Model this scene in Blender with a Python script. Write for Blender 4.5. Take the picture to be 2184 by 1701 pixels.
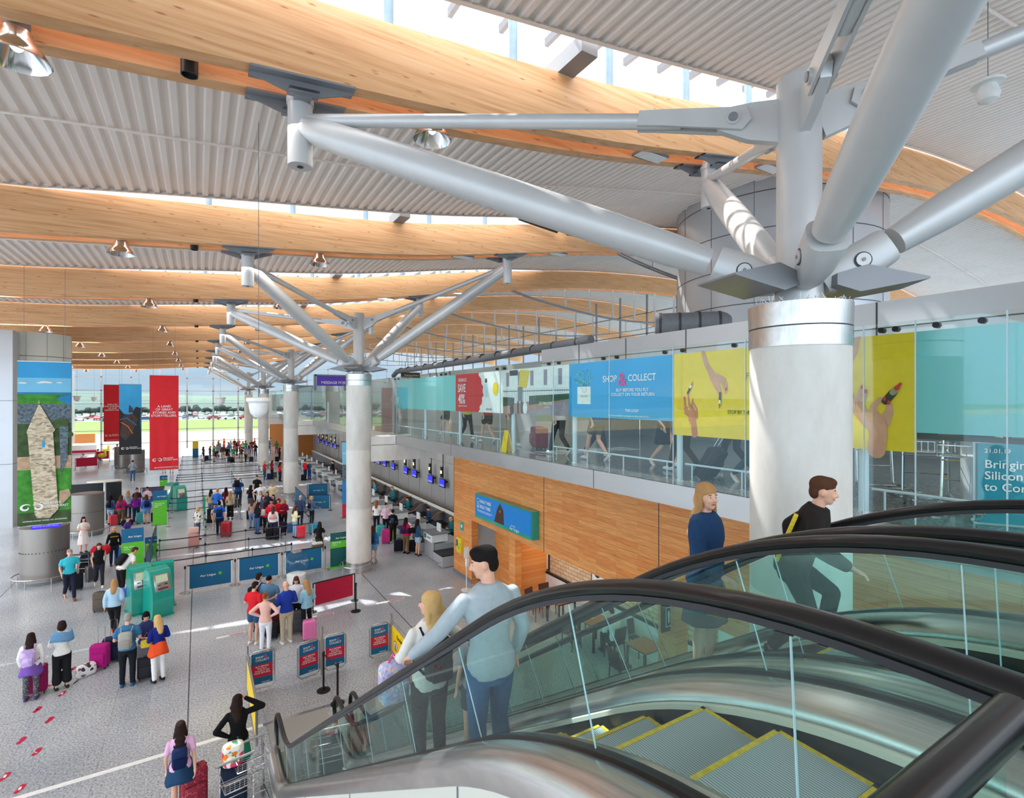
import bpy, bmesh, math, random
from mathutils import Vector, Matrix, Euler
R = math.radians
random.seed(7)
for o in list(bpy.data.objects): bpy.data.objects.remove(o)
S = bpy.context.scene
COL = S.collection
# ------------------------------------------------------------------ camera
EYE = 7.1; YAW = R(31.3); F = 1100.0; CS, SN = math.cos(YAW), math.sin(YAW)
cd = bpy.data.cameras.new('camera'); cd.sensor_width = 36; cd.lens = 36*F/2184; cd.clip_end = 6000; cd.clip_start = .05
cam = bpy.data.objects.new('camera', cd); COL.objects.link(cam)
cam.location = (0, 0, EYE); cam.rotation_euler = (R(90), 0, -YAW); S.camera = cam
# ------------------------------------------------------------------ sky, sun, exposure
S.view_settings.view_transform = 'Standard'; S.view_settings.look = 'None'
S.view_settings.gamma = 1; S.view_settings.exposure = 0.2
SUN_TO = Vector((-.181, .498, .848)).normalized()          # direction towards the sun
w = bpy.data.worlds.new('sky'); S.world = w; w.use_nodes = True
nt = w.node_tree; nt.nodes.clear()
def wn(t, **k):
    n = nt.nodes.new(t)
    for a, b in k.items(): setattr(n, a, b)
    return n
tc = wn('ShaderNodeTexCoord'); sep = wn('ShaderNodeSeparateXYZ'); nt.links.new(tc.outputs['Generated'], sep.inputs[0])
rp = wn('ShaderNodeValToRGB'); e = rp.color_ramp.elements
e[0].position = 0.0; e[0].color = (.50, .66, .80, 1); e[1].position = 1.0; e[1].color = (.98, .99, 1, 1)
x = e.new(.07); x.color = (.52, .70, .88, 1); x = e.new(.3); x.color = (.94, .97, 1, 1)
nt.links.new(sep.outputs['Z'], rp.inputs['Fac'])
dot = wn('ShaderNodeVectorMath', operation='DOT_PRODUCT'); nt.links.new(tc.outputs['Generated'], dot.inputs[0])
dot.inputs[1].default_value = tuple(Vector((-.55, -.62, .62)).normalized())
r2 = wn('ShaderNodeMapRange'); r2.inputs['From Min'].default_value = -.25; r2.inputs['From Max'].default_value = 1
r2.inputs['To Min'].default_value = .85; r2.inputs['To Max'].default_value = 4.0
nt.links.new(dot.outputs['Value'], r2.inputs['Value'])
mz = wn('ShaderNodeMapRange'); mz.inputs['From Min'].default_value = .1; mz.inputs['From Max'].default_value = .7
mz.inputs['To Min'].default_value = 0; mz.inputs['To Max'].default_value = 1.4; nt.links.new(sep.outputs['Z'], mz.inputs['Value'])
ns = wn('ShaderNodeTexNoise'); ns.inputs['Scale'].default_value = 3.0; ns.inputs['Detail'].default_value = 6
mp = wn('ShaderNodeMapping'); mp.inputs['Scale'].default_value = (1, 1, 3.5)
nt.links.new(tc.outputs['Generated'], mp.inputs[0]); nt.links.new(mp.outputs[0], ns.inputs['Vector'])
cl = wn('ShaderNodeMapRange'); cl.inputs['From Min'].default_value = .5; cl.inputs['From Max'].default_value = .68
nt.links.new(ns.outputs['Fac'], cl.inputs['Value'])
mixc = wn('ShaderNodeMixRGB'); mixc.inputs['Color2'].default_value = (.85, .9, .95, 1)
nt.links.new(cl.outputs[0], mixc.inputs['Fac']); nt.links.new(rp.outputs[0], mixc.inputs['Color1'])
ad = wn('ShaderNodeMath', operation='ADD'); nt.links.new(r2.outputs[0], ad.inputs[0]); nt.links.new(mz.outputs[0], ad.inputs[1])
bg = wn('ShaderNodeBackground'); nt.links.new(mixc.outputs[0], bg.inputs['Color']); nt.links.new(ad.outputs[0], bg.inputs['Strength'])
ow = wn('ShaderNodeOutputWorld'); nt.links.new(bg.outputs[0], ow.inputs['Surface'])
sd = bpy.data.lights.new('sun', 'SUN'); sd.energy = 7; sd.angle = R(.6); sd.color = (1, .97, .92)
so = bpy.data.objects.new('sun', sd); COL.objects.link(so); so.rotation_euler = (-SUN_TO).to_track_quat('-Z', 'Y').to_euler()
def area(name, loc, sx, sy, e, col=(1, 1, 1), rot=(0, 0, 0)):
    l = bpy.data.lights.new(name, 'AREA'); l.shape = 'RECTANGLE'; l.size = sx; l.size_y = sy; l.energy = e; l.color = col
    o = bpy.data.objects.new(name, l); COL.objects.link(o); o.location = loc; o.rotation_euler = rot
    o.visible_camera = False; o.visible_glossy = False; o.visible_transmission = False
    return o
# ------------------------------------------------------------------ picture to place
def ray(px, py):
    u = (px-1092)/F; v = (850.5-py)/F
    return CS*u+SN, -SN*u+CS, v
def G(px, py, z=0.0):                 # point of the horizontal plane z seen at a pixel
    a, b, v = ray(px, py); t = (z-EYE)/v
    return a*t, b*t
def YX(px, X):                        # Y of the plane x = X under a pixel column
    a, b, v = ray(px, 0); return b*X/a
def YZ(px, py, X):
    a, b, v = ray(px, py); t = X/a; return b*t, EYE+v*t
def XZ(px, py, Y):
    a, b, v = ray(px, py); t = Y/b; return a*t, EYE+v*t
# ------------------------------------------------------------------ materials
def lin(c): return tuple((x/255/12.92 if x/255 <= .04045 else ((x/255+.055)/1.055)**2.4) for x in c)
MATS = {}
def mat(name, rgb, rough=.55, metal=0.0, vary=.06, scale=8, emit=0, spec=.5, bump=0, coat=0, stretch=(1, 1, 1)):
    if name in MATS: return MATS[name]
    m = bpy.data.materials.new(name); m.use_nodes = True; n = m.node_tree; b = n.nodes['Principled BSDF']
    c = lin(rgb); b.inputs['Roughness'].default_value = rough; b.inputs['Metallic'].default_value = metal
    b.inputs['Specular IOR Level'].default_value = spec; b.inputs['Coat Weight'].default_value = coat
    t = n.nodes.new('ShaderNodeTexCoord'); mpp = n.nodes.new('ShaderNodeMapping'); mpp.inputs['Scale'].default_value = stretch
    no = n.nodes.new('ShaderNodeTexNoise'); no.inputs['Scale'].default_value = scale; no.inputs['Detail'].default_value = 3
    rr = n.nodes.new('ShaderNodeValToRGB')
    rr.color_ramp.elements[0].position = .3; rr.color_ramp.elements[1].position = .7
    rr.color_ramp.elements[0].color = (*[x*(1-vary) for x in c], 1); rr.color_ramp.elements[1].color = (*[min(1, x*(1+vary)) for x in c], 1)
    n.links.new(t.outputs['Object'], mpp.inputs[0]); n.links.new(mpp.outputs[0], no.inputs['Vector'])
    n.links.new(no.outputs['Fac'], rr.inputs[0]); n.links.new(rr.outputs[0], b.inputs['Base Color'])
    if bump:
        bu = n.nodes.new('ShaderNodeBump'); bu.inputs['Strength'].default_value = bump; bu.inputs['Distance'].default_value = .02
        n.links.new(no.outputs['Fac'], bu.inputs['Height']); n.links.new(bu.outputs[0], b.inputs['Normal'])
    if emit:
        b.inputs['Emission Color'].default_value = (*c, 1); b.inputs['Emission Strength'].default_value = emit
    MATS[name] = m; return m
def cloth(rgb): return mat('cloth_%d_%d_%d' % tuple(rgb), rgb, .85, 0, .06, 24, spec=.2, bump=.1)
def glass(name, tint, gloss=.12, rough=.02):
    m = bpy.data.materials.new(name); m.use_nodes = True; n = m.node_tree; n.nodes.clear()
    o = n.nodes.new('ShaderNodeOutputMaterial'); tr = n.nodes.new('ShaderNodeBsdfTransparent'); tr.inputs[0].default_value = (*tint, 1)
    gl = n.nodes.new('ShaderNodeBsdfGlossy'); gl.inputs['Roughness'].default_value = rough; gl.inputs['Color'].default_value = (.9, .97, .97, 1)
    lw = n.nodes.new('ShaderNodeLayerWeight'); lw.inputs['Blend'].default_value = .5
    pw = n.nodes.new('ShaderNodeMath'); pw.operation = 'POWER'; pw.inputs[1].default_value = 4
    mu = n.nodes.new('ShaderNodeMath'); mu.operation = 'MULTIPLY_ADD'; mu.inputs[1].default_value = .35; mu.inputs[2].default_value = gloss*.25
    mx = n.nodes.new('ShaderNodeMixShader'); n.links.new(lw.outputs['Facing'], pw.inputs[0]); n.links.new(pw.outputs[0], mu.inputs[0]); n.links.new(mu.outputs[0], mx.inputs[0])
    n.links.new(tr.outputs[0], mx.inputs[1]); n.links.new(gl.outputs[0], mx.inputs[2]); n.links.new(mx.outputs[0], o.inputs[0])
    MATS[name] = m; return m
def nodes_mat(name, fn):
    m = bpy.data.materials.new(name); m.use_nodes = True; fn(m.node_tree, m.node_tree.nodes['Principled BSDF']); MATS[name] = m; return m
def N(n, t, **k):
    x = n.nodes.new(t)
    for a, b in k.items():
        if a.startswith('i_'): x.inputs[a[2:].replace('_', ' ')].default_value = b
        else: setattr(x, a, b)
    return x
def ramp(n, src, stops):
    r = n.nodes.new('ShaderNodeValToRGB'); el = r.color_ramp.elements
    el[0].position, el[0].color = stops[0][0], (*lin(stops[0][1]), 1); el[1].position, el[1].color = stops[-1][0], (*lin(stops[-1][1]), 1)
    for p, c in stops[1:-1]:
        q = el.new(p); q.color = (*lin(c), 1)
    n.links.new(src, r.inputs[0]); return r
def f_beam(n, b):          # glulam: long grain, laminations, knots
    t = N(n, 'ShaderNodeTexCoord'); m1 = N(n, 'ShaderNodeMapping'); m1.inputs['Scale'].default_value = (.35, 3, 9)
    n.links.new(t.outputs['Object'], m1.inputs[0]); no = N(n, 'ShaderNodeTexNoise', i_Scale=2.2, i_Detail=6); n.links.new(m1.outputs[0], no.inputs['Vector'])
    r = ramp(n, no.outputs['Fac'], [(.3, (204, 146, 96)), (.5, (222, 168, 118)), (.72, (232, 184, 138))])
    m2 = N(n, 'ShaderNodeMapping'); m2.inputs['Scale'].default_value = (1.3, 4, 6); n.links.new(t.outputs['Object'], m2.inputs[0])
    vo = N(n, 'ShaderNodeTexVoronoi', i_Scale=1.6); n.links.new(m2.outputs[0], vo.inputs['Vector'])
    kr = N(n, 'ShaderNodeMapRange'); kr.inputs['From Min'].default_value = .05; kr.inputs['From Max'].default_value = .16; n.links.new(vo.outputs['Distance'], kr.inputs['Value'])
    mx = N(n, 'ShaderNodeMixRGB'); mx.inputs['Color1'].default_value = (*lin((168, 105, 58)), 1); n.links.new(kr.outputs[0], mx.inputs['Fac']); n.links.new(r.outputs[0], mx.inputs['Color2'])
    n.links.new(mx.outputs[0], b.inputs['Base Color']); b.inputs['Roughness'].default_value = .5
nodes_mat('glulam', f_beam)
def f_floor(n, b):         # terrazzo with thin joints and two wide movement joints
    t = N(n, 'ShaderNodeTexCoord'); no = N(n, 'ShaderNodeTexNoise', i_Scale=26, i_Detail=5, i_Roughness=.75); n.links.new(t.outputs['Object'], no.inputs['Vector'])
    r = ramp(n, no.outputs['Fac'], [(.36, (112, 116, 122)), (.46, (172, 176, 181)), (.56, (198, 201, 206)), (.66, (226, 228, 231))])
    n2 = N(n, 'ShaderNodeTexNoise', i_Scale=.35, i_Detail=3); n.links.new(t.outputs['Object'], n2.inputs['Vector'])
    st = ramp(n, n2.outputs['Fac'], [(.35, (222, 224, 228)), (.65, (255, 255, 255))])
    mu = N(n, 'ShaderNodeMixRGB', blend_type='MULTIPLY', i_Fac=1.0); n.links.new(r.outputs[0], mu.inputs['Color1']); n.links.new(st.outputs[0], mu.inputs['Color2'])
    sp = N(n, 'ShaderNodeSeparateXYZ'); n.links.new(t.outputs['Object'], sp.inputs[0])
    def line(out, off, per, w):
        a = N(n, 'ShaderNodeMath', operation='ADD'); n.links.new(out, a.inputs[0]); a.inputs[1].default_value = off
        m = N(n, 'ShaderNodeMath', operation='PINGPONG'); n.links.new(a.outputs[0], m.inputs[0]); m.inputs[1].default_value = per/2
        c = N(n, 'ShaderNodeMath', operation='LESS_THAN'); n.links.new(m.outputs[0], c.inputs[0]); c.inputs[1].default_value = w; return c
    last = mu
    for out, off, per, w, f in (('X', .2+12*1.47, 1.47, .004, .45), ('Y', .5, 1.47, .004, .35), ('X', .2+5.87*4, 5.87, .014, .85), ('Y', -9.5+5.87*2, 5.87, .006, .55)):
        l = line(sp.outputs[out], off, per, w); k = N(n, 'ShaderNodeMath', operation='MULTIPLY'); n.links.new(l.outputs[0], k.inputs[0]); k.inputs[1].default_value = f
        m3 = N(n, 'ShaderNodeMixRGB'); m3.inputs['Color2'].default_value = (.03, .03, .035, 1); n.links.new(k.outputs[0], m3.inputs['Fac']); n.links.new(last.outputs[0], m3.inputs['Color1']); last = m3
    n.links.new(last.outputs[0], b.inputs['Base Color']); b.inputs['Roughness'].default_value = .22; b.inputs['Specular IOR Level'].default_value = .55
nodes_mat('terrazzo', f_floor)
def f_dark(n, b):
    t = N(n, 'ShaderNodeTexCoord'); no = N(n, 'ShaderNodeTexNoise', i_Scale=22, i_Detail=5); n.links.new(t.outputs['Object'], no.inputs['Vector'])
    r = ramp(n, no.outputs['Fac'], [(.4, (78, 88, 92)), (.55, (112, 122, 126)), (.68, (165, 172, 174))]); n.links.new(r.outputs[0], b.inputs['Base Color']); b.inputs['Roughness'].default_value = .12
nodes_mat('dark_terrazzo', f_dark)
def f_cladwood(n, b):      # plank cladding on the plane x = const: planks run along y
    t = N(n, 'ShaderNodeTexCoord'); sp = N(n, 'ShaderNodeSeparateXYZ'); n.links.new(t.outputs['Object'], sp.inputs[0])
    cb = N(n, 'ShaderNodeCombineXYZ'); n.links.new(sp.outputs['Y'], cb.inputs['X']); n.links.new(sp.outputs['Z'], cb.inputs['Y'])
    br = N(n, 'ShaderNodeTexBrick', i_Scale=1.0); br.inputs['Brick Width'].default_value = 1.5; br.inputs['Row Height'].default_value = .13
    br.inputs['Mortar Size'].default_value = .002; br.inputs['Color1'].default_value = (*lin((250, 176, 102)), 1); br.inputs['Color2'].default_value = (*lin((238, 150, 78)), 1); br.inputs['Mortar'].default_value = (*lin((140, 72, 30)), 1)
    n.links.new(cb.outputs[0], br.inputs['Vector'])
    m1 = N(n, 'ShaderNodeMapping'); m1.inputs['Scale'].default_value = (.4, 7, 1); n.links.new(cb.outputs[0], m1.inputs[0])
    no = N(n, 'ShaderNodeTexNoise', i_Scale=5, i_Detail=6); n.links.new(m1.outputs[0], no.inputs['Vector']); r = ramp(n, no.outputs['Fac'], [(.3, (212, 205, 200)), (.7, (255, 255, 255))])
    mu = N(n, 'ShaderNodeMixRGB', blend_type='MULTIPLY', i_Fac=1.0); n.links.new(br.outputs['Color'], mu.inputs['Color1']); n.links.new(r.outputs[0], mu.inputs['Color2'])
    n.links.new(mu.outputs[0], b.inputs['Base Color']); b.inputs['Roughness'].default_value = .38
nodes_mat('plank_cladding', f_cladwood)
def f_brick(n, b):
    t = N(n, 'ShaderNodeTexCoord'); sp = N(n, 'ShaderNodeSeparateXYZ'); n.links.new(t.outputs['Object'], sp.inputs[0])
    cb = N(n, 'ShaderNodeCombineXYZ'); n.links.new(sp.outputs['Y'], cb.inputs['X']); n.links.new(sp.outputs['Z'], cb.inputs['Y'])
    br = N(n, 'ShaderNodeTexBrick', i_Scale=1.0); br.inputs['Brick Width'].default_value = .3; br.inputs['Row Height'].default_value = .13; br.inputs['Mortar Size'].default_value = .006
    br.inputs['Color1'].default_value = (*lin((232, 205, 170)), 1); br.inputs['Color2'].default_value = (*lin((214, 184, 146)), 1); br.inputs['Mortar'].default_value = (*lin((70, 55, 42)), 1)
    dn = N(n, 'ShaderNodeTexNoise', i_Scale=6); n.links.new(cb.outputs[0], dn.inputs['Vector']); va = N(n, 'ShaderNodeVectorMath', operation='MULTIPLY_ADD'); va.inputs[1].default_value = (.05, .05, 0)
    n.links.new(dn.outputs['Color'], va.inputs[0]); n.links.new(cb.outputs[0], va.inputs[2]); n.links.new(va.outputs[0], br.inputs['Vector'])
    n.links.new(br.outputs['Color'], b.inputs['Base Color']); b.inputs['Roughness'].default_value = .8
    bu = N(n, 'ShaderNodeBump', i_Strength=.6, i_Distance=.02); n.links.new(br.outputs['Fac'], bu.inputs['Height']); bu.invert = True; n.links.new(bu.outputs[0], b.inputs['Normal'])
nodes_mat('painted_brick', f_brick)
def f_conc(n, b):
    t = N(n, 'ShaderNodeTexCoord'); m1 = N(n, 'ShaderNodeMapping'); m1.inputs['Scale'].default_value = (1, 1, .4); n.links.new(t.outputs['Object'], m1.inputs[0])
    no = N(n, 'ShaderNodeTexNoise', i_Scale=2.2, i_Detail=8, i_Roughness=.65); n.links.new(m1.outputs[0], no.inputs['Vector'])
    r = ramp(n, no.outputs['Fac'], [(.3, (206, 201, 193)), (.5, (220, 216, 209)), (.7, (230, 228, 222))]); n.links.new(r.outputs[0], b.inputs['Base Color']); b.inputs['Roughness'].default_value = .75
nodes_mat('concrete', f_conc)
def f_steel(n, b):         # brushed stainless
    t = N(n, 'ShaderNodeTexCoord'); m1 = N(n, 'ShaderNodeMapping'); m1.inputs['Scale'].default_value = (40, .8, 3); n.links.new(t.outputs['Object'], m1.inputs[0])
    no = N(n, 'ShaderNodeTexNoise', i_Scale=3, i_Detail=4); n.links.new(m1.outputs[0], no.inputs['Vector'])
    r = ramp(n, no.outputs['Fac'], [(.3, (196, 194, 191)), (.7, (216, 214, 212))]); n.links.new(r.outputs[0], b.inputs['Base Color'])
    b.inputs['Metallic'].default_value = .95; b.inputs['Roughness'].default_value = .27
nodes_mat('brushed_steel', f_steel)
mat('drum_steel', (150, 143, 137), .36, .8, .06, 2, stretch=(1, 1, .2)); mat('fascia_steel', (186, 186, 186), .3, .85, .05, 2, stretch=(1, .3, 1)); mat('post_blue', (128, 150, 166), .4); mat('rafter_dark', (84, 86, 92), .5)
def f_tread(n, b):
    t = N(n, 'ShaderNodeTexCoord'); sp = N(n, 'ShaderNodeSeparateXYZ'); n.links.new(t.outputs['Object'], sp.inputs[0])
    m = N(n, 'ShaderNodeMath', operation='PINGPONG'); n.links.new(sp.outputs['X'], m.inputs[0]); m.inputs[1].default_value = .0065
    d = N(n, 'ShaderNodeMath', operation='DIVIDE'); n.links.new(m.outputs[0], d.inputs[0]); d.inputs[1].default_value = .0065
    r = ramp(n, d.outputs[0], [(.3, (132, 144, 152)), (.55, (200, 210, 216))]); n.links.new(r.outputs[0], b.inputs['Base Color'])
    b.inputs['Metallic'].default_value = .1; b.inputs['Roughness'].default_value = .4
nodes_mat('ribbed_tread', f_tread)
def f_perf(n, b):
    t = N(n, 'ShaderNodeTexCoord'); vo = N(n, 'ShaderNodeTexVoronoi', i_Scale=26, i_Randomness=0.0); n.links.new(t.outputs['Object'], vo.inputs['Vector'])
    r = ramp(n, vo.outputs['Distance'], [(.25, (225, 225, 222)), (.32, (165, 165, 162))]); n.links.new(r.outputs[0], b.inputs['Base Color'])
    b.inputs['Roughness'].default_value = .5; b.inputs['Specular IOR Level'].default_value = .3
nodes_mat('studded_plate', f_perf)
mat('paint_grey', (204, 203, 202), .38, .25, .03, 3)
mat('paint_grey_dark', (136, 137, 140), .4, .2, .03, 3)
mat('deck_white', (240, 230, 222), .5, .1, .03, .6)
mat('pale_blue_paint', (206, 222, 232), .4, 0, .02, 3)
mat('mullion', (150, 152, 158), .4, .3, .03)
mat('black', (20, 20, 22), .4); mat('rubber', (20, 19, 22), .3, 0, .05, 8, spec=.5, coat=.15); mat('black_skirt', (12, 13, 16), .3, 0, .2, 12)
mat('white', (238, 238, 236), .5); mat('panel_grey', (196, 199, 203), .3, .35, .03, 1)
mat('wall_grey', (172, 168, 164), .6, 0, .05, 1.5); mat('cream_panel', (226, 226, 214), .45, 0, .02, 1)
mat('steel', (190, 190, 190), .25, .9, .04, 20); mat('chrome', (215, 215, 215), .12, 1, .02)
mat('dark_grey', (62, 63, 66), .5); mat('mid_grey', (120, 122, 126), .5); mat('soffit', (150, 148, 146), .7)
mat('film_teal', (128, 206, 206), .15, 0, .02, 1, coat=.3)
mat('yellow', (255, 212, 0), .45); mat('line_yellow', (232, 200, 40), .5, 0, .2, 40); mat('red', (216, 28, 44), .5); mat('crimson', (196, 12, 62), .5)
mat('banner_red', (222, 36, 44), .75, 0, .05, 2); mat('skin', (226, 172, 146), .55, 0, .05, 20); mat('skin_tan', (196, 138, 108), .55, 0, .05, 20)
mat('kiosk_teal', (20, 158, 140), .25, 0, .03, 3, coat=.5); mat('aer_blue', (0, 98, 142), .5, 0, .03, 2); mat('lime', (96, 196, 42), .5)
mat('purple_ad', (92, 78, 110), .4); mat('magenta', (222, 38, 128), .4); mat('wood_dark', (74, 44, 30), .45, 0, .2, 12, stretch=(1, 8, 1)); mat('wood_table', (168, 108, 62), .4, 0, .2, 10, stretch=(1, 8, 1))
mat('orange_wood', (206, 128, 62), .5, 0, .15, 6, stretch=(1, 1, 6)); mat('screen_blue', (40, 44, 190), .3, emit=1.1); mat('sign_lit', (255, 230, 170), .3, emit=2.2)
mat('lamp_white', (255, 248, 235), .3, emit=3.0); mat('eye_white', (240, 240, 238), .3); mat('lip', (176, 84, 80), .5)
glass('window_glass', (.93, .97, .97), .1); glass('teal_glass', (.92, .975, .965), .16); glass('escalator_glass', (.84, .945, .925), .10); glass('skylight_glass', (.95, .97, 1), .05)
glass('clear_dome', (.93, .97, .98), .12)
# ------------------------------------------------------------------ mesh helpers
def link(o, parent=None):
    COL.objects.link(o)
    if parent is not None: o.parent = parent
    return o
class MB:
    def __init__(s): s.bm = bmesh.new(); s.mats = []; s.smooth = False
    def mi(s, m):
        m = MATS[m] if isinstance(m, str) else m
        if m not in s.mats: s.mats.append(m)
        return s.mats.index(m)
    def face(s, pts, m, smooth=False):
        vs = [s.bm.verts.new(p) for p in pts]
        try: f = s.bm.faces.new(vs)
        except ValueError: return s
        f.material_index = s.mi(m); f.smooth = smooth; return s
    def grid(s, rows, m, smooth=True, close=False, caps=False):
        k = s.mi(m); vr = [[s.bm.verts.new(p) for p in r] for r in rows]; n = len(rows[0])
        for a, b in zip(vr[:-1], vr[1:]):
            for i in range(n if close else n-1):
                j = (i+1) % n
                f = s.bm.faces.new((a[i], a[j], b[j], b[i])); f.material_index = k; f.smooth = smooth
        if caps:
            for r, fl in ((vr[0], True), (vr[-1], False)):
                try:
                    f = s.bm.faces.new(r[::-1] if fl else r); f.material_index = k
                except ValueError: pass
        return s
    def box(s, c, d, m, rz=0, M=None):
        hx, hy, hz = d[0]/2, d[1]/2, d[2]/2
        T = Matrix.Translation(c) @ Matrix.Rotation(rz, 4, 'Z')
        if M is not None: T = Matrix.Translation(c) @ M
        P = [T @ Vector((x*hx, y*hy, z*hz)) for x in (-1, 1) for y in (-1, 1) for z in (-1, 1)]
        v = [s.bm.verts.new(p) for p in P]; k = s.mi(m)
        for q in ((0, 1, 3, 2), (4, 6, 7, 5), (0, 4, 5, 1), (2, 3, 7, 6), (0, 2, 6, 4), (1, 5, 7, 3)):
            f = s.bm.faces.new([v[i] for i in q]); f.material_index = k
        return s
    def b2(s, a, b, m): return s.box([(x+y)/2 for x, y in zip(a, b)], [abs(y-x) for x, y in zip(a, b)], m)
    def rbox(s, c, d, m, r=.03, seg=2, rz=0):
        t = bmesh.new(); bmesh.ops.create_cube(t, size=1)
        bmesh.ops.scale(t, vec=d, verts=t.verts); bmesh.ops.bevel(t, geom=list(t.edges), offset=min(r, min(d)*.49), segments=seg, affect='EDGES', profile=.5)
        T = Matrix.Translation(c) @ Matrix.Rotation(rz, 4, 'Z'); mp_ = {}
        for v in t.verts: mp_[v] = s.bm.verts.new(T @ v.co)
        k = s.mi(m)
        for f in t.faces:
            g = s.bm.faces.new([mp_[v] for v in f.verts]); g.material_index = k; g.smooth = True
        t.free(); return s
    def tube(s, pts, r, m, n=10, smooth=True, flat=None):
        pts = [Vector(p) for p in pts]; rr = r if isinstance(r, (list, tuple)) else [r]*len(pts); rows = []
        up = None
        for i, p in enumerate(pts):
            d = (pts[min(i+1, len(pts)-1)]-pts[max(i-1, 0)]).normalized()
            if up is None: up = Vector((0, 0, 1)) if abs(d.z) < .95 else Vector((1, 0, 0))
            a = d.cross(up)
            if a.length < 1e-4: a = d.cross(Vector((0, 1, 0)))
            a.normalize(); b = a.cross(d).normalized(); up = b
            rows.append([p+(a*math.cos(t)+b*math.sin(t)*(flat or 1))*rr[i] for t in [2*math.pi*k/n for k in range(n)]])
        return s.grid(rows, m, smooth, True, True)
    def cyl(s, p, q, r, m, n=16, r2=None): return s.tube([p, q], [r, r if r2 is None else r2], m, n)
    def lathe(s, prof, m, c=(0, 0, 0), n=24, caps=True, sx=1, sy=1, smooth=True):
        return s.grid([[(c[0]+r*sx*math.cos(a), c[1]+r*sy*math.sin(a), c[2]+z) for a in [2*math.pi*k/n for k in range(n)]] for r, z in prof], m, smooth, True, caps)
    def ell(s, c, rad, m, n=12, M=None):
        rows = []
        for i in range(1, n//2+3):
            a = math.pi*i/(n//2+3); z, q = -math.cos(a), math.sin(a); row = []
            for k in range(n):
                v = Vector((rad[0]*q*math.cos(2*math.pi*k/n), rad[1]*q*math.sin(2*math.pi*k/n), rad[2]*z))
                if M: v = M @ v
                row.append(Vector(c)+v)
            rows.append(row)
        return s.grid(rows, m, True, True, True)
    def sweep(s, prof, path, m, closed=True, smooth=True):      # prof: (x, dz); path: (y, z)
        return s.grid([[(x, y, z+dz) for x, dz in prof] for y, z in path], m, smooth, closed, closed)
    def build(s, name, parent=None, loc=None, rz=0):
        me = bpy.data.meshes.new(name); bmesh.ops.recalc_face_normals(s.bm, faces=s.bm.faces); s.bm.to_mesh(me); s.bm.free(); me.set_sharp_from_angle(angle=R(38))
        for m in s.mats: me.materials.append(m)
        o = bpy.data.objects.new(name, me); link(o, parent)
        if loc: o.location = loc
        o.rotation_euler[2] = rz; return o
def tag(o, label=None, cat=None, group=None, kind=None):
    if label: o['label'] = label
    if cat: o['category'] = cat
    if group: o['group'] = group
    if kind: o['kind'] = kind
    return o
def thing(name, label, cat, loc=(0, 0, 0), rz=0, group=None, M=None):
    o = bpy.data.objects.new(name, None); o.empty_display_size = .1; link(o)
    if M is not None: o.matrix_world = M
    else: o.location = loc; o.rotation_euler = (0, 0, rz)
    return tag(o, label, cat, group)
def struct(o): return tag(o, kind='structure')
KIDS = {}
def tree_copy(src, parent=None):
    c = src.copy(); link(c, parent)
    KIDS[c] = [tree_copy(k, c) for k in KIDS.get(src, [])]
    return c
def freeze(root):
    ch = [o for o in COL.objects if o.parent == root]; KIDS[root] = ch
    for c in ch: freeze(c)
def frame(o, right, up=(0, 0, 1)):
    r = Vector(right).normalized(); u = Vector(up).normalized(); n = r.cross(u)
    return Matrix(((r.x, u.x, n.x, o[0]), (r.y, u.y, n.y, o[1]), (r.z, u.z, n.z, o[2]), (0, 0, 0, 1)))
def face_mx(X, Y, z): return frame((X, Y, z), (0, -1, 0))      # sign on a plane x = X seen from smaller x
def face_my(X, Y, z): return frame((X, Y, z), (1, 0, 0))       # sign on a plane y = Y seen from smaller y
TXT = {}
def text(s, size, m, parent, x, y, z=.008, align='LEFT', bold=.012, name='lettering', sx=1, rot=0, shear=0):
    key = (s, align, bold, shear)
    if key not in TXT:
        cu = bpy.data.curves.new('lettering', 'FONT'); cu.body = s; cu.size = 1; cu.align_x = align; cu.offset = bold; cu.extrude = .004; cu.shear = shear; cu.resolution_u = 3
        ob = bpy.data.objects.new('t', cu); COL.objects.link(ob); dg = bpy.context.evaluated_depsgraph_get()
        me = bpy.data.meshes.new_from_object(ob.evaluated_get(dg)); bpy.data.objects.remove(ob); TXT[key] = me
    me = TXT[key].copy(); me.materials.clear(); me.materials.append(MATS[m] if isinstance(m, str) else m)
    o = bpy.data.objects.new(name, me); link(o, parent); o.location = (x, y, z); o.scale = (size*sx, size, size); o.rotation_euler[2] = rot
    return o
ZC = [0]
def stroke(mb, pts, ws, m, z):           # thick tapered line with round ends lying in the local xy plane
    for (a, b), (wa, wb) in zip(zip(pts[:-1], pts[1:]), zip(ws[:-1], ws[1:])):
        ZC[0] = (ZC[0]+1) % 24; zz = z+ZC[0]*.00035; a2, b2 = Vector((*a, zz)), Vector((*b, zz)); d = (b2-a2).normalized(); n = Vector((-d.y, d.x, 0))
        P = []
        for k in range(7):
            t = math.pi*k/6; P.append(b2+(n*math.cos(t)+d*math.sin(t))*wb)
        for k in range(7):
            t = math.pi*k/6; P.append(a2+(-n*math.cos(t)-d*math.sin(t))*wa)
        mb.face(P, m)
def disc(mb, x, y, r, m, z, n=18, ry=None): ZC[0] = (ZC[0]+1) % 24; z = z+ZC[0]*.00008; mb.face([(x+r*math.cos(2*math.pi*k/n), y+(ry or r)*math.sin(2*math.pi*k/n), z) for k in range(n)], m)
def quad(mb, x0, y0, x1, y1, m, z): mb.face([(x0, y0, z), (x1, y0, z), (x1, y1, z), (x0, y1, z)], m)
def panel(name, w, h, m, parent, t=.02, x=0, y=0):
    return MB().box((x+w/2, y+h/2, -t/2), (w, h, t), m).build(name, parent)
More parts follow.
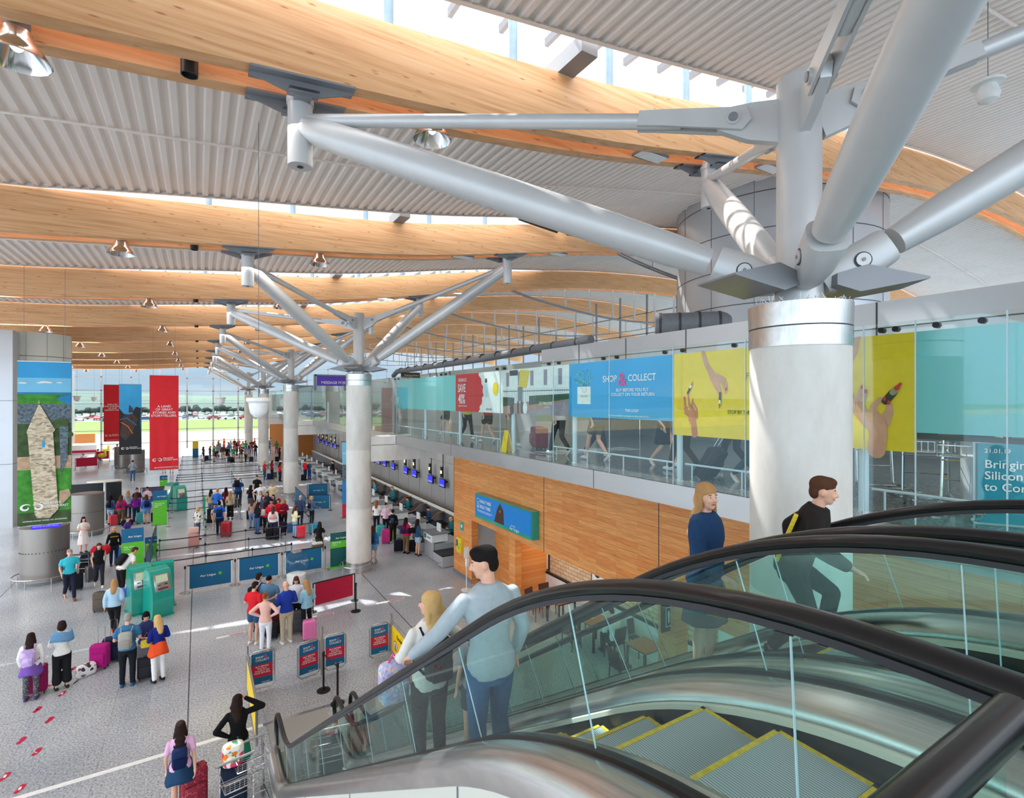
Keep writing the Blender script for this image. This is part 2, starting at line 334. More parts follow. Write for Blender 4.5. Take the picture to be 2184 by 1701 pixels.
def remesh(mb, name, vox, mname, smooth=4):
    o = mb.build('tmp'); md = o.modifiers.new('r', 'REMESH'); md.mode = 'VOXEL'; md.voxel_size = vox; md.use_smooth_shade = True
    sm = o.modifiers.new('s', 'SMOOTH'); sm.iterations = smooth; sm.factor = .5
    dg = bpy.context.evaluated_depsgraph_get(); dg.update(); me = bpy.data.meshes.new_from_object(o.evaluated_get(dg)); me.name = name
    bpy.data.objects.remove(o); me.materials.clear(); me.materials.append(MATS[mname]); return me
ORD = ['nearest', 'second', 'third', 'fourth', 'fifth', 'sixth', 'seventh', 'eighth', 'ninth', 'tenth', 'eleventh', 'twelfth', 'thirteenth', 'fourteenth', 'fifteenth', 'sixteenth', 'seventeenth', 'eighteenth', 'nineteenth', 'twentieth', 'twenty-first', 'twenty-second', 'twenty-third', 'twenty-fourth', 'twenty-fifth', 'twenty-sixth', 'twenty-seventh', 'twenty-eighth', 'twenty-ninth', 'thirtieth']
def nth(i, word='nearest'): return word if i == 0 else ORD[i]+' '+word
# ------------------------------------------------------------------ the building
PR = [(-22, 10.75), (-12, 10.78), (-6, 10.95), (-4, 11.1), (0, 11.42), (4, 11.75), (7, 12.1), (12, 12.95), (15.5, 13.5), (22, 14.3), (30, 14.7), (36, 14.4), (46, 13.2)]
def prof(X):
    for i in range(len(PR)-1):
        if X <= PR[i+1][0]:
            x0, z0 = PR[i]; x1, z1 = PR[i+1]; h = x1-x0; t = (X-x0)/h
            s0 = (z1-PR[i-1][1])/(x1-PR[i-1][0]) if i else (z1-z0)/h
            s1 = (PR[i+2][1]-z0)/(PR[i+2][0]-x0) if i+2 < len(PR) else (z1-z0)/h
            return (2*t**3-3*t*t+1)*z0+(t**3-2*t*t+t)*h*s0+(-2*t**3+3*t*t)*z1+(t**3-t*t)*h*s1
    return PR[-1][1]
BH = 1.08; PY = [7.92+9.2*k for k in range(-1, 9)]
XS = [-20+1.0*i for i in range(67)]
nb = 0
for k, y in enumerate(PY):
    for j, dy in enumerate((-.3, .3)):
        rows = []
        for X in XS:
            z = prof(X); rows.append([(X, y+dy-.12, z), (X, y+dy+.12, z), (X, y+dy+.12, z+BH), (X, y+dy-.12, z+BH)])
        o = MB().grid(rows, 'glulam', False, True, True).build('roof_beam')
        w_ = 'curved laminated timber roof beam, %s of its pair, %s' % (('front', 'rear')[j], 'over the viewpoint' if k == 0 else nth(k-1, 'nearest')+' pair above the hall')
        tag(o, w_, 'roof beam', 'laminated timber roof beams')
def gap(X):
    t = (X+3.3)/21.3
    return .9*math.sin(math.pi*t)**.75 if 0 < t < 1 else .02
PITCH = .27
for k in range(-1, 9):
    y0 = (PY[k]+.43) if k >= 0 else PY[0]-9.2+.43; y1 = PY[k+1]-.43; fr, bk = [], []
    X = -20.0
    row = []
    while X < 45.7:
        for dx, dz in ((0, .07), (.1, .07), (.135, 0), (.235, 0)):
            row.append((X+dx, dz))
        X += PITCH
    ra = [(x_, y0, prof(x_)+BH+.02+dz) for x_, dz in row]; rb = [(x_, y1-gap(x_), prof(x_)+BH+.02+dz) for x_, dz in row]
    m = MB().grid([ra, rb], 'deck_white', False)
    # edge trim along the rooflight
    m.grid([[(x_, y1-gap(x_)+a, prof(x_)+BH+b) for x_, dz in row[::4]] for a, b in ((-.09, -.005), (-.001, -.005), (-.001, .22), (.04, .22))], 'deck_white', False)
    struct(m.build('ceiling'))
    o = MB().tube([(x_, (y0+y1)/2+.1, prof(x_)+BH-.03) for x_ in XS[::2]], .028, 'deck_white', 8).build('ceiling_conduit')
    tag(o, 'thin white conduit clipped across the ribbed ceiling, %s bay' % ('nearest' if k < 0 else ORD[k+1]), 'conduit', 'ceiling conduits')
# rooflights: posts on the beams, rafters and panes above
for k, y in enumerate(PY):
    t = thing('rooflight', 'glazed rooflight strip with slim rafters on round posts, %s' % ('over the viewpoint' if k == 0 else nth(k-1, 'nearest')+' beam pair'), 'rooflight', (0, y, 0), group='rooflights above the beams')
    for X in [.25+2.2*i for i in range(8)]:
        MB().cyl((X, -.3, prof(X)+BH), (X, -.3, prof(X)+BH+1.35), .08, 'post_blue', 12).build('post', t)
    top = lambda X: prof(X)+BH+1.45
    m = MB()
    for i in range(20):
        X = -2.6+1.1*i
        m.box((X, -.8, top(X)), (.09, 3.4, .16), 'rafter_dark')
    m.build('rafters', t)
    MB().grid([[(X, yy, top(X)-.1) for yy in (-.34, -.26)] for X in XS[17:39]], 'paint_grey_dark', False).build('purlin', t)
    MB().grid([[(X, yy, top(X)+.07) for yy in (-1.9, .9)] for X in XS[17:39]], 'skylight_glass').build('pane', t)
    for X in (5.7, 14.5): MB().box((X, -.55, prof(X)+BH+.12), (.35, 1.1, .3), 'paint_grey_dark').build('cross_beam', t)
# bowstring trusses under the right-hand vault
for k, y in enumerate(PY[2:], 2):
    t = thing('bowstring_truss', 'grey bowstring truss hanging under the right-hand roof vault, %s' % nth(k-2, 'nearest'), 'truss', (0, y, 0), group='bowstring trusses')
    ch = lambda X: prof(X)-2.1*math.sin(math.pi*(X-16)/22)**.9 if 16 < X < 38 else prof(X)
    for dy in (-.1, .1): MB().tube([(16+i*.9167, dy, ch(16+i*.9167+(1e-6 if i == 0 else 0))) for i in range(25)], .045, 'paint_grey_dark', 6).build('bottom_chord', t)
    for i in range(1, 11):
        X = 16+2*i; MB().cyl((X, 0, ch(X)), (X, 0, prof(X)), .07, 'paint_grey', 8).build('strut', t)
# floors
fl = MB().face([(-22, -10, 0), (22, -10, 0), (22, 89.6, 0), (-22, 89.6, 0)], 'terrazzo').build('floor'); struct(fl)
m = MB().b2((-9, -9, 5.22), (7.2, .95, 5.6), 'dark_terrazzo'); struct(m.build('floor_upper'))
m = MB().b2((7.2, -9, 5.24), (16, 88, 5.6), 'dark_terrazzo'); struct(m.build('floor_upper'))
struct(MB().b2((7.22, -9, 5.2), (16, 88, 5.239), 'soffit').build('ceiling'))
m = MB(); y = -6.0; i = 0
while y < 84:
    m.b2((7.12, y+.01, 5.22), (7.2, y+7.2-.01, 5.6), 'fascia_steel'); y += 7.2
struct(m.build('trim_1'))
# wall under the gallery, wood clad, with the café opening
WX = 9.0
ya, yb, yc, yd = YX(1007, WX), YX(1086, WX), YX(1092, WX), YX(1404, WX)
yend = YX(968, WX); yr = YX(1480, WX)
m = MB()
m.b2((WX, ya, 0), (WX+.25, yend, 5.2), 'plank_cladding')
m.b2((WX, yc-.2, 0), (WX+.25, yb-.0, 2.43), 'plank_cladding')
m.b2((WX, yd, 2.43), (WX+.25, ya, 5.2), 'plank_cladding')
m.b2((WX, yd-.5, 0), (WX+.4, yd, 5.2), 'plank_cladding')
m.b2((WX, -2, 0), (WX+.25, yd-1.6, 2.43), 'cream_panel')
m.b2((WX, -2, 2.43), (WX+.25, yd-.5, 5.2), 'plank_cladding')
struct(m.build('wall_right'))
m = MB()
for yy in (YX(1160, WX), YX(1405, WX), yend-.01): m.b2((WX-.004, yy-.012, 2.43), (WX, yy+.012, 5.2), 'dark_grey')
m.b2((WX-.006, ya, 0), (WX+.26, ya+.03, 2.45), 'steel'); m.b2((WX-.02, ya, 0), (WX, yend, .14), 'mid_grey')
struct(m.build('trim_2'))
struct(MB().b2((10.6, -2, 1.0), (10.8, ya, 2.9), 'painted_brick').b2((9.25, yb, 0), (10.6, yb+.15, 2.9), 'plank_cladding').build('wall_cafe'))
struct(MB().b2((10.5, -2, 0), (10.6, yb, .95), 'white').b2((10.49, -2, .95), (10.6, yb, 1.0), 'black').build('baseboard_cafe'))
struct(MB().b2((9.25, -2, 2.75), (10.8, ya, 2.85), 'soffit').build('ceiling_cafe'))
struct(MB().b2((10.0, yb+.15, 0), (10.3, ya, 2.43), 'plank_cladding').build('door_1'))
area('cafe_cove_light', (10.35, 11, 2.7), .12, 12, 90, (1, .72, .42))
# check-in wall, soffit, bulkhead
struct(MB().b2((12.6, yend-.2, 0), (12.8, 70, 5.2), 'wall_grey').b2((9.25, yend, 0), (12.6, yend+.1, 5.2), 'wall_grey').build('wall_checkin'))
m = MB()
for i in range(24): m.b2((12.59, 20+2.1*i, .8), (12.6, 20.02+2.1*i, 5.2), 'mid_grey')
m.b2((12.59, 20, 3.3), (12.6, 70, 3.32), 'mid_grey')
struct(m.build('trim_3'))
struct(MB().b2((9.0, 70, 0), (12.8, 70.2, 5.2), 'orange_wood').b2((9, 84, 0), (13, 84.2, 5.2), 'orange_wood').build('wall_back_checkin'))
area('checkin_fill_light', (10.8, 40, 5.1), 2, 42, 420, (1, .96, .9))  # unseen fill light standing in for ceiling lighting over the desks
# gallery: bulkhead panels, back wall
m = MB(); yy0 = YX(1155, 10.8)
m.b2((10.8, -6, 7.95), (16, yy0, 8.9), 'panel_grey'); struct(m.build('wall_gallery'))
m = MB(); y = yy0-2.2
while y > -6: m.b2((10.79, y, 7.95), (10.8, y+.025, 8.9), 'dark_grey'); y -= 2.2
m.b2((10.79, -6, 8.4), (10.8, yy0, 8.42), 'dark_grey'); struct(m.build('trim_4'))
struct(MB().b2((15.8, -6, 5.6), (16, yy0, 8), 'mid_grey').b2((13.5, yy0+.02, 5.6), (15.8, yy0+.12, 8.0), 'mid_grey').b2((13.5, yy0+.13, 5.6), (13.7, 70, 8.85), 'wall_grey').b2((9.5, 70, 5.6), (13.7, 70.2, 8.85), 'wall_grey').build('wall_gallery_back'))
area('gallery_fill_light', (12.8, 5, 7.9), 3, 16, 130)  # unseen fill light for the gallery, in place of ceiling fittings
# far glazed wall
FY = 88.5
m = MB()
ux = [-.789, -.7336, -.676, -.6245, -.5755, -.526]
for i in range(22):
    X = -17.8+3.28*i*1.0
    m.b2((X-.1, FY, 0), (X+.1, FY+.25, 12.5), 'mullion')
for j in range(7): m.b2((-18, FY, .9+1.83*j), (46, FY+.12, 1.0+1.83*j), 'mullion')
wf = m.build('window_1'); struct(wf)
pg = MB().face([(-18, FY+.06, 0), (46, FY+.06, 0), (46, FY+.06, 12.6), (-18, FY+.06, 12.6)], 'window_glass').build('pane', wf)
# right-hand clerestory glazing beyond the gallery wall
m = MB()
for i in range(26): m.b2((30, 14+3*i, 8.8), (30.12, 14.12+3*i, 15.5), 'mullion')
for j in range(4): m.b2((30, 14, 9+1.6*j), (30.08, 88, 9.08+1.6*j), 'mullion')
wf2 = m.build('window_2'); struct(wf2)
MB().face([(30.05, 14, 5), (30.05, 88, 5), (30.05, 88, 15.5), (30.05, 14, 15.5)], 'window_glass').build('pane', wf2)
# left wall far down, entrance piers
struct(MB().b2((-14.4, 52, 0), (-14, FY, 10.8), 'panel_grey').build('wall_left'))
m = MB()
for i in range(12): m.b2((-14, 52+3*i, 0), (-13.98, 52.04+3*i, 10.8), 'mid_grey')
struct(m.build('trim_5'))
x0, y0_ = G(0, 1120, 0)
pier = MB().b2((x0-2.2, y0_-1, 0), (x0+.75, y0_+.3, 10.9), 'panel_grey'); pier.b2((x0-2.21, y0_-1.01, 3.5), (x0+.76, y0_+.31, 3.52), 'dark_grey'); pier.b2((x0-2.21, y0_-1.01, 7), (x0+.76, y0_+.31, 7.02), 'dark_grey')
# round clad service shaft at the left
cx, cy = -8.55, 42.0
t = thing('service_shaft', 'pale round clad shaft rising to the roof behind the tower banner', 'shaft', (cx, cy, 0))
MB().lathe([(1.75, 0), (1.75, 11)], 'cream_panel', n=40).build('cladding', t)
m = MB()
for z in (3, 5.2, 7.4, 9.6): m.lathe([(1.757, z), (1.757, z+.03)], 'dark_grey', n=40, caps=False)
for a in range(0, 360, 30): m.box((1.755*math.cos(R(a)), 1.755*math.sin(R(a)), 5.5), (.008, .014, 11), 'mid_grey', R(a))
m.build('panel_joints', t)
# landscape beyond the glass
def f_field(n, b):
    t = N(n, 'ShaderNodeTexCoord'); sp = N(n, 'ShaderNodeSeparateXYZ'); n.links.new(t.outputs['Object'], sp.inputs[0])
    mr = N(n, 'ShaderNodeMapRange'); mr.inputs['From Min'].default_value = 80; mr.inputs['From Max'].default_value = 320; n.links.new(sp.outputs['Y'], mr.inputs['Value'])
    r = ramp(n, mr.outputs[0], [(0, (150, 138, 112)), (.2, (156, 144, 120)), (.23, (82, 104, 30)), (.50, (78, 100, 34)), (.53, (92, 98, 98)), (1, (92, 98, 96))]); r.color_ramp.interpolation = 'CONSTANT'
    n.links.new(r.outputs[0], b.inputs['Base Color']); b.inputs['Roughness'].default_value = .9
nodes_mat('airfield', f_field)
struct(MB().face([(-900, FY+.3, -.05), (900, FY+.3, -.05), (900, 300, -.05), (-900, 300, -.05)], 'airfield').build('ground'))
def f_hill(n, b):
    t = N(n, 'ShaderNodeTexCoord'); m1 = N(n, 'ShaderNodeMapping'); m1.inputs['Scale'].default_value = (.012, .012, .3); n.links.new(t.outputs['Object'], m1.inputs[0])
    no = N(n, 'ShaderNodeTexVoronoi', i_Scale=1.0); n.links.new(m1.outputs[0], no.inputs['Vector'])
    r = ramp(n, no.outputs['Color'], [(.2, (44, 66, 64)), (.5, (74, 96, 78)), (.8, (54, 76, 74))]); n.links.new(r.outputs[0], b.inputs['Base Color']); b.inputs['Roughness'].default_value = .95
nodes_mat('hill_fields', f_hill); mat('tree_far', (32, 48, 44), .9, 0, .3, .3)
def hill(y0, y1, z0, z1, seed, m, name):
    rnd = random.Random(seed); ph = [rnd.uniform(0, 6) for _ in range(5)]; rows = []
    for j in range(9):
        t = j/8; yy = y0+(y1-y0)*t
        rows.append([(X, yy, z0+(z1-z0)*(1-(1-t)**2)*(1+.14*sum(math.sin(X/(60+35*q)+ph[q])/(1+q*.6) for q in range(5)))) for X in range(-900, 901, 15)])
    return struct(MB().grid(rows, m).build(name))
hill(290, 640, -.1, 6.5, 3, 'hill_fields', 'hills')
hill(640, 1500, 4, 22, 5, 'hill_fields', 'hills')
rnd = random.Random(5)
for i in range(46):
    X = -72+i*2.4+rnd.uniform(-.6, .6); yy = 288+rnd.uniform(-3, 3); h = rnd.uniform(2.5, 4.6); m = MB()
    m.cyl((0, 0, -.1), (0, 0, h*.5), .2, 'wood_dark', 6)
    for q in range(5): m.ell((rnd.uniform(-1, 1), rnd.uniform(-.8, .8), h*rnd.uniform(.5, .85)), (1.3, 1.1, h*.28), 'tree_far', 8)
    tag(m.build('tree', None, (X, yy, 0)), 'dark bushy tree in the distant row beyond the car park', 'tree', 'distant trees beyond the car park')
# parked cars
def car():
    t = thing('car', 'parked car in the car park seen through the end window', 'car', group='cars parked beyond the grass')
    m = MB(); pr_ = [(-2.15, .35), (-2.15, .8), (-1.75, .95), (-1.1, 1.02), (-.6, 1.45), (.75, 1.48), (1.35, 1.0), (2.05, .9), (2.15, .7), (2.15, .35)]
    m.grid([[(a, -.85, b) for a, b in pr_], [(a, .85, b) for a, b in pr_]], 'white', True, True, True); b = m.build('body', t)
    MB().b2((-.85, -.86, 1.02), (1.0, .86, 1.36), 'black').build('windows', t)
    m = MB()
    for a in (-1.35, 1.35):
        for q in (-.8, .8): m.cyl((a, q-.1, .32), (a, q+.1, .32), .32, 'black', 10)
    m.build('wheels', t); return t, b
cw, cb_ = car(); b0 = cb_; b0.material_slots[0].link = 'OBJECT'; freeze(cw)
carc = [mat('car_%d' % i, c, .3, .3, coat=.5) for i, c in enumerate([(235, 235, 235), (180, 184, 190), (60, 66, 76), (150, 40, 44), (40, 60, 110), (205, 208, 212)])]
first = True
for row in range(4):
    for i in range(22):
        if rnd.random() < .12: continue
        X = -64+i*4.9+row*1.3+rnd.uniform(-.4, .4); yy = 206+row*13
        r = cw if first else tree_copy(cw); first = False
        r.location = (X, yy, 0); r.rotation_euler[2] = R(90)+rnd.uniform(-.1, .1) if row % 2 else rnd.uniform(-.1, .1)
        c = [o for o in (KIDS.get(r) or [q for q in COL.objects if q.parent == r])][0]
        ci = rnd.randrange(6); c.material_slots[0].link = 'OBJECT'; c.material_slots[0].material = carc[ci]; r['label'] = '%s parked car in the car park seen through the end window' % ['white', 'silver', 'dark grey', 'dark red', 'dark blue', 'pale grey'][ci]; r['group'] = '%s cars parked beyond the grass' % ['white', 'silver', 'dark grey', 'dark red', 'dark blue', 'pale grey'][ci]
# ------------------------------------------------------------------ branching columns
CX = 5.7; CYS = [3.24+18.4*k for k in range(5)]
NODES = [(-4.45, 4.68), (4.5, 4.68), (-4.45, -4.52), (4.5, -4.52)]
def strut_tube(mb, p, q, r0, r1, m='paint_grey', n=20):
    p, q = Vector(p), Vector(q); mb.tube([p.lerp(q, t) for t in (0, .08, .2, .5, .8, .94, 1)], [r0*.8, r0, r0+(r1-r0)*.45, r1, r1*.97, r0*1.05, r0*.85], m, n)
for k, cy in enumerate(CYS):
    t = thing('branching_column', 'round concrete column carrying a grey steel tree of four splayed struts, %s' % nth(k), 'column', (CX, cy, 0), group='branching columns')
    MB().lathe([(.5, 0), (.5, 2.6), (.497, 2.605), (.5, 2.61), (.5, 5.0), (.497, 5.005), (.5, 5.01), (.5, 7.72)], 'concrete', n=48).build('shaft', t)
    MB().lathe([(.512, 7.66), (.512, 7.86)], 'brushed_steel', n=48).lathe([(.512, 7.875), (.518, 8.12), (.44, 8.12)], 'brushed_steel', n=48).lathe([(.505, 7.7), (.505, 8.0)], 'dark_grey', n=40).build('collar', t)
    MB().lathe([(.53, 0), (.53, .42), (.5, .42)], 'brushed_steel', n=40).build('base_sleeve', t)
    m = MB(); m.tube([(.74*math.cos(a), .74*math.sin(a), .3) for a in [R(i*10) for i in range(37)]], .025, 'steel', 8)
    for a in (45, 135, 225, 315): m.tube([(.74*math.cos(R(a)), .74*math.sin(R(a)), 0), (.74*math.cos(R(a)), .74*math.sin(R(a)), .3)], .018, 'steel', 6)
    m.build('bumper_rail', t)
    MB().lathe([(.25, 8.1), (.235, 8.4), (.225, 8.6), (.225, 10.62), (.2, 10.66)], 'paint_grey', n=32).build('mast', t)
    rs = random.Random(k); m = MB()
    if k < 2:
        for i in range(110):
            a = rs.uniform(0, 2*math.pi); r = rs.uniform(.36, .47); p = Vector((r*math.cos(a), r*math.sin(a), 8.12)); d = Vector((rs.uniform(-1, 1), rs.uniform(-1, 1), rs.uniform(.2, 1.1))).normalized()
            m.tube([p, p+d*.09], .004, 'white', 4)
        m.build('bird_spikes', t)
    for (dx, dy) in NODES:
        az = math.atan2(dy, dx); zb = prof(CX+dx); e_ = Vector((dx, dy, 0)); u = e_.normalized()
        low = Vector((u.x*.33, u.y*.33, 8.42)); hi = Vector((dx, dy, zb-.55))-u*.1
        m = MB(); strut_tube(m, low+(hi-low)*.10, hi, .19, .225); m.build('strut', t)
        # knuckle: flattened end plate with pin
        dr = (hi-low).normalized(); m = MB(); L = 1.05
        side = dr.cross(Vector((0, 0, 1))).normalized(); upv = side.cross(dr)
        rows = []
        for q, ww, hh in ((-.12, .10, .12), (0, .13, .17), (.25, .165, .215), (.55, .18, .2), (L*.56, .185, .19)):
            c = low+dr*q; rows.append([c+side*ww*math.copysign(abs(math.cos(a))**.6, math.cos(a))+upv*hh*math.copysign(abs(math.sin(a))**.6, math.sin(a)) for a in [2*math.pi*i/20 for i in range(20)]])
        m.grid(rows, 'paint_grey', True, True, True); kn = m.build('knuckle', t)
        c = low+dr*.28; m = MB()
        for sgn in (-1, 1): m.cyl(c+side*sgn*.14, c+side*sgn*.172, .085, 'dark_grey', 20).cyl(c+side*sgn*.14, c+side*sgn*.185, .07, 'paint_grey', 20).cyl(c+side*sgn*.18, c+side*sgn*.195, .02, 'paint_grey_dark', 8)
        m.build('pin', kn)
        # tie rod with lug
        lug0 = Vector((u.x*.2, u.y*.2, 10.2)); th = Vector((dx, dy, zb-.42)); td = (th-lug0).normalized(); ts = td.cross(Vector((0, 0, 1))).normalized(); tu = ts.cross(td)
        m = MB(); m.tube([lug0+td*1.05, lug0+td*1.25, th-td*.1], [.085, .09, .09], 'paint_grey', 14); tie = m.build('tie_rod', t)
        m = MB()
        def plate(pts, off, th_):
            A = [lug0+td*a+tu*b+ts*(off-th_/2) for a, b in pts]; B = [lug0+td*a+tu*b+ts*(off+th_/2) for a, b in pts]
            m.grid([A, B], 'paint_grey', False, True, True)
        plate([(-.02, -.24), (.3, -.22), (.62, -.12), (.68, 0), (.62, .13), (.3, .2), (-.02, .24)], 0, .1)
        for o_ in (-.075, .075): plate([(.38, -.12), (1.3, -.085), (1.55, -.085), (1.55, .085), (1.3, .1), (.38, .13), (.3, 0)], o_, .035)
        m.cyl(lug0+td*.5-ts*.12, lug0+td*.5+ts*.12, .075, 'paint_grey', 18).cyl(lug0+td*.5-ts*.135, lug0+td*.5+ts*.135, .05, 'paint_grey_dark', 14)
        m.build('lug', tie)
        # node at the roof: hub cylinder and two bearing brackets
        m = MB(); m.lathe([(.05, -1.08), (.165, -1.08), (.17, -1.05), (.17, -.2), (.185, -.2), (.185, -.12), (.15, -.1), (.15, 0)], 'paint_grey', (dx, dy, zb), 24)
        m.lathe([(.0005, -1.075), (.045, -1.09)], 'black', (dx, dy, zb), 12); hub = m.build('roof_hub', t)
        for yy in (-.3, .3):
            m = MB(); ya_ = dy+yy+(0.0); pts = [(-.68, 0), (.68, 0), (.68, -.05), (.2, -.2), (-.2, -.2), (-.68, -.05)]
            def zx(a, b): return prof(CX+dx+a)+b-.005
            for w0, w1 in ((-.015, .015),):
                m.grid([[(dx+a, ya_+w0, zx(a, b)) for a, b in pts], [(dx+a, ya_+w1, zx(a, b)) for a, b in pts]], 'paint_grey_dark', False, True, True)
            m.grid([[(dx+a, ya_-.15, zx(a, -.03)) for a in (-.68, .68)], [(dx+a, ya_+.15, zx(a, -.03)) for a in (-.68, .68)], [(dx+a, ya_+.15, zx(a, 0)) for a in (-.68, .68)], [(dx+a, ya_-.15, zx(a, 0)) for a in (-.68, .68)], [(dx+a, ya_-.15, zx(a, -.03)) for a in (-.68, .68)]], 'paint_grey_dark', False)
            m.grid([[(dx+a, ya_-.1, zx(a, -.19)) for a in (-.2, .2)], [(dx+a, ya_+.1, zx(a, -.19)) for a in (-.2, .2)], [(dx+a, ya_+.1, zx(a, -.15)) for a in (-.2, .2)], [(dx+a, ya_-.1, zx(a, -.15)) for a in (-.2, .2)]], 'paint_grey_dark', False)
            m.box((dx, dy+yy*.5, zb-.17), (.22, .3, .1), 'paint_grey_dark'); m.build('bearing_bracket', hub)
    # uplighter boxes on the collar
    for i, a in enumerate((168, -42) if k == 0 else (149, -31, 239, 59)):
        c = Vector((.62*math.cos(R(a)), .62*math.sin(R(a)), 8.3)); M4 = Matrix.Translation(c) @ Matrix.Rotation(R(a), 4, 'Z')
        m = MB(); s2 = .28
        prf = [(-.34, .0), (-.34, .12), (-.05, .2), (.52, .05), (.52, .03), (-.12, -.08)]
        m.grid([[M4 @ Vector((x_, -s2, z_)) for x_, z_ in prf], [M4 @ Vector((x_, s2, z_)) for x_, z_ in prf]], 'paint_grey_dark', False, True, True)
        fx = m.build('uplighter', t); MB().tube([M4 @ Vector((-.3, 0, .05)), (0, 0, 8.3)], .025, 'paint_grey', 8).build('stem', fx)
    if k:
        tag(MB().b2((CX+.4, cy-.5, 4.52), (9.0, cy+.5, 5.199), 'concrete').b2((CX+.4, cy-.5, 5.18), (7.11, cy+.5, 5.55), 'concrete').build('bracket_beam'), 'concrete beam tying the gallery to the %s branching column' % nth(k), 'beam', 'concrete bracket beams')
# ------------------------------------------------------------------ big clad drum, duct, pipe
t = thing('clad_drum', 'huge pale panelled drum rising behind the nearest branching column', 'drum', (20.4, 12.6, 0))
MB().lathe([(3.85, 8.0), (3.85, 15.4)], 'panel_grey', n=64).build('cladding', t)
m = MB()
for z in (9.2, 10.5, 11.8, 13.1, 14.4): m.lathe([(3.857, z), (3.857, z+.03)], 'dark_grey', n=64, caps=False)
for a in range(10, 370, 24): m.box((3.855*math.cos(R(a)), 3.855*math.sin(R(a)), 11.7), (.008, .02, 7.4), 'mid_grey', R(a))
m.build('panel_joints', t)
y, z = YZ(1410, 690, 15.0)
m = MB().tube([(15.0, y+.3, z), (16.9, y-1.6, z)], .42, 'mid_grey', 24)
for q in (.0, .5, 1.0, 1.5): m.tube([(15.1+q, y+.2-q, z), (15.16+q, y+.14-q, z)], .435, 'dark_grey', 24)
tag(m.build('air_duct'), 'dark ribbed air duct stub sticking out of the clad drum', 'duct')
m = MB().tube([(13.6, 16.2, 9.5), (13.6, 26, 9.35), (13.6, 40, 9.3), (13.6, 41, 9.0)], .19, 'mid_grey', 14)
for i in range(14): m.tube([(13.6, 17+1.7*i, 9.48-.01*i), (13.6, 17.06+1.7*i, 9.48-.01*i)], .205, 'dark_grey', 14)
tag(m.build('pipe'), 'long grey ribbed pipe running above the gallery back wall', 'pipe')
for i, (px, py) in enumerate([(828, 784), (868, 787), (915, 786), (929, 788), (943, 786), (957, 788), (1002, 700)][:6]):
    y, z = YZ(px, py, 13.4); z = min(z, 8.45); m = MB(); m.box((13.46, y, z+.25), (.09, .1, .3), 'mid_grey'); m.cyl((13.4, y, z+.1), (13.1, y-.15, z), .09, 'white', 12).cyl((13.12, y-.14, z+.005), (13.08, y-.16, z), .07, 'black', 12)
    tag(m.build('security_camera'), 'white security camera on the gallery back wall, %s from the left' % ORD[i].replace('nearest', 'first'), 'camera', 'cameras on the gallery back wall')
# ------------------------------------------------------------------ lamps
def bay_lamp(lbl, X, y):
    z = prof(X)-.05; t = thing('pendant_lamp', lbl, 'lamp', (X, y, z), group='faceted bay lamps')
    MB().lathe([(.13, .05), (.135, 0), (.2, -.1), (.27, -.2), (.3, -.27), (.315, -.28), (.3, -.285), (.26, -.2), (.12, -.02)], 'chrome', n=18, smooth=False).build('reflector', t)
    MB().lathe([(.12, .0), (.12, .22), (.09, .3)], 'mid_grey', n=16).build('housing', t)
    MB().ell((0, 0, -.1), (.07, .07, .09), 'lamp_white', 10).build('bulb', t); MB().box((0, 0, .32), (.05, .36, .04), 'mid_grey').build('hanger', t)
for k, y in enumerate(PY[1:]):
    for i, X in enumerate((-11.8, -6.8, -1.76, 3.28)):
        if k == 0 and i < 2: continue
        bay_lamp('faceted bay lamp hanging between the beams, %s beam pair, %s lamp from the columns' % (nth(k), ('fourth', 'third', 'second', 'nearest')[i]), X, y)
    X = -.1; z = prof(X)
    t = thing('spotlight', 'black cylindrical spotlight between the beams, %s pair' % nth(k), 'spotlight', (X, y, z), group='black spotlights between the beams')
    MB().lathe([(.1, .3), (.1, -.1), (.085, -.1), (.08, .05)], 'black', n=20).build('body', t); MB().lathe([(.075, -.04), (.05, -.03)], 'chrome', n=16).build('lens', t); MB().box((0, 0, .25), (.05, .36, .04), 'mid_grey').build('hanger', t)
    for i, X in enumerate((8.3, 12.6)):
        t = thing('ceiling_light', 'flat square ceiling light between the beams, %s pair, %s column side' % (nth(k), ('on the', 'beyond the')[i]), 'ceiling light', (X, y, prof(X)+.02), group='flat lights between the beams')
        MB().box((0, 0, 0), (.75, .36, .05), 'mid_grey').build('frame', t); MB().box((0, 0, -.03), (.7, .28, .02), 'lamp_white' if k > 1 else 'white').build('diffuser', t)
for k, y in enumerate(PY[1:]): area('bay_fill_light', (-1, y, prof(0)-.45), 26, .45, 330, (1, .95, .88))  # added fill strips, unseen by the camera, standing in for the lamp rows
def pendant(X, y, z, r, lbl, tip=None):
    t = thing('pendant_speaker', lbl, 'speaker', (X, y, z), group='white dome speakers on wires')
    MB().lathe([(r*.3, .12), (r*1.1, .1), (r*1.12, .04), (r*.9, 0), (r*.86, -r*.5), (r*.75, -r*1.0), (r*.4, -r*1.4), (.01, -r*1.5)], 'white', n=24).build('dome', t)
    MB().tube([(0, 0, .1), (0, 0, .35)], .012, 'mid_grey', 6).build('hook', t)
    top = (tip or prof(X)+BH)-z; MB().tube([(0, 0, .3), (0, 0, top)], .006, 'mid_grey', 5).build('wire', t)
pendant(1.02, 11.35, 7.02, .2, 'white dome speaker hanging on a long wire, in front of the branching columns')
for px, py, d, w_ in ((164, 846, 50, 'beside the tower banner'), (201, 848, 60, 'left of the red EXPLORE banner'), (470, 850, 34, 'right of the tallest red banner')):
    a, b, v = ray(px, py); pendant(a*d, b*d, EYE+v*d, .3, 'white dome speaker hanging far off, %s' % w_)
a, b, v = ray(2107, 190)
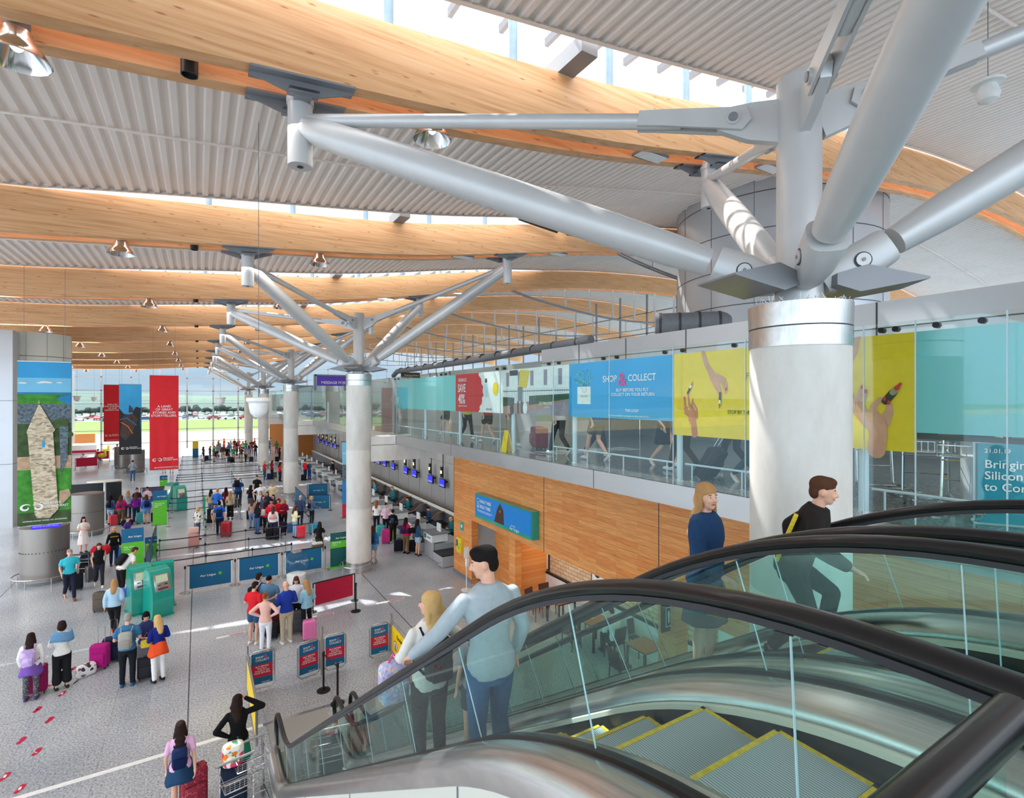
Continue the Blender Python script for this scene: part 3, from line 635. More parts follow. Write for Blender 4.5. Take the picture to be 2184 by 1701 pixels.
t = thing('globe_lamp', 'white globe lamp with flat brim hanging at the upper right', 'lamp', (a*7.6, b*7.6, EYE+v*7.6))
MB().lathe([(.05, .12), (.2, .1), (.2, .06), (.1, .05), (.12, 0), (.145, -.08), (.12, -.17), (.05, -.21), (.005, -.22)], 'white', n=28).build('shade', t)
MB().tube([(0, 0, .1), (0, 0, 1.7)], .006, 'mid_grey', 5).build('wire', t)
# black profile bars fixed on the second beam pair at the right
for (p0, p1, w_) in (((1105, 467), (1187, 495), 'left'), ((1207, 499), (1287, 515), 'right')):
    A, B = XZ(*p0, 16.6), XZ(*p1, 16.6)
    m = MB().tube([(A[0], 16.55, A[1]), (B[0], 16.55, B[1])], .06, 'black', 6); tag(m.build('light_bar'), 'black light bar against the second beam pair, the %s one' % w_, 'light bar')
# ------------------------------------------------------------------ hanging banners
def banner(px0, px1, pytop, pybot, d, lbl, mname):
    # plane y = const at depth d measured under the left edge
    a, b, v = ray(px0, pybot); y = b*d; X0 = a*d; X1 = XZ(px1, pybot, y)[0]; z0 = XZ((px0+px1)/2, pybot, y)[1]; z1 = XZ((px0+px1)/2, pytop, y)[1]
    t = thing('hanging_banner', lbl, 'banner', M=face_my(X0, y, z0)); W, H = X1-X0, z1-z0
    MB().grid([[(W*i/12, H*j/20, .03*math.sin(i*1.3)*(1-j/20)*.6) for i in range(13)] for j in range(21)] , mname).grid([[(W*i/12, H*j/20, -.004+.03*math.sin(i*1.3)*(1-j/20)*.6) for i in range(13)] for j in range(21)], mname).build('cloth', t)
    MB().tube([(0, H, 0), (W, H, 0)], .025, 'steel', 6).tube([(0, 0, 0), (W, 0, 0)], .02, 'steel', 6).build('bar', t)
    zt = prof(X0)+BH-z0
    for q in (.12, .88): MB().tube([(W*q, H, 0), (W*q, zt, 0)], .006, 'mid_grey', 4).build('wire', t)
    return t, W, H
def swirl(t, x, y, s, z=.03):        # the white double-spiral emblem
    m = MB()
    for cx_, sg in ((-.42, 1), (.42, -1)):
        P, Wd = [], []
        for i in range(15):
            a = R(40+i*24)*sg+(math.pi if sg < 0 else 0); r = s*(.42-.018*i); P.append((x+cx_*s+r*math.cos(a), y+r*.8*math.sin(a))); Wd.append(s*(.02+.07*math.sin(math.pi*i/14)))
        stroke(m, P, Wd, 'white', z)
    return m.build('emblem', t)
# tower banner
mat('ban_sky', (60, 160, 214), .8, 0, .12, .5); mat('ban_sky2', (124, 196, 228), .8, 0, .1, .5); mat('ban_green', (64, 140, 48), .8, 0, .35, 4); mat('ban_dkgreen', (62, 84, 46), .8, 0, .4, 4)
mat('ban_town', (96, 110, 120), .8, 0, .6, 12); mat('ban_sea', (40, 130, 190), .8, 0, .1, 1); mat('ban_sand', (190, 160, 130), .8, 0, .2, 5); mat('ban_wall', (150, 140, 130), .8, 0, .4, 12)
def f_stone(n, b):
    t = N(n, 'ShaderNodeTexCoord'); m1 = N(n, 'ShaderNodeMapping'); m1.inputs['Scale'].default_value = (5, 11, 1); n.links.new(t.outputs['Object'], m1.inputs[0]); vo = N(n, 'ShaderNodeTexVoronoi', i_Scale=1.6); n.links.new(m1.outputs[0], vo.inputs['Vector'])
    r = ramp(n, vo.outputs['Color'], [(.15, (150, 134, 112)), (.5, (200, 184, 156)), (.85, (226, 212, 186))]); n.links.new(r.outputs[0], b.inputs['Base Color']); b.inputs['Roughness'].default_value = .85
nodes_mat('ban_stone', f_stone)
t, W, H = banner(37, 152, 771, 1118, 19.0, 'tall hanging banner with a photograph of a stone round tower under blue sky', 'ban_dkgreen')
m = MB(); X = lambda f: f*W; Y = lambda f: f*H
def yq(m, y0, y1, mm, z, n=10):
    rows = [[(X(i/12), Y(y0+(y1-y0)*j/n), z+.03*math.sin(i*1.3)*(1-(y0+(y1-y0)*j/n))*.6) for i in range(13)] for j in range(n+1)]; m.grid(rows, mm)
yq(m, .90, 1, 'ban_sky', .006); yq(m, .81, .9, 'ban_sky2', .006)
yq(m, .80, .812, 'ban_sea', .008); yq(m, .74, .80, 'ban_green', .007); yq(m, .62, .74, 'ban_town', .007); yq(m, .42, .62, 'ban_dkgreen', .006); yq(m, .34, .42, 'ban_sand', .007); yq(m, .08, .34, 'ban_green', .007); yq(m, 0, .08, 'ban_dkgreen', .009)
m.face([(X(.72), Y(.77), .05), (X(1), Y(.735), .05), (X(1), Y(.80), .05), (X(.8), Y(.785), .05)], 'ban_sea')
for x_, y_, r_ in ((.6, .60, .14), (.8, .62, .16), (.16, .52, .12), (.75, .52, .1), (.95, .55, .1)): disc(m, X(x_), Y(y_), r_*W, 'ban_dkgreen', .045, ry=r_*W*.8)
for x_, y_, r_ in ((.5, .875, .1), (.58, .872, .08), (.42, .87, .07), (.78, .872, .06), (.1, .868, .08)): disc(m, X(x_), Y(y_), r_*W, 'white', .045, ry=r_*W*.22)
m.face([(X(.78), Y(.60), .046), (X(.95), Y(.60), .046), (X(.93), Y(.40), .046), (X(.8), Y(.3), .046)], 'ban_town')
m.face([(X(.77), Y(.10), .046), (X(1), Y(.17), .046), (X(.96), Y(.21), .046), (X(.78), Y(.2), .046)], 'ban_sand')
m.build('printed_landscape', t)
m = MB(); m.face([(X(.36), Y(.045), .06), (X(.6), Y(.04), .06), (X(.76), Y(.09), .06), (X(.66), Y(.565), .06), (X(.70), Y(.58), .06), (X(.40), Y(.745), .06), (X(.17), Y(.57), .06), (X(.19), Y(.555), .06), (X(.32), Y(.07), .06)], 'ban_stone')
m.face([(X(.46), Y(.475), .064), (X(.51), Y(.475), .064), (X(.51), Y(.515), .064), (X(.46), Y(.515), .064)], 'ban_sky')
m.face([(X(.385), Y(.735), .06), (X(.415), Y(.735), .06), (X(.40), Y(.765), .06)], 'ban_stone'); m.build('printed_tower', t)
swirl(t, X(.27), Y(.112), .40, .08)
text("IRELAND'S\nANCIENT EAST", .11, 'white', t, X(.47), Y(.125), .07); text('ARDMORE ROUND TOWER, CO. WATERFORD.', .06, 'white', t, X(.1), Y(.025), .07)
# red and horse banners
def red_banner(px0, px1, t0, b0, d, lbl, lines, sz, yf, name=True):
    t, W, H = banner(px0, px1, t0, b0, d, lbl, 'banner_red')
    text('\n'.join(lines), sz, 'white', t, W/2, H*yf, .04, 'CENTER', .012)
    swirl(t, W*.26, H*.105, W*.2, .04); text("IRELAND'S\nANCIENT EAST", W*.075, 'white', t, W*.46, H*.115, .04); text('IRELANDSANCIENTEAST.COM', W*.06, 'white', t, W*.16, H*.02, .04); return t
red_banner(319, 381, 800, 1001, 32.9, 'long bright red hanging banner reading A LAND OF GREAT STORIES AND STORYTELLERS', ['A LAND', 'OF GREAT', 'STORIES AND', 'STORYTELLERS.'], .2, .66)
red_banner(221, 259, 820, 941, 55, 'farthest red hanging banner reading EXPLORE THE WONDERS OF OUR ANCIENT PAST', ['EXPLORE', 'THE WONDERS', 'OF OUR', 'ANCIENT PAST'], .2, .64)
t, W, H = banner(254, 302, 819, 969, 44.7, 'blue hanging banner with a printed dark horse head wearing a bridle', 'ban_sky')
m = MB(); z = .045
m.face([(0, 0, z), (W, 0, z), (W, H*.2, z), (W*.94, H*.45, z), (W*.97, H*.66, z), (W*.75, H*.68, z), (W*.63, H*.62, z), (W*.6, H*.56, z), (W*.2, H*.58, z), (0, H*.66, z)], 'black')
m.face([(W*.42, H*.6, z), (W*.45, H*.71, z), (W*.58, H*.66, z), (W*.62, H*.6, z)], 'wood_dark')
m.face([(W*.03, H*.28, z+.004), (W*.3, H*.2, z+.004), (W*.62, H*.34, z+.004), (W*.85, H*.5, z+.004), (W*.6, H*.58, z+.004), (W*.2, H*.56, z+.004)], 'wood_dark')
stroke(m, [(W*.05, H*.5), (W*.35, H*.52), (W*.75, H*.42)], [.04, .06, .05], 'aer_blue', z+.008); stroke(m, [(W*.1, H*.46), (W*.4, H*.4), (W*.6, H*.3)], [.03, .03, .03], 'orange_wood', z+.01)
disc(m, W*.55, H*.51, .09, 'black', z+.012); disc(m, W*.22, H*.27, .2, 'dark_grey', z+.01); m.build('printed_horse', t)
swirl(t, W*.26, H*.09, W*.2, .06); text("IRELAND'S\nANCIENT EAST", W*.075, 'white', t, W*.46, H*.1, .06)
# ------------------------------------------------------------------ gallery glazing and advertisements (plane x = 7.25 / 7.32)
GX = 7.16
gy = [YX(p, GX) for p in (560, 600, 668, 740, 846, 945, 1067, 1180, 1300, 1436, 1590, 1720, 1842)]+[2.7, 1.9, 1.1, .3]
for i, (a, b) in enumerate(zip(gy[:-1], gy[1:])):
    t = thing('glass_panel', 'frameless clear glass panel of the gallery screen, %s from the far end' % ORD[i].replace('nearest', 'first'), 'glass panel', (GX, b, 5.6), group='gallery screen glass')
    MB().b2((-.008, .006, 0), (.008, a-b-.006, 2.42), 'teal_glass').build('glass', t)
    MB().b2((-.009, -.006, 0), (.009, .0055, 2.42), 'pale_blue_paint').build('seal', t)
    m = MB()
    for q in (.2, a-b-.2): m.cyl((.05, q, 2.34), (-.02, q, 2.34), .035, 'black', 12)
    m.build('glass_clamp', t)
AX = 7.3
def ad(name, px0, px1, zt, zb, m, lbl):
    y0, y1 = YX(px0, AX), YX(px1, AX); t = thing(name, lbl, 'advertisement', M=face_mx(AX, y0, zb)); W, H = y0-y1, zt-zb
    panel('board', W, H, m, t, .03); return t, W, H
t, W, H = ad('film_panel', 846, 972, 7.9, 6.7, 'film_teal', 'plain teal glazing panel left of the red SAVE advertisement')
t, W, H = ad('film_panel', 1953, 2330, 7.9, 6.7, 'film_teal', 'plain teal glazing panel right of the yellow lipstick advertisement')
tag(MB().b2((7.4, YX(2330, AX), 6.62), (7.46, YX(1800, AX), 6.68), 'dark_grey').build('rail'), 'dark rail under the teal panel right of the nearest column', 'rail')
t, W, H = ad('advertisement', 972, 1073, 7.9, 6.7, 'white', 'red and white perfume advertisement reading SAVE 40% on the gallery')
m = MB(); pts = [(0, 0), (W*.5, 0)]
for i in range(15): f = i/14; pts.append((W*(.52+.1*math.sin(f*math.pi)+.015*math.sin(i*2.3)), H*f))
pts.append((0, H)); m.face([(a, b, .004) for a, b in pts], 'red'); m.build('brush_stroke', t)
text('FRAGRANCES', H*.13, 'white', t, W*.07, H*.8, .008, bold=0, sx=.62); text('SAVE', H*.31, 'white', t, W*.06, H*.52, sx=.68, bold=.012); text('40%', H*.37, 'white', t, W*.07, H*.21, sx=.66, bold=.012); text('COMPARED TO DOWNTOWN', H*.05, 'white', t, W*.07, H*.13, sx=.75); text('THE LOOP', H*.06, 'black', t, W*.68, H*.06)
m = MB(); m.face([(W*.64, H*.38, .004), (W*.72, H*.38, .004), (W*.72, H*.72, .004), (W*.64, H*.72, .004)], 'pale_blue_paint'); m.face([(W*.66, H*.74, .004), (W*.70, H*.74, .004), (W*.70, H*.84, .004), (W*.66, H*.84, .004)], 'dark_grey')
disc(m, W*.86, H*.58, W*.05, 'yellow', .006, ry=H*.16); m.build('printed_bottles', t)
t, W, H = ad('advertisement', 1073, 1214, 7.9, 6.7, 'white', 'street photograph advertisement of a woman walking dogs past white houses')
m = MB(); mat('road', (150, 140, 150), .5, 0, .2, 20); mat('hedge', (52, 74, 52), .6, 0, .4, 20); mat('pave', (176, 130, 116), .5)
m.face([(0, 0, .003), (W, 0, .003), (W, H*.35, .003), (W*.35, 0, .003)], 'road'); m.face([(0, 0, .002), (W*.45, 0, .002), (W, H*.32, .002), (W, H*.38, .002), (0, H*.2, .002)], 'pave')
m.face([(0, H*.16, .004), (W*.2, H*.2, .004), (W*.2, H*.36, .004), (0, H*.38, .004)], 'hedge'); m.face([(W*.44, H*.2, .004), (W, H*.34, .004), (W, H*.44, .004), (W*.44, H*.4, .004)], 'hedge')
for i in range(5): quad(m, W*(.06+.2*i), H*.62, W*(.11+.2*i), H*.94, 'road', .003)
for i in range(34): quad(m, W*i/34, H*.26, W*i/34+.008, H*.56, 'dark_grey', .0035)
quad(m, 0, H*.5, W, H*.515, 'dark_grey', .0035); m.build('printed_street', t)
m = MB(); m.face([(W*.27, H*.6, .006), (W*.4, H*.56, .006), (W*.45, H*.94, .006), (W*.3, H*.98, .006)], 'line_yellow'); quad(m, W*.12, H*.86, W*.26, H*.98, 'black', .006); quad(m, W*.26, H*.28, W*.34, H*.6, 'mid_grey', .007); quad(m, W*.25, 0, W*.28, H*.28, 'dark_grey', .007); quad(m, W*.31, H*.02, W*.34, H*.28, 'dark_grey', .007)
disc(m, W*.16, H*.1, W*.035, 'black', .006, ry=H*.13); disc(m, W*.38, H*.14, W*.035, 'white', .006, ry=H*.13); m.build('printed_figure', t)
text('JO MALONE', H*.085, 'white', t, W*.6, H*.22, bold=0); text('LONDON', H*.04, 'white', t, W*.67, H*.15, bold=0)
t, W, H = ad('advertisement', 1214, 1436, 7.9, 6.7, mat('loop_blue', (0, 158, 220), .4, 0, .03, 1), 'bright blue SHOP & COLLECT advertisement with a white shopping bag')
text('SHOP', H*.155, 'white', t, W*.38, H*.63, sx=.92, bold=.01); text('&', H*.32, 'magenta', t, W*.535, H*.56, .012, bold=.01); text('COLLECT', H*.155, 'white', t, W*.625, H*.63, sx=.92, bold=.01)
text('BUY BEFORE YOU FLY\nCOLLECT ON YOUR RETURN', H*.075, 'white', t, W*.66, H*.46, align='CENTER'); text('THE LOOP', H*.065, 'white', t, W*.6, H*.12, bold=.012); text('Free service available for passengers travelling within the E.U.', H*.038, 'white', t, W*.44, H*.04)
m = MB(); quad(m, W*.1, H*.24, W*.25, H*.56, 'white', .004); rs = random.Random(2)
for i in range(90):
    a = rs.uniform(.3, 2.84); r = rs.uniform(.02, .3); disc(m, W*.18+r*H*math.cos(a)*1.2, H*.57+r*H*math.sin(a), rs.uniform(.006, .022), rs.choice(['lime', 'aer_blue', 'film_teal', 'kiosk_teal']), .006, 7)
stroke(m, [(W*.15, H*.56), (W*.16, H*.48), (W*.18, H*.45), (W*.2, H*.48), (W*.21, H*.56)], [.006]*5, 'line_yellow', .008); m.build('printed_bag', t); text('THE LOOP', H*.045, 'mid_grey', t, W*.135, H*.37)
# yellow lipstick advertisement
t, W, H = ad('advertisement', 1436, 1953, 7.9, 6.46, 'yellow', 'large yellow advertisement with hands holding red lipsticks, passing behind the nearest column')
yL = YX(1436, AX); fx = lambda px, py: (yL-YZ(px, py, AX)[0], YZ(px, py, AX)[1]-6.46)
mat('hand_print', (226, 160, 130), .5, 0, .1, 6); mat('hand_print2', (214, 120, 90), .5, 0, .1, 6)
def hand(pts_list, m_, zz=.004):
    mb = MB()
    for P, Wd in pts_list: stroke(mb, [fx(*p) for p in P], [q/300 for q in Wd], m_, zz)
    return mb.build('printed_hand', t)
def lipstick(a, b, wd, z=.012, blk=.62):
    A, B = Vector(fx(*a)), Vector(fx(*b)); mb = MB(); C = A.lerp(B, .5); D = A.lerp(B, .74)
    stroke(mb, [tuple(A), tuple(C)], [wd, wd], 'black', z); stroke(mb, [tuple(C), tuple(D)], [wd*.8, wd*.8], 'chrome', z+.002); stroke(mb, [tuple(D), tuple(B)], [wd*.6, wd*.35], 'red', z+.004); return mb.build('printed_lipstick', t)
lipstick((1890, 855), (1922, 818), .045); lipstick((1468, 838), (1479, 814), .02); lipstick((1537, 838), (1536, 870), .02)
hand([([(1482, 926), (1480, 905), (1476, 892)], (17, 16, 22)), ([(1478, 890), (1462, 872), (1461, 850)], (17, 8, 5)), ([(1480, 885), (1470, 860), (1468, 842)], (15, 6, 5)), ([(1484, 888), (1476, 864), (1478, 852)], (12, 6, 5)), ([(1486, 890), (1486, 872), (1478, 856)], (9, 6, 4)), ([(1470, 885), (1462, 880), (1466, 868)], (10, 7, 5))], 'hand_print2')
hand([([(1500, 752), (1506, 775), (1516, 792), (1522, 806)], (11, 12, 15, 20)), ([(1522, 806), (1534, 826), (1538, 842)], (16, 8, 6)), ([(1528, 804), (1542, 818), (1548, 838)], (12, 8, 5)), ([(1528, 800), (1546, 808), (1550, 826)], (10, 7, 5)), ([(1518, 806), (1526, 824), (1533, 838)], (10, 7, 5))], 'hand_print')
hand([([(1870, 960), (1874, 925), (1868, 900)], (30, 30, 34)), ([(1862, 905), (1846, 880), (1838, 862), (1846, 838)], (26, 11, 9, 7)), ([(1856, 898), (1832, 872), (1830, 850), (1838, 828)], (24, 10, 8, 7)), ([(1850, 900), (1820, 872), (1818, 845)], (20, 10, 7)), ([(1864, 890), (1862, 868), (1876, 852), (1892, 850)], (24, 11, 9, 7)), ([(1884, 900), (1896, 880), (1898, 862)], (24, 15, 9))], 'hand_print')
m = MB()
for p in ((1848, 834), (1840, 825), (1818, 840), (1897, 858), (1888, 850), (1461, 848), (1550, 830)): a, b = fx(*p); disc(m, a, b, .018, 'red', .018, 8, .03)
a, b = fx(1813, 722); m.face([(a, b, .004), (a+.13, b+.02, .004), (a+.09, b-.2, .004), (a, b-.36, .004)], 'hand_print'); m.build('printed_details', t)
a, b = fx(1552, 882); text('STOP BY THE COUNTER', .085, 'black', t, a, b, sx=.8, bold=.01); a, b = fx(1590, 808); text('FREE', .14, 'mid_grey', t, a, b, bold=.0)
# far purple advertisement and message screen
t, W, H = ad('advertisement', 572, 668, 7.6, 5.75, 'purple_ad', 'purple and pink advertisement on the far gallery glass beyond the second column')
m = MB(); quad(m, W*.35, H*.2, W*.7, H*.85, 'magenta', .004); disc(m, W*.45, H*.5, W*.08, 'white', .006, ry=H*.25); disc(m, W*.6, H*.45, W*.07, 'white', .006, ry=H*.22); quad(m, 0, 0, W*.14, H, 'white', .005); m.build('printed_flowers', t)
text('AIRFRANCE', .26, 'white', t, W*.73, H*.78, sx=.9); text('PARIS\nAND BEYOND', .2, 'white', t, W*.73, H*.35)
t = thing('message_screen', 'purple screen reading MESSAGE FOR above the gallery glass', 'screen', M=face_my(*[(lambda q: (q[0], 34, q[1]))(XZ(676, 822, 34))][0]))
W = XZ(738, 822, 34)[0]-XZ(676, 822, 34)[0]; panel('screen', W, .6, mat('msg_purple', (62, 36, 130), .4, emit=.5), t, .1); text('MESSAGE FOR', .24, 'white', t, .25, .12, bold=.01); MB().box((W/2, .65, 0), (W+.3, .1, .3), 'mid_grey').box((-.12, .2, 0), (.12, 1, .3), 'mid_grey').build('frame', t)
t = thing('hanging_sign', 'small black departures sign hanging by the gallery back wall', 'sign', M=face_my(*[(lambda q: (q[0], 24, q[1]))(XZ(856, 805, 24))][0])); panel('board', .95, .26, 'black', t, .08); text('Departure Gates', .1, 'line_yellow', t, .15, .1); MB().cyl((.2, .26, 0), (.2, .8, 0), .012, 'mid_grey', 6).cyl((.75, .26, 0), (.75, .8, 0), .012, 'mid_grey', 6).build('rod', t)
# gallery posts, low rail, wet floor sign
for i, px in enumerate((700, 908, 982, 1095, 1226, 1450, 1842)):
    tag(MB().cyl((7.62, YX(px, 7.62), 5.6), (7.62, YX(px, 7.62), 6.9), .055 if px != 1842 else .06, 'pale_blue_paint', 16).cyl((7.62, YX(px, 7.62), 5.6), (7.62, YX(px, 7.62), 5.62), .09, 'steel', 16).build('post'), 'round pale post behind the gallery glass, %s from the far end' % ORD[i].replace('nearest', 'first'), 'post', 'gallery screen posts')
for i, (pa, pb) in enumerate(((908, 1067), (1180, 1436), (1462, 1600), (1860, 2300), (850, 905))):
    a, b = YX(pa, 7.7), YX(pb, 7.7); t = thing('low_rail', 'low tubular steel rail behind the gallery glass, %s' % ('between the two farthest round posts', 'under the blue advertisement', 'under the left part of the yellow advertisement', 'beside the luggage trolleys', 'at the far end')[i], 'rail', (7.7, b, 5.6))
    MB().tube([(0, 0, .3), (0, a-b, .3)], .018, 'pale_blue_paint', 8).build('bar', t); n_ = max(2, int((a-b)/1.2)+1)
    for j in range(n_): q = .15+(a-b-.3)*j/(n_-1); MB().cyl((0, q, 0), (0, q, .3), .014, 'pale_blue_paint', 8).cyl((0, q, 0), (0, q, .012), .04, 'steel', 10).build('leg', t)
y = YX(1083, 7.5); t = thing('wet_floor_sign', 'yellow folding wet floor sign standing behind the gallery glass', 'wet floor sign', M=face_mx(7.45, y+.15, 5.6))
MB().grid([[(0, 0, .08), (.3, 0, .08), (.3, 0, .1), (0, 0, .1)], [(.05, .62, -.02), (.25, .62, -.02), (.25, .62, .0), (.05, .62, .0)]], 'yellow', False, True, True).build('front_panel', t)
MB().grid([[(0, 0, -.14), (.3, 0, -.14), (.3, 0, -.12), (0, 0, -.12)], [(.05, .62, -.02), (.25, .62, -.02), (.25, .62, .0), (.05, .62, .0)]], 'yellow', False, True, True).build('rear_panel', t)
text('C\nA\nU\nT\nI\nO\nN', .07, 'black', t, .13, .5, .05)
# information stand and trolleys on the upper floor
t = thing('information_stand', 'teal poster stand reading Bringing Silicon Valley to Cork on the upper floor', 'poster stand', M=frame((8.0, YX(2085, 8.0), 5.6), (.55, -.84, 0)))
panel('poster', 1.1, .95, mat('poster_teal', (0, 140, 160), .4), t, .5, 0, .02); MB().box((.55, .5, -.26), (1.16, 1.0, .44), 'panel_grey').build('cabinet', t)
text('21.01.19', .07, 'white', t, .06, .86); text('Bringing\nSilicon Valley\nto Cork', .135, 'white', t, .06, .68, bold=.012); text('Pendlet', .08, 'white', t, .1, .18)
def trolley(loc, rz, lbl, group=None, mm='chrome', grip='black'):
    t = thing('luggage_trolley', lbl, 'luggage trolley', loc, rz, group)
    m = MB()
    for s_ in (-.26, .26): m.tube([(s_, -.45, .18), (s_*.8, .5, .14), (s_*.7, .62, .16)], .018, mm, 8).tube([(s_, -.45, .18), (s_*.95, -.5, 1.0)], .018, mm, 8)
    for q in (-.3, 0, .3): m.tube([(-.25, q, .17), (.25, q, .17)], .012, mm, 6)
    for q in (.45, .7): m.tube([(-.26, -.47, q), (.26, -.47, q)], .012, mm, 6)
    m.build('frame', t)
    MB().tube([(-.3, -.53, 1.02), (.3, -.53, 1.02)], .022, grip, 10).build('handle', t)
    m = MB()
    for i in range(7): m.tube([(-.24, -.42+.05*i, .78), (.24, -.42+.05*i, .78)], .005, mm, 4)
    for q in (.78, .92): m.tube([(-.25, -.46, q), (-.25, -.1, q), (.25, -.1, q), (.25, -.46, q)], .008, mm, 5)
    for i in range(8): m.tube([(-.25+.071*i, -.1, .78), (-.25+.071*i, -.1, .92)], .005, mm, 4)
    m.build('basket', t)
    for s_, q in ((-.24, -.45), (.24, -.45), (0, .58)): MB().cyl((s_-.018, q, .075), (s_+.018, q, .075), .075, 'mid_grey', 14).cyl((s_-.022, q, .075), (s_+.022, q, .075), .03, mm, 10).build('wheel', t)
    return t
for i, (px, xx) in enumerate(((2050, 7.95), (1990, 8.4), (1900, 8.8))): trolley((xx, YX(px, xx), 5.6), R(100+20*i), 'steel luggage trolley on the upper floor right of the nearest column, %s' % ('the nearest', 'the middle one', 'the farthest')[i])
# ------------------------------------------------------------------ escalators
K = math.tan(R(33.9))
def path(zt, yt=1.5, Lt=1.0, Lb=.55, y0=-1.6, y1=10.9, n=90, zb=None):
    zb = zt-5.6 if zb is None else zb; yb = yt+(zt-zb)/K; P = []
    for i in range(n+1):
        y = y0+(y1-y0)*i/n
        if y < yt-Lt: z = zt
        elif y < yt+Lt: z = zt-K*(y-yt+Lt)**2/(4*Lt)
        elif y < yb-Lb: z = zt-K*(y-yt)
        elif y < yb+Lb: z = zb+K*(yb+Lb-y)**2/(4*Lb)
        else: z = zb
        P.append((y, z))
    return P
def at(P, y):
    for (a, za), (b, zb_) in zip(P[:-1], P[1:]):
        if y <= b: return za+(zb_-za)*max(0, (y-a))/(b-a)
    return P[-1][1]
STEPS = path(5.6, 1.45, zb=.0, Lt=.3, Lb=.6)
def escalator(xa, xb, lbl, seed):
    t = thing('escalator', lbl, 'escalator', (xa, 11, 0), group='escalators')
    t.location = (0, 0, 0); HR = path(6.55, zb=.95); DK = path(5.9, zb=.32); xm = (xa+xb)/2
    for sgn, x in ((-1, xa), (1, xb)):
        pts = [(x, y, z) for y, z in HR]; zc = .95-.33
        pts += [(x, 10.9+.33*math.sin(a), zc+.33*math.cos(a)) for a in [R(12*i) for i in range(1, 16)]]; pts += [(x, 10.9-.35, zc-.33)]
        rows = []; n = 14
        for i, p in enumerate(pts):
            d = (Vector(pts[min(i+1, len(pts)-1)])-Vector(pts[max(0, i-1)])).normalized(); up = Vector((1, 0, 0)).cross(d)
            up = up if up.length else Vector((0, 0, 1))
            rows.append([Vector(p)+Vector((1, 0, 0))*.042*math.cos(q)*(1 if math.sin(q) > -.2 else .8)+up*(.028*math.sin(q)) for q in [2*math.pi*j/n for j in range(n)]])
        MB().grid(rows, 'rubber', True, True, True).build('handrail', t)
        m = MB(); m.sweep([(x-.012, -.05), (x+.012, -.05), (x+.02, -.026), (x-.02, -.026)], HR, 'dark_grey', True, False); m.build('handrail_track', t)
        ys = [-1.5, .0, .75, 1.55, 2.5, 3.5, 4.55, 5.6, 6.65, 7.7, 8.8, 9.75, 10.85]
        def off(y): return .30 if 2.2 < y < 9.4 else (.3*(y-.6)/1.6 if .6 < y <= 2.2 else (.3*(10.6-y)/1.2 if 9.4 <= y < 10.6 else 0))
        for a, b in zip(ys[:-1], ys[1:]):
            m = MB(); rows = []
            for i in range(9):
                f = i/8; yl = a+.003+(b-a-.006)*f; yh = yl+off(a)*(1-f)+off(b)*f
                rows.append([(x-.006, yl, at(DK, yl)-.02), (x+.006, yl, at(DK, yl)-.02), (x+.006, yh, at(HR, yh)-.06), (x-.006, yh, at(HR, yh)-.06)])
            m.grid(rows, 'escalator_glass', False, True, True); g = m.build('glass_panel', t)
            MB().grid([[(x+i_*.003, b+j_*.002, at(DK, b)) for i_, j_ in ((-1, -1), (1, -1), (1, 1), (-1, 1))], [(x+i_*.003, b+off(b)+j_*.002, at(HR, b+off(b))-.06) for i_, j_ in ((-1, -1), (1, -1), (1, 1), (-1, 1))]], 'pale_blue_paint', False, True, True).build('seam', g)
        g = MB(); zc = .62
        g.grid([[(x, 10.85, .3), (x, 10.85, .88)]]+[[(x, 10.88+.3*math.sin(R(a)), .3), (x, 10.88+.3*math.sin(R(a)), max(.3, .62+.3*math.cos(R(a))))] for a in range(5, 91, 10)], 'escalator_glass', False); g.build('glass_newel', t)
        # inner and outer decks
        o = sgn
        q_ = o*(.78 if 2.4 < x < 2.8 else 1)
        MB().sweep([(x+q_*.02, 0), (x+q_*.07, .012), (x+q_*.13, .0), (x+q_*.175, -.035), (x+q_*.2, -.09), (x+q_*.205, -.17), (x+q_*.19, -.18), (x+q_*.02, -.02)], DK, 'brushed_steel').build('outer_deck', t)
        MB().sweep([(x-o*.02, 0), (x-o*.06, .008), (x-o*.13, -.03), (x-o*.17, -.08), (x-o*.175, -.11), (x-o*.16, -.11), (x-o*.02, -.02)], DK, 'brushed_steel').build('inner_deck', t)
        MB().sweep([(x-.02, .0), (x-.02, .02), (x+.02, .02), (x+.02, .0)], DK, 'rubber', True, False).build('glass_gasket', t)
        MB().sweep([(x-o*.165, -.115), (x-o*.19, -.125), (x-o*.19, -.155), (x-o*.165, -.15)], DK, 'cream_panel').build('light_strip', t)
        MB().sweep([(x-o*.172, -.15), (x-o*.18, -.50)], DK, 'black_skirt', False, False).build('skirt', t)
        MB().sweep([(x-o*.178, -.24), (x-o*.20, -.25), (x-o*.20, -.265), (x-o*.178, -.27)], DK, 'black').build('skirt_brush', t)
        m = MB(); m.sweep([(x+q_*.195, -.17), (x+q_*.195, -.75), (x+q_*.15, -.75)], [(y, max(z, .34)) for y, z in DK], 'cream_panel', False, False)
        for y in (2.4, 4.6, 6.8, 9.0): m.box((x+q_*.197, y, at(DK, y)-.46), (.006, .012, .56), 'mid_grey')
        m.build('side_cladding', t)
        MB().sweep([(x-o*.02, -.02), (x-o*.02, -.32)], [(10.7, .32), (11.3, .32)], 'steel', False, False).b2((x-.09, 10.75, 0), (x+.09, 11.15, .33), 'brushed_steel').build('newel_base', t)
    m = MB().sweep([(xa+.1, -.62), (xb-.1, -.62), (xb-.1, -.9), (xa+.1, -.9)], [(y, max(z, .34+.6)) for y, z in DK], 'mid_grey', True, False); m.build('truss', t)
    x0, x1 = xa+.185, xb-.185; y = .18; i = 0
    MB().b2((x0, -1.6, 5.5), (x1, .2, 5.6), 'studded_plate').build('upper_landing_plate', t)
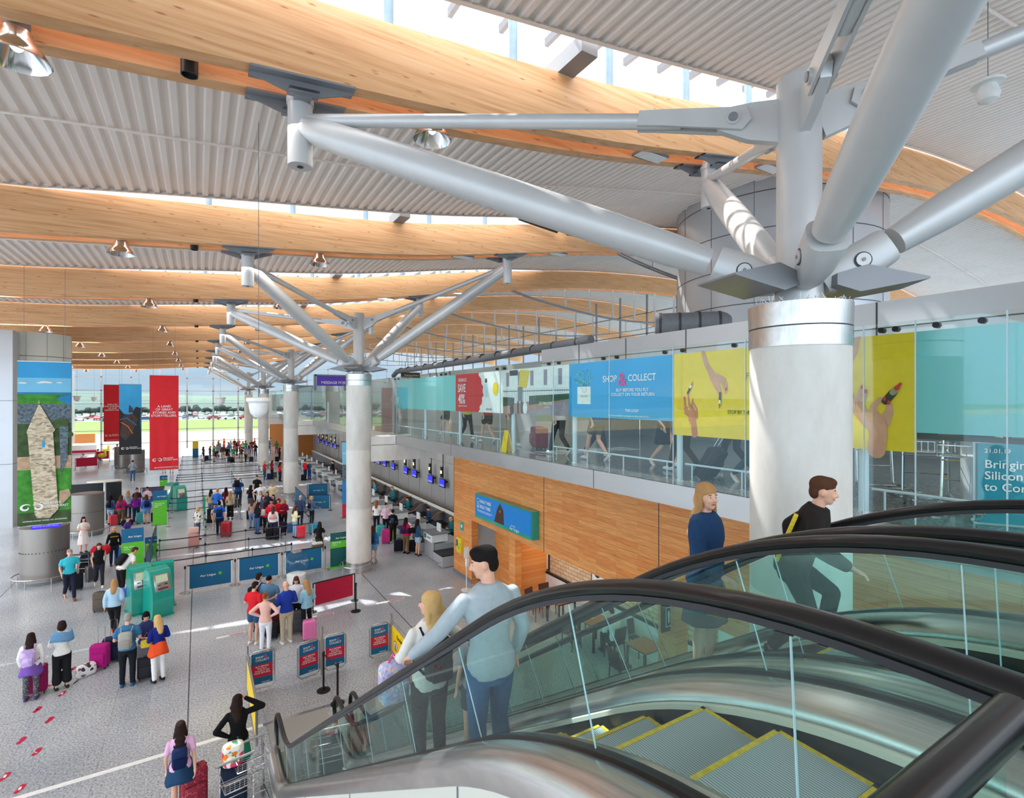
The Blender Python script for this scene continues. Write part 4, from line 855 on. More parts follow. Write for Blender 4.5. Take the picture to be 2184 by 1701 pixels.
    MB().b2((xa-.05, 10.55, 0), (xb+.05, 12.36, .012), 'studded_plate').build('lower_landing_plate', t)
    while y < 10.5:
        z = at(STEPS, y+.2)+.004
        zn = at(STEPS, y+.6)+.004
        m = MB().b2((x0+.02, y+.002, z-.05), (x1-.02, y+.398, z), 'ribbed_tread')
        if z > .06 and z-zn > .01: m.b2((x0+.02, y+.37, zn), (x1-.02, y+.394, z-.02), 'ribbed_tread')
        m.b2((x0+.02, y+.376, z), (x1-.02, y+.398, z+.003), 'line_yellow').b2((x0+.02, y+.002, z), (x0+.04, y+.398, z+.003), 'line_yellow').b2((x1-.042, y+.002, z), (x1-.02, y+.398, z+.003), 'line_yellow')
        m.build('step', t); y += .4
    return t
ESC = ((1.33, 2.45), (2.78, 3.94))
escalator(*ESC[0], 'escalator nearest the viewpoint, going down past the man in the grey sweatshirt', 1)
escalator(*ESC[1], 'second escalator, beside the nearest branching column', 2)
# guard rail of the upper landing by the near escalator
t = thing('guard_rail', 'dark guard rail crossing the bottom right corner by the escalator handrail', 'rail', (1.0, .315, 5.6))
MB().tube([(-.9, 0, .95), (.22, 0, .95)], .033, 'rubber', 14).build('top_rail', t)
MB().b2((-.9, -.006, .02), (.16, .006, .92), 'escalator_glass').build('glass', t)
struct(MB().b2((-9, 12.36, 0), (1.2, 12.46, .012), 'white').b2((1.2, 12.36, 0), (4.6, 12.46, .013), 'steel').build('trim_6'))
# ------------------------------------------------------------------ barrier signs at the foot of the escalators
def sign_frame(t, w, h, z0):
    m = MB(); r = .09; P = [(r, z0), (w-r, z0), (w, z0+r), (w, z0+h-r), (w-r, z0+h), (r, z0+h), (0, z0+h-r), (0, z0+r), (r, z0)]
    m.tube([(a, b, 0) for a, b in P], .022, 'steel', 8); return m
def shop_sign(t, M_, w=.55, h=.84, flip=False):
    p = MB().box((w/2, h/2+.13, 0), (w-.08, h-.1, .02), 'aer_blue').build('poster', t); p.matrix_local = M_
    q = MB().box((w/2, .13+h*.44, 0), (w-.08, h*.36, .024), 'crimson').build('poster_band', p)
    fr = sign_frame(t, w, h+.06, .08).build('frame', t); fr.matrix_local = M_
    text('SHOP\nCOLLECT', .07, 'white', p, .13, .13+h*.80, .014); text('&', .11, 'magenta', p, .32, .13+h*.80, .016); text('BUY BEFORE\nYOU FLY.\nCOLLECT ON\nYOUR RETURN.', .052, 'white', p, w/2, .13+h*.54, .016, 'CENTER'); text('THE LOOP', .04, 'white', p, .26, .2, .014)
def safety_panel(t, M_, L=2.3):
    p = MB().box((L/2, .55, 0), (L-.1, .68, .02), 'yellow').build('safety_board', t); p.matrix_local = M_
    text('Escalator Safety', .15, 'black', p, .45, .68, .014)
    for i in range(4):
        m = MB(); disc(m, .35+.5*i, .45, .13, 'red', .013); disc(m, .35+.5*i, .45, .105, 'white', .015); stroke(m, [(.35+.5*i, .38), (.36+.5*i, .5)], [.03, .02], 'black', .017); m.build('pictogram', p)
    m = MB(); m.tube([(0, .12, 0), (0, 1.0, 0), (L-.1, 1.0, 0), (L, .9, 0), (L, 0, 0)], .028, 'steel', 10); m.tube([(0, .14, 0), (L, .14, 0)], .022, 'steel', 8); f = m.build('frame', t); f.matrix_local = M_
for nm, X, side, lbl in (('l', 1.0, 1, 'barrier sign left of the escalator foot, blue SHOP & COLLECT panel and yellow safety board'), ('r', 4.55, -1, 'barrier sign right of the escalator foot, blue SHOP & COLLECT panel, yellow Escalator Safety board')):
    t = thing('barrier_sign', lbl, 'sign', (X, 13.9, 0), group='barrier signs at the escalator foot')
    MB().cyl((0, 0, 0), (0, 0, 1.16), .035, 'steel', 14).build('post', t)
    shop_sign(t, face_my(.05 if side > 0 else -.6, 0, 0))
    safety_panel(t, frame((0, -.05, 0), (0, -1, 0)) if nm == 'r' else frame((0, -.05-2.3, 0), (0, 1, 0)) @ Matrix.Identity(4))
t = thing('barrier_sign', 'barrier sign with two blue SHOP & COLLECT panels on one post between the escalators', 'sign', (2.72, 13.9, 0), group='barrier signs at the escalator foot')
MB().cyl((0, 0, 0), (0, 0, 1.25), .035, 'steel', 14).build('post', t)
shop_sign(t, frame((-.6, -.12, 0), (.98, .2, 0))); shop_sign(t, frame((.05, 0, 0), (1, -.02, 0)))
def stanchion(X, Y, mm, lbl, grp=None, h=.95, base=.16):
    t = thing('queue_post', lbl, 'post', (X, Y, 0), group=grp)
    MB().lathe([(base, 0), (base, .015), (base*.5, .04), (.03, .05)], mm, n=20).build('base', t)
    MB().cyl((0, 0, .03), (0, 0, h), .026, mm, 12).build('pole', t); MB().lathe([(.034, h-.1), (.036, h-.01), (.02, h+.01)], 'black', n=12).build('head', t); return t
X, Y = G(690, 1472); t = stanchion(X, Y, 'black', 'black belt post in front of the double SHOP & COLLECT sign', 'black belt posts'); X2, Y2 = G(720, 1500)
MB().grid([[(0, 0, .86), (0, 0, .91)], [(X2-X, Y2-Y, .84), (X2-X, Y2-Y, .89)]], 'black', False).build('belt', t)
stanchion(X2, Y2, 'black', 'black belt post close to the escalator newels', 'black belt posts')
# ------------------------------------------------------------------ queue area
def fence(x0, y0, x1, y1, lbl, mname, h=(.12, .98), txt=None, grp=None):
    d = Vector((x1-x0, y1-y0, 0)); L = d.length; t = thing('banner_barrier', lbl, 'barrier', M=frame((x0, y0, 0), d), group=grp)
    MB().box((L/2, (h[0]+h[1])/2, 0), (L-.16, h[1]-h[0], .012), mname).build('banner', t)
    MB().box((L/2, h[1], 0), (L, .035, .03), 'black').build('top_rail', t)
    if grp != 'front blue banner barriers':
        for q in (.012, L-.012): MB().cyl((q, 0, 0), (q, h[1], 0), .02, 'black', 10).cyl((q, 0, 0), (q, .012, 0), .13, 'black', 18).build('post', t)
    m = MB()
    for q in (.07, L-.07): m.box((q, (h[0]+h[1])/2, 0), (.02, h[1]-h[0], .02), 'white')
    m.build('side_strip', t)
    if txt:
        text(txt, .115, 'white', t, L*.28, .5, .012, bold=.01); m = MB()
        for a in (20, 110, 200, 290): disc(m, L*.28+.64+.035*math.cos(R(a)), .55+.035*math.sin(R(a)), .03, 'lime', .012, 10)
        m.build('emblem', t)
    return t
FX = [-.42, 1.2, 2.85, 4.5]; GY = 22.35
QG = 'steel belt posts of the queue maze'
for i, x in enumerate(FX): stanchion(x, GY, 'steel', 'steel post of the front blue barrier, %s from the left' % ORD[i].replace('nearest', 'first'), QG, .98, .19)
for i in range(3): fence(FX[i]+.06, GY, FX[i+1]-.06, GY, 'blue banner barrier facing the hall, %s of three from the left' % ('first', 'second', 'third')[i], 'aer_blue', txt='Aer Lingus', grp='front blue banner barriers')
fence(*G(667, 1305), *G(757, 1280), 'crimson banner barrier with a navy lower edge', 'crimson', (.2, .95))
X, Y = G(759, 1303); stanchion(X, Y, 'black', 'black post at the right end of the crimson barrier', 'black belt posts')
for i, (a, b, w_) in enumerate((((705, 1088), (657, 1088), 'behind the second column, the lower one'), ((702, 1060), (655, 1062), 'behind the second column, the upper one'))):
    P, Q = G(*b), G(*a); fence(P[0], P[1], Q[0], Q[1], 'blue barrier %s' % w_, 'aer_blue', txt='Aer Lingus')
P, Q = G(630, 1068), G(651, 1092); fence(P[0], P[1], Q[0], Q[1], 'blue barrier seen at an angle left of the two stacked blue barriers', 'aer_blue')
for i in range(3): fence(-1.75, 24.2+2.1*i, -1.75, 26.2+2.1*i, 'narrow blue barrier seen edge-on along the left side of the queue, %s' % nth(i), 'aer_blue', grp='left side blue barriers')
rows = [23.75, 25.6, 27.35, 34.4, 36.8, 38.5, 41.2, 45.6, 47.1, 48.6, 50.0, 53.7, 57.5, 61.5, 66]
xs_for = lambda j: [-1.45, .25, 1.9, 3.4] if j in (0, 1) else ([-1.45, .25, 1.9, 3.4, 4.9] if j == 2 else ([-1.45, .25, 2.1] if 3 <= j <= 6 else [-1.45, .25, 2.4, 4.6]))
cnt = 0
for j, y in enumerate(rows):
    X_ = xs_for(j)
    for i, x in enumerate(X_):
        w_ = ORD[j].replace('nearest', 'first'); t = stanchion(x, y, 'steel', 'steel belt post in the %s queue row behind the blue barrier, %s from the left' % (w_, ORD[i].replace('nearest', 'first')), QG, .95, .15 if j < 8 else .12)
        if i+1 < len(X_):
            L = X_[i+1]-x; MB().grid([[(L*q/6, 0, .865-.02*math.sin(math.pi*q/6)), (L*q/6, 0, .915-.02*math.sin(math.pi*q/6))] for q in range(7)], 'dark_grey', False).build('belt', t)
for i, (x, y, L) in enumerate(((3.0, 28.9, 1.7), (3.0, 30.6, 1.7), (3.0, 32.3, 0), (5.0, 28.9, 2.4), (5.0, 31.3, 0), (.3, 29.1, 1.8), (.3, 30.9, 1.7), (.3, 32.6, 0))):
    t = stanchion(x, y, 'steel', 'steel belt post in the lengthwise queue lane, %s' % ['right group nearest', 'right group middle', 'right group farthest', 'by the second column, near', 'by the second column, far', 'central lane nearest', 'central lane middle', 'central lane farthest'][i], QG)
    if L: MB().grid([[(0, L*q/6, .865-.02*math.sin(math.pi*q/6)), (0, L*q/6, .915-.02*math.sin(math.pi*q/6))] for q in range(7)], 'dark_grey', False).build('belt', t)
# roll-up and panel signs
def rollup(px, py, w, h, lbl, top='Aer Lingus', body='Bag drop\nhere', dark=False, right=(1, 0, 0)):
    X, Y = G(px, py); t = thing('standing_sign', lbl, 'sign', M=frame((X-w/2, Y, 0), right))
    panel('board', w, h, 'aer_blue' if not dark else mat('deep_green', (0, 88, 84), .4), t, .03)
    MB().box((w/2, h*(.36 if not dark else .66), .003), (w, h*(.72 if not dark else .2), .01), 'lime').build('green_field', t)
    MB().box((w/2, .02, 0), (w+.1, .04, .3), 'lime' if dark else 'steel').build('base', t)
    text(top, .1, 'white', t, w*.3, h*.82, .01); text(body, .09, 'white', t, w*.12, h*(.62 if not dark else .7), .012); return t
rollup(283, 1231, .72, 1.95, 'tall green and blue bag drop sign behind the teal kiosks'); rollup(341, 1120, .66, 1.95, 'tall green and blue sign by the far teal kiosks', body='Welcome to\ncustomer\nhelp')
rollup(723, 1208, .7, 1.45, 'dark green standing sign beside the second column from the viewpoint', body='Size it up\nhere', dark=True)
t = rollup(322, 1190, .45, .95, 'small low green sign at the corner of the blue barriers', body='Priority')
rollup(349, 1047, .5, 1.2, 'small far green sign beyond the queue posts', body='Help')
X, Y = G(436, 1120); t = thing('lane_sign', 'narrow green lane sign seen edge-on in the queue', 'sign', (X, Y, 0)); MB().b2((-.05, -.25, 0), (.05, .25, 1.6), mat('lane_green', (40, 150, 96), .5)).build('board', t)
# kiosks
def kiosk(px, py, az, lbl):
    X, Y = G(px, py); t = thing('check_in_kiosk', lbl, 'kiosk', (X, Y, 0), -R(az), 'teal check-in kiosks')      # front faces local -y
    prf = [(-.20, .0), (-.26, .1), (-.30, .5), (-.28, .85), (-.08, 1.42), (.0, 1.5), (.3, 1.56), (.42, 1.48), (.46, .9), (.5, .3), (.5, 0)]
    MB().grid([[(-.3, a, b) for a, b in prf], [(.3, a, b) for a, b in prf]], 'kiosk_teal', False, True, True).build('body', t)
    MB().box((0, .15, .02), (.72, .8, .04), 'kiosk_teal').build('base', t)
    n_ = Vector((0, -.57, .20)).normalized(); Mx = frame((0, -.185, 1.13), (1, 0, 0), Vector((0, .2, .57)))
    s = MB().rbox((0, 0, .012), (.46, .56, .03), 'steel', .03).build('control_panel', t); s.matrix_local = Mx
    MB().box((0, .12, .03), (.34, .24, .01), mat('kiosk_screen', (176, 190, 160), .2, emit=.25)).build('screen', s)
    MB().box((-.1, -.08, .03), (.09, .03, .012), 'black').box((.1, -.08, .03), (.09, .03, .012), 'black').box((0, -.2, .03), (.3, .05, .02), 'dark_grey').build('card_slots', s)
    return t
kiosk(300, 1306, -16, 'teal kiosk at the front left of the near group'); kiosk(340, 1312, -24, 'teal kiosk at the front right of the near group'); kiosk(345, 1286, 170, 'teal kiosk behind the near group, facing away')
kiosk(385, 1088, -18, 'teal kiosk of the far group, screen facing the viewer'); kiosk(362, 1080, 40, 'teal kiosk of the far group, turned aside')
# stainless drums
for i, (x, y, w_) in enumerate(((-5.1, 26.6, 'nearest, under the tower banner'), (-5.0, 34.6, 'behind the tower banner, the second'), (-5.2, 61.6, 'far away under the horse banner'), (-6.6, 66, 'far away behind the third drum'))):
    t = thing('air_drum', 'brushed stainless oval drum with a row of holes, %s' % w_, 'drum', (x, y, 0), group='stainless oval drums')
    MB().lathe([(.74, .12), (.74, 2.15)], 'drum_steel', n=48, sx=1, sy=.82).lathe([(.68, 0), (.68, .12)], 'mid_grey', n=32, sy=.82).build('body', t)
    MB().lathe([(.75, 2.13), (.75, 2.17), (.7, 2.18)], 'drum_steel', n=48, sy=.82).build('top', t)
    m = MB()
    for a in range(195, 350, 9): m.box((.742*math.cos(R(a)), .742*.82*math.sin(R(a)), 1.25), (.03, .03, .03), 'black', R(a))
    m.build('vent_holes', t); m = MB(); m.tube([(.98*math.cos(R(a)), .86*math.sin(R(a)), .32) for a in range(0, 361, 10)], .024, 'steel', 8)
    for a in range(20, 360, 45): m.tube([(.98*math.cos(R(a)), .86*math.sin(R(a)), 0), (.98*math.cos(R(a)), .86*math.sin(R(a)), .32)], .016, 'steel', 6)
    m.build('bumper_rail', t)
t = thing('display_strip', 'small blue scrolling text display on top of the nearest drum', 'display', M=face_my(-5.4, 26.05, 2.18)); panel('screen', .85, .16, mat('strip_blue', (50, 20, 220), .3, emit=.9), t, .06); text('WELCOME TO CORK AIRPORT', .055, 'white', t, .04, .06)
# high table and dark panel behind the second drum
X, Y = -4.6, 37.5; t = thing('high_table', 'white topped high table with central pole behind the second drum', 'table', (X, Y, 0)); MB().lathe([(.8, 2.35), (.82, 2.38), (.8, 2.42)], 'cream_panel', n=32, sy=.5).build('table_top', t); MB().cyl((0, 0, 0), (0, 0, 2.35), .06, 'white', 12).build('leg', t)
tag(MB().b2((-6.3, 38.2, 0), (-3.9, 38.3, 2.2), 'black').build('partition'), 'black partition panel behind the high table', 'partition')
# check-in desks
for i in range(15):
    y = 21.2+2.55*i; t = thing('check_in_desk', 'grey check-in desk with a white lit counter box, %s along the wood wall side' % nth(i), 'check-in desk', (8.75, y, 0), group='check-in desks')
    MB().b2((0, -1.2, .02), (1.0, -.15, .45), 'panel_grey').b2((.1, -.15, .02), (1.4, 1.1, .72), 'panel_grey').build('cabinet', t)
    MB().b2((.0, -.05, .78), (.75, .95, 1.12), 'white').build('counter_box', t); MB().b2((-.05, -.1, 1.12), (.85, 1.0, 1.15), 'mid_grey').build('counter_top', t)
    MB().b2((-.006, .6, .85), (-.001, .85, 1.05), 'kiosk_teal').b2((-.006, .1, .92), (-.001, .5, .98), 'mid_grey').build('logo_plate', t)
    MB().b2((0, -1.15, .45), (2.6, -.2, .49), 'black').build('weigh_belt', t); MB().b2((.5, .2, 1.15), (.55, .6, 1.5), 'white').build('notice', t)
    m = MB()
    for q in (-1.1, .2, .9): m.tube([(-.02, q, .22), (-.18, q, .22)], .012, 'steel', 6)
    m.tube([(-.18, -1.15, .22), (-.18, 1.05, .22)], .018, 'steel', 8); m.build('kick_rail', t)
    MB().cyl((.05, -.1, .0), (.05, -.1, .8), .035, 'steel', 10).build('pillar', t)
tag(MB().b2((11.6, 20, .55), (12.55, 64, .62), 'black').b2((11.45, 20, .2), (11.6, 64, 1.05), 'mid_grey').b2((11.35, 20, 1.0), (11.6, 64, 1.06), 'cream_panel').build('baggage_conveyor'), 'long baggage conveyor with grey side wall behind the check-in desks', 'conveyor')
for i in range(12):
    y = 21+2.55*i; tag(MB().grid([[(10.2, y-.35, .55), (10.6, y-.35, .62), (11.0, y-.35, .95), (11.45, y-.35, .98)], [(10.2, y+.35, .55), (10.6, y+.35, .62), (11.0, y+.35, .95), (11.45, y+.35, .98)]], 'dark_grey', True).tube([(10.2, y-.38, .6), (10.6, y-.38, .68), (11.0, y-.38, 1.0), (11.45, y-.38, 1.04)], .03, 'wood_table', 6).build('feeder_belt'), 'short feeder belt rising to the baggage conveyor, %s' % nth(i), 'belt', 'feeder belts behind the desks')
for i, px in enumerate((944, 919, 885, 866, 839, 821, 808, 797, 716, 708, 698, 690, 681, 672, 664, 657)):
    y = YX(px, 12.3); num = str(28-i) if i < 8 else ''
    if y > 66: continue
    t = thing('information_monitor', 'blue check-in monitor under a desk number on the grey wall, %s from the wood wall' % ORD[i].replace('nearest', 'first'), 'monitor', M=face_mx(12.25, y+.38, 1.9), group='check-in monitors')
    panel('screen', .76, .5, 'black', t, .08); MB().box((.38, .27, .005), (.7, .42, .006), 'screen_blue').box((.38, .12, .01), (.6, .1, .004), mat('screen_pale', (120, 130, 230), .3, emit=.8)).build('display', t)
    MB().box((.38, .9, 0), (.26, .62, .1), 'black').build('number_box', t); text(num or '12', .24, 'sign_lit', t, .38, .82, .056, 'CENTER', .03); MB().box((.5, 1.6, -.03), (.04, 2.8, .04), 'black').box((.38, .3, -.2), (.1, .1, .3), 'black').build('bracket', t)
# wood wall fittings
y0, z1 = YZ(1017, 1053, 8.78); y1, _ = YZ(1136, 1092, 8.78); z0 = YZ(1017, 1099, 8.78)[1]; W, H = y0-y1, z1-z0
t = thing('lightbox_sign', 'teal edged advertising lightbox reading NEARLY THERE, REALLY THERE on the wood wall', 'sign', M=face_mx(8.72, y0, z0))
MB().box((W/2, H/2, -.14), (W+.08, H+.08, .26), 'kiosk_teal').build('casing', t); panel('picture', W, H, mat('pic_blue', (20, 122, 196), .35, emit=.15), t, .005)
m = MB(); quad(m, 0, 0, W, H*.1, 'kiosk_teal', .004); m.face([(W*.38, H*.1, .005), (W*.56, H*.1, .005), (W*.55, H*.7, .005), (W*.49, H*.96, .005), (W*.44, H*.7, .005)], 'wood_dark'); disc(m, W*.49, H*.62, .05, 'wood_table', .007); quad(m, W*.04, H*.68, W*.08, H*.86, 'white', .004); quad(m, W*.045, H*.70, W*.075, H*.84, 'aer_blue', .006); quad(m, W*.04, H*.44, W*.08, H*.62, 'white', .004); quad(m, W*.045, H*.46, W*.075, H*.60, 'aer_blue', .006); stroke(m, [(W*.045, H*.53), (W*.06, H*.48), (W*.085, H*.62)], [.01]*3, 'white', .008); m.build('printed_tower', t)
text('NEARLY THERE', H*.2, 'white', t, W*.1, H*.7, sx=.75, bold=.01); text('REALLY THERE', H*.2, 'white', t, W*.1, H*.46, sx=.75, bold=.01); text('DIRECT FLIGHTS FROM CORK TO LONDON HEATHROW,\nWITH A CONNECTION FOR YOUR DESTINATION', H*.055, 'white', t, W*.05, H*.32); text('Smart Flies', H*.08, 'white', t, W*.68, H*.2); text('Aer Lingus', H*.17, 'white', t, W*.66, H*.05, bold=.0)
y, z = YZ(981, 1160, 8.95); t = thing('defibrillator_cabinet', 'yellow defibrillator cabinet on the wood wall', 'cabinet', M=face_mx(8.95, y+.2, z-.32)); MB().rbox((.2, .3, -.02), (.4, .6, .22), 'line_yellow', .05).build('cabinet', t); MB().box((.13, .38, .1), (.14, .26, .01), 'aer_blue').build('window', t); m = MB(); disc(m, .3, .22, .06, 'lime', .1); m.build('heart_mark', t); text('AED', .08, 'lime', t, .24, .34, .1)
y, z = YZ(985, 1121, 8.99); t = thing('first_aid_sign', 'small green first aid sign above the yellow cabinet', 'sign', M=face_mx(8.99, y+.15, z-.18)); panel('board', .3, .34, 'kiosk_teal', t, .03); m = MB(); disc(m, .15, .17, .07, 'white', .01); m.build('heart_mark', t)
X, Y = G(995, 1258); t = thing('sanitiser_stand', 'slim white hand sanitiser stand on a pole in front of the wood wall', 'stand', (X, Y, 0)); MB().lathe([(.2, 0), (.2, .02), (.02, .03)], 'white', n=20).build('base', t); MB().cyl((0, 0, .02), (0, 0, 1.5), .018, 'white', 8).build('pole', t); MB().rbox((0, -.06, 1.05), (.14, .12, .3), 'white', .03).build('dispenser', t); MB().box((0, 0, 1.4), (.2, .02, .4), 'white').build('sign_plate', t)
# ------------------------------------------------------------------ café
for i, (px, py) in enumerate(((1148, 1180), (1290, 1240))):
    y, z = YZ(px, py, 10.55); t = thing('framed_poster', 'black framed burger poster on the brick wall, the %s one' % ('left', 'right')[i], 'poster', M=face_mx(10.56, y+.65, z-.45), group='café posters'); panel('frame', 1.3, .9, 'black', t, .05); MB().box((.65, .45, .004), (1.2, .8, .01), 'white').build('print', t)
    m = MB(); disc(m, .3, .6, .14, 'black', .012); disc(m, .85, .42, .3, 'wood_table', .012, ry=.14); disc(m, .85, .36, .28, 'red', .014, ry=.07); disc(m, .85, .3, .28, 'lime', .015, ry=.05); disc(m, .85, .26, .29, 'wood_table', .016, ry=.06); m.build('printed_burger', t); text('FRESH\nTASTY', .07, 'white', t, .3, .61, .02, 'CENTER')
y, z = YZ(1413, 1318, 8.8); t = thing('toilet_sign', 'black hanging toilet sign with white pictograms beside the café', 'sign', M=face_my(8.75, 8.0, z-.3))
panel('board', .7, .62, 'black', t, .05); m = MB()
for a, b, c, d in ((.1, .1, .6, .12), (.1, .52, .6, .54), (.1, .1, .12, .54), (.58, .1, .6, .54), (.34, .14, .36, .5)): quad(m, a, b, c, d, 'white', .006)
for q in (.19, .27): disc(m, q, .44, .025, 'white', .006); stroke(m, [(q, .4), (q, .2)], [.03, .02], 'white', .007)
disc(m, .47, .44, .025, 'white', .006); stroke(m, [(.47, .4), (.47, .3), (.53, .28)], [.02]*3, 'white', .007); disc(m, .47, .24, .07, 'white', .006); disc(m, .47, .24, .045, 'black', .008); m.build('pictograms', t)
def cafe_table(X, Y, lbl):
    t = thing('cafe_table', lbl, 'table', (X, Y, 0), group='café tables'); MB().rbox((0, 0, .75), (.72, .72, .04), 'wood_table', .01).build('table_top', t)
    for a in (-.31, .31):
        for b in (-.31, .31): MB().box((a, b, .365), (.05, .05, .73), 'black').build('leg', t)
    MB().box((0, 0, .70), (.6, .6, .05), 'black').build('apron', t)
def cafe_chair(X, Y, rz, lbl):
    t = thing('cafe_chair', lbl, 'chair', (X, Y, 0), rz, 'café chairs'); MB().rbox((0, 0, .46), (.42, .42, .06), 'wood_dark', .02).build('seat', t)
    MB().grid([[(-.2, -.2, .52), (.2, -.2, .52), (.2, -.17, .52), (-.2, -.17, .52)], [(-.2, -.27, .92), (.2, -.27, .92), (.2, -.24, .92), (-.2, -.24, .92)]], 'wood_dark', False, True, True).build('backrest', t)
    for a in (-.18, .18):
        for b in (-.18, .18): MB().tube([(a, b, .44), (a*1.1, b*1.1, 0)], .018, 'wood_dark', 6).build('leg', t)
TB = [(9.85, 13.2), (9.75, 11.45), (9.85, 9.6)]
for (x, y), l in zip(TB, ('square wooden café table farthest back, holding a cup on a saucer', 'square wooden café table where the man in white sits', 'square wooden café table nearest the toilet sign')): cafe_table(x, y, l)
for x, y, rz, l in ((9.9, 14.0, R(180), 'behind the farthest café table'), (9.3, 13.9, R(200), 'left of the farthest café table'), (9.8, 12.35, 0, 'between the farthest and middle café tables'), (9.1, 11.7, R(-80), 'on the hall side of the middle café table'), (9.75, 10.62, 0, 'under the seated man'), (9.85, 10.35-.0+.08, R(180), 'facing the nearest café table'), (9.0, 9.6, R(-90), 'on the hall side of the nearest café table')):
    if 'facing' in l: x += .62
    cafe_chair(x, y, rz, 'dark brown wooden café chair '+l)
t = thing('coffee_cup', 'white cup on a saucer on the farthest café table', 'cup', (9.75, 13.15, .77)); MB().lathe([(.11, .008), (.12, .014), (.05, .004)], 'white', n=20).build('saucer', t); MB().lathe([(.03, .015), (.042, .05), (.045, .1), (.04, .1), (.03, .03)], 'white', n=16).build('cup', t)
tag(MB().lathe([(.03, 0), (.036, .11), (.03, .11), (.026, .01)], 'white', n=14).build('paper_cup', None, (10.0, 13.05, .77)), 'plain white paper cup on the farthest café table', 'cup')
tag(MB().lathe([(.1, 0), (.12, .012), (.09, .01)], 'white', n=18).ell((0, 0, .02), (.06, .05, .025), 'wood_table', 8).build('plate', None, (9.7, 11.6, .77)), 'white plate with food in front of the seated man', 'plate')
# ------------------------------------------------------------------ floor stickers
FP = [(79, 1513), (105, 1535), (45, 1579), (78, 1603), (10, 1656), (42, 1682), (110, 1458), (132, 1479), (154, 1427)]
for i, (px, py) in enumerate(FP):
    X, Y = G(px, py, 0); m = MB(); a = R(-20)
    for dx, dy, r in ((0, .06, .055), (.012, .0, .045), (0, -.07, .042)): disc(m, dx*math.cos(a)-dy*math.sin(a), dx*math.sin(a)+dy*math.cos(a), r, 'crimson', .004+.0004*dy, 12, r*1.35)
    quad(m, -.02, -.03, .02, .06, 'white', .0052)
    tag(m.build('floor_sticker', None, (X, Y, 0)), 'crimson footprint sticker, %s' % ['left print of the pair ahead of the lavender backpack girl', 'right print of the pair ahead of the lavender backpack girl', 'left print of the second pair', 'right print of the second pair', 'left print of the pair at the frame edge', 'right print of the pair at the frame edge', 'print behind the black trousers', 'print right of the black trousers', 'farthest print'][i], 'floor sticker', 'crimson footprint stickers')
for i, ((ax, ay), (bx, by)) in enumerate((((461, 1361), (523, 1348)), ((645, 1319), (712, 1307)), ((803, 1287), (862, 1275)))):
    A, B = G(ax, ay), G(bx, by); d = Vector((B[0]-A[0], B[1]-A[1], 0)); t_ = MB(); L = d.length; nn = Vector((-d.y, d.x, 0)).normalized()*.06
    A_ = Vector((0, 0, .004)); t_.face([A_-nn, A_+d-nn, A_+d+nn, A_+nn], 'white'); t_.face([A_+d*.45-nn*.5+Vector((0, 0, .001)), A_+d*.97-nn*.5+Vector((0, 0, .001)), A_+d*.97+nn*.5+Vector((0, 0, .001)), A_+d*.45+nn*.5+Vector((0, 0, .001))], 'crimson')
    tag(t_.build('floor_strip', None, (A[0], A[1], 0)), 'white and crimson distance strip on the floor, %s' % ('left of the group in the middle', 'beside the pink suitcase', 'right of the crimson barrier')[i], 'floor strip', 'distance strips on the floor')
# left side furniture far away
X, Y = G(185, 968); t = thing('service_desk', 'white service desk with red screens at the far left', 'desk', (X-1.2, Y, 0)); MB().b2((-3.5, 0, 0), (2.2, 4, 1.15), 'white').b2((-3.5, 4, 0), (1.5, 4.3, 2.4), 'orange_wood').build('counter', t); MB().b2((-3.5, -.05, .2), (2.2, 0, .5), 'crimson').build('red_band', t)
for i, (a, b, w_) in enumerate((((160, 1002), (210, 998), 'left'), ((203, 985), (234, 983), 'right'))): P, Q = G(*a), G(*b); fence(P[0], P[1], Q[0], Q[1], 'far crimson barrier in front of the service desk, the %s one' % w_, 'crimson', (.3, 1.15))
t = thing('wall_poster', 'black poster with teal chevrons reading Where leaders forged at the far left edge', 'poster', M=face_my(*(lambda q: (q[0], 44, q[1]))(XZ(8, 942, 44)))); W = XZ(40, 942, 44)[0]-XZ(8, 942, 44)[0]; H = 4.5
panel('board', W, H, 'black', t, .1); m = MB(); m.face([(0, H*.3, .004), (0, H*.42, .004), (W*.7, H*.33, .004), (W*.7, H*.22, .004)], 'kiosk_teal'); m.face([(0, H*.12, .004), (0, H*.24, .004), (W*.7, H*.16, .004), (W*.7, H*.05, .004)], 'kiosk_teal'); quad(m, 0, H*.75, W, H, 'dark_grey', .003); m.build('chevrons', t); text('Where\nforged.', .3, 'kiosk_teal', t, .05, H*.68); text('Leadership', .18, 'white', t, .05, H*.5)
tag(pier.build('entrance_pier'), 'grey panelled pier at the far left edge of the hall', 'pier')
X, Y = G(30, 1015); t = thing('entrance_screen', 'glazed entrance screen with a red notice at the far left edge', 'screen', (X, Y, 0)); MB().b2((-1.5, 0, 0), (.8, .06, 3.2), 'window_glass').build('glass', t); m = MB()
for q in (-1.5, -.4, .75): m.b2((q, -.03, 0), (q+.08, .09, 3.2), 'pale_blue_paint')
m.b2((-1.5, -.03, 3.1), (.83, .09, 3.25), 'pale_blue_paint'); m.build('frame', t); MB().b2((-.9, -.06, 2.0), (.6, -.04, 2.5), 'crimson').build('notice', t)
X, Y = G(222, 985); 
for i, (px, py) in enumerate(((218, 985), (226, 972))): X, Y = G(px, py); t = thing('lounge_chair', 'orange shell chair by the far left desk, %s' % ('near one', 'far one')[i], 'chair', (X, Y, 0)); MB().ell((0, 0, .75), (.4, .35, .25), 'line_yellow', 12).ell((.25, 0, 1.0), (.12, .35, .4), 'line_yellow', 12).build('shell', t); MB().cyl((0, 0, 0), (0, 0, .6), .03, 'steel', 8).build('pedestal', t)
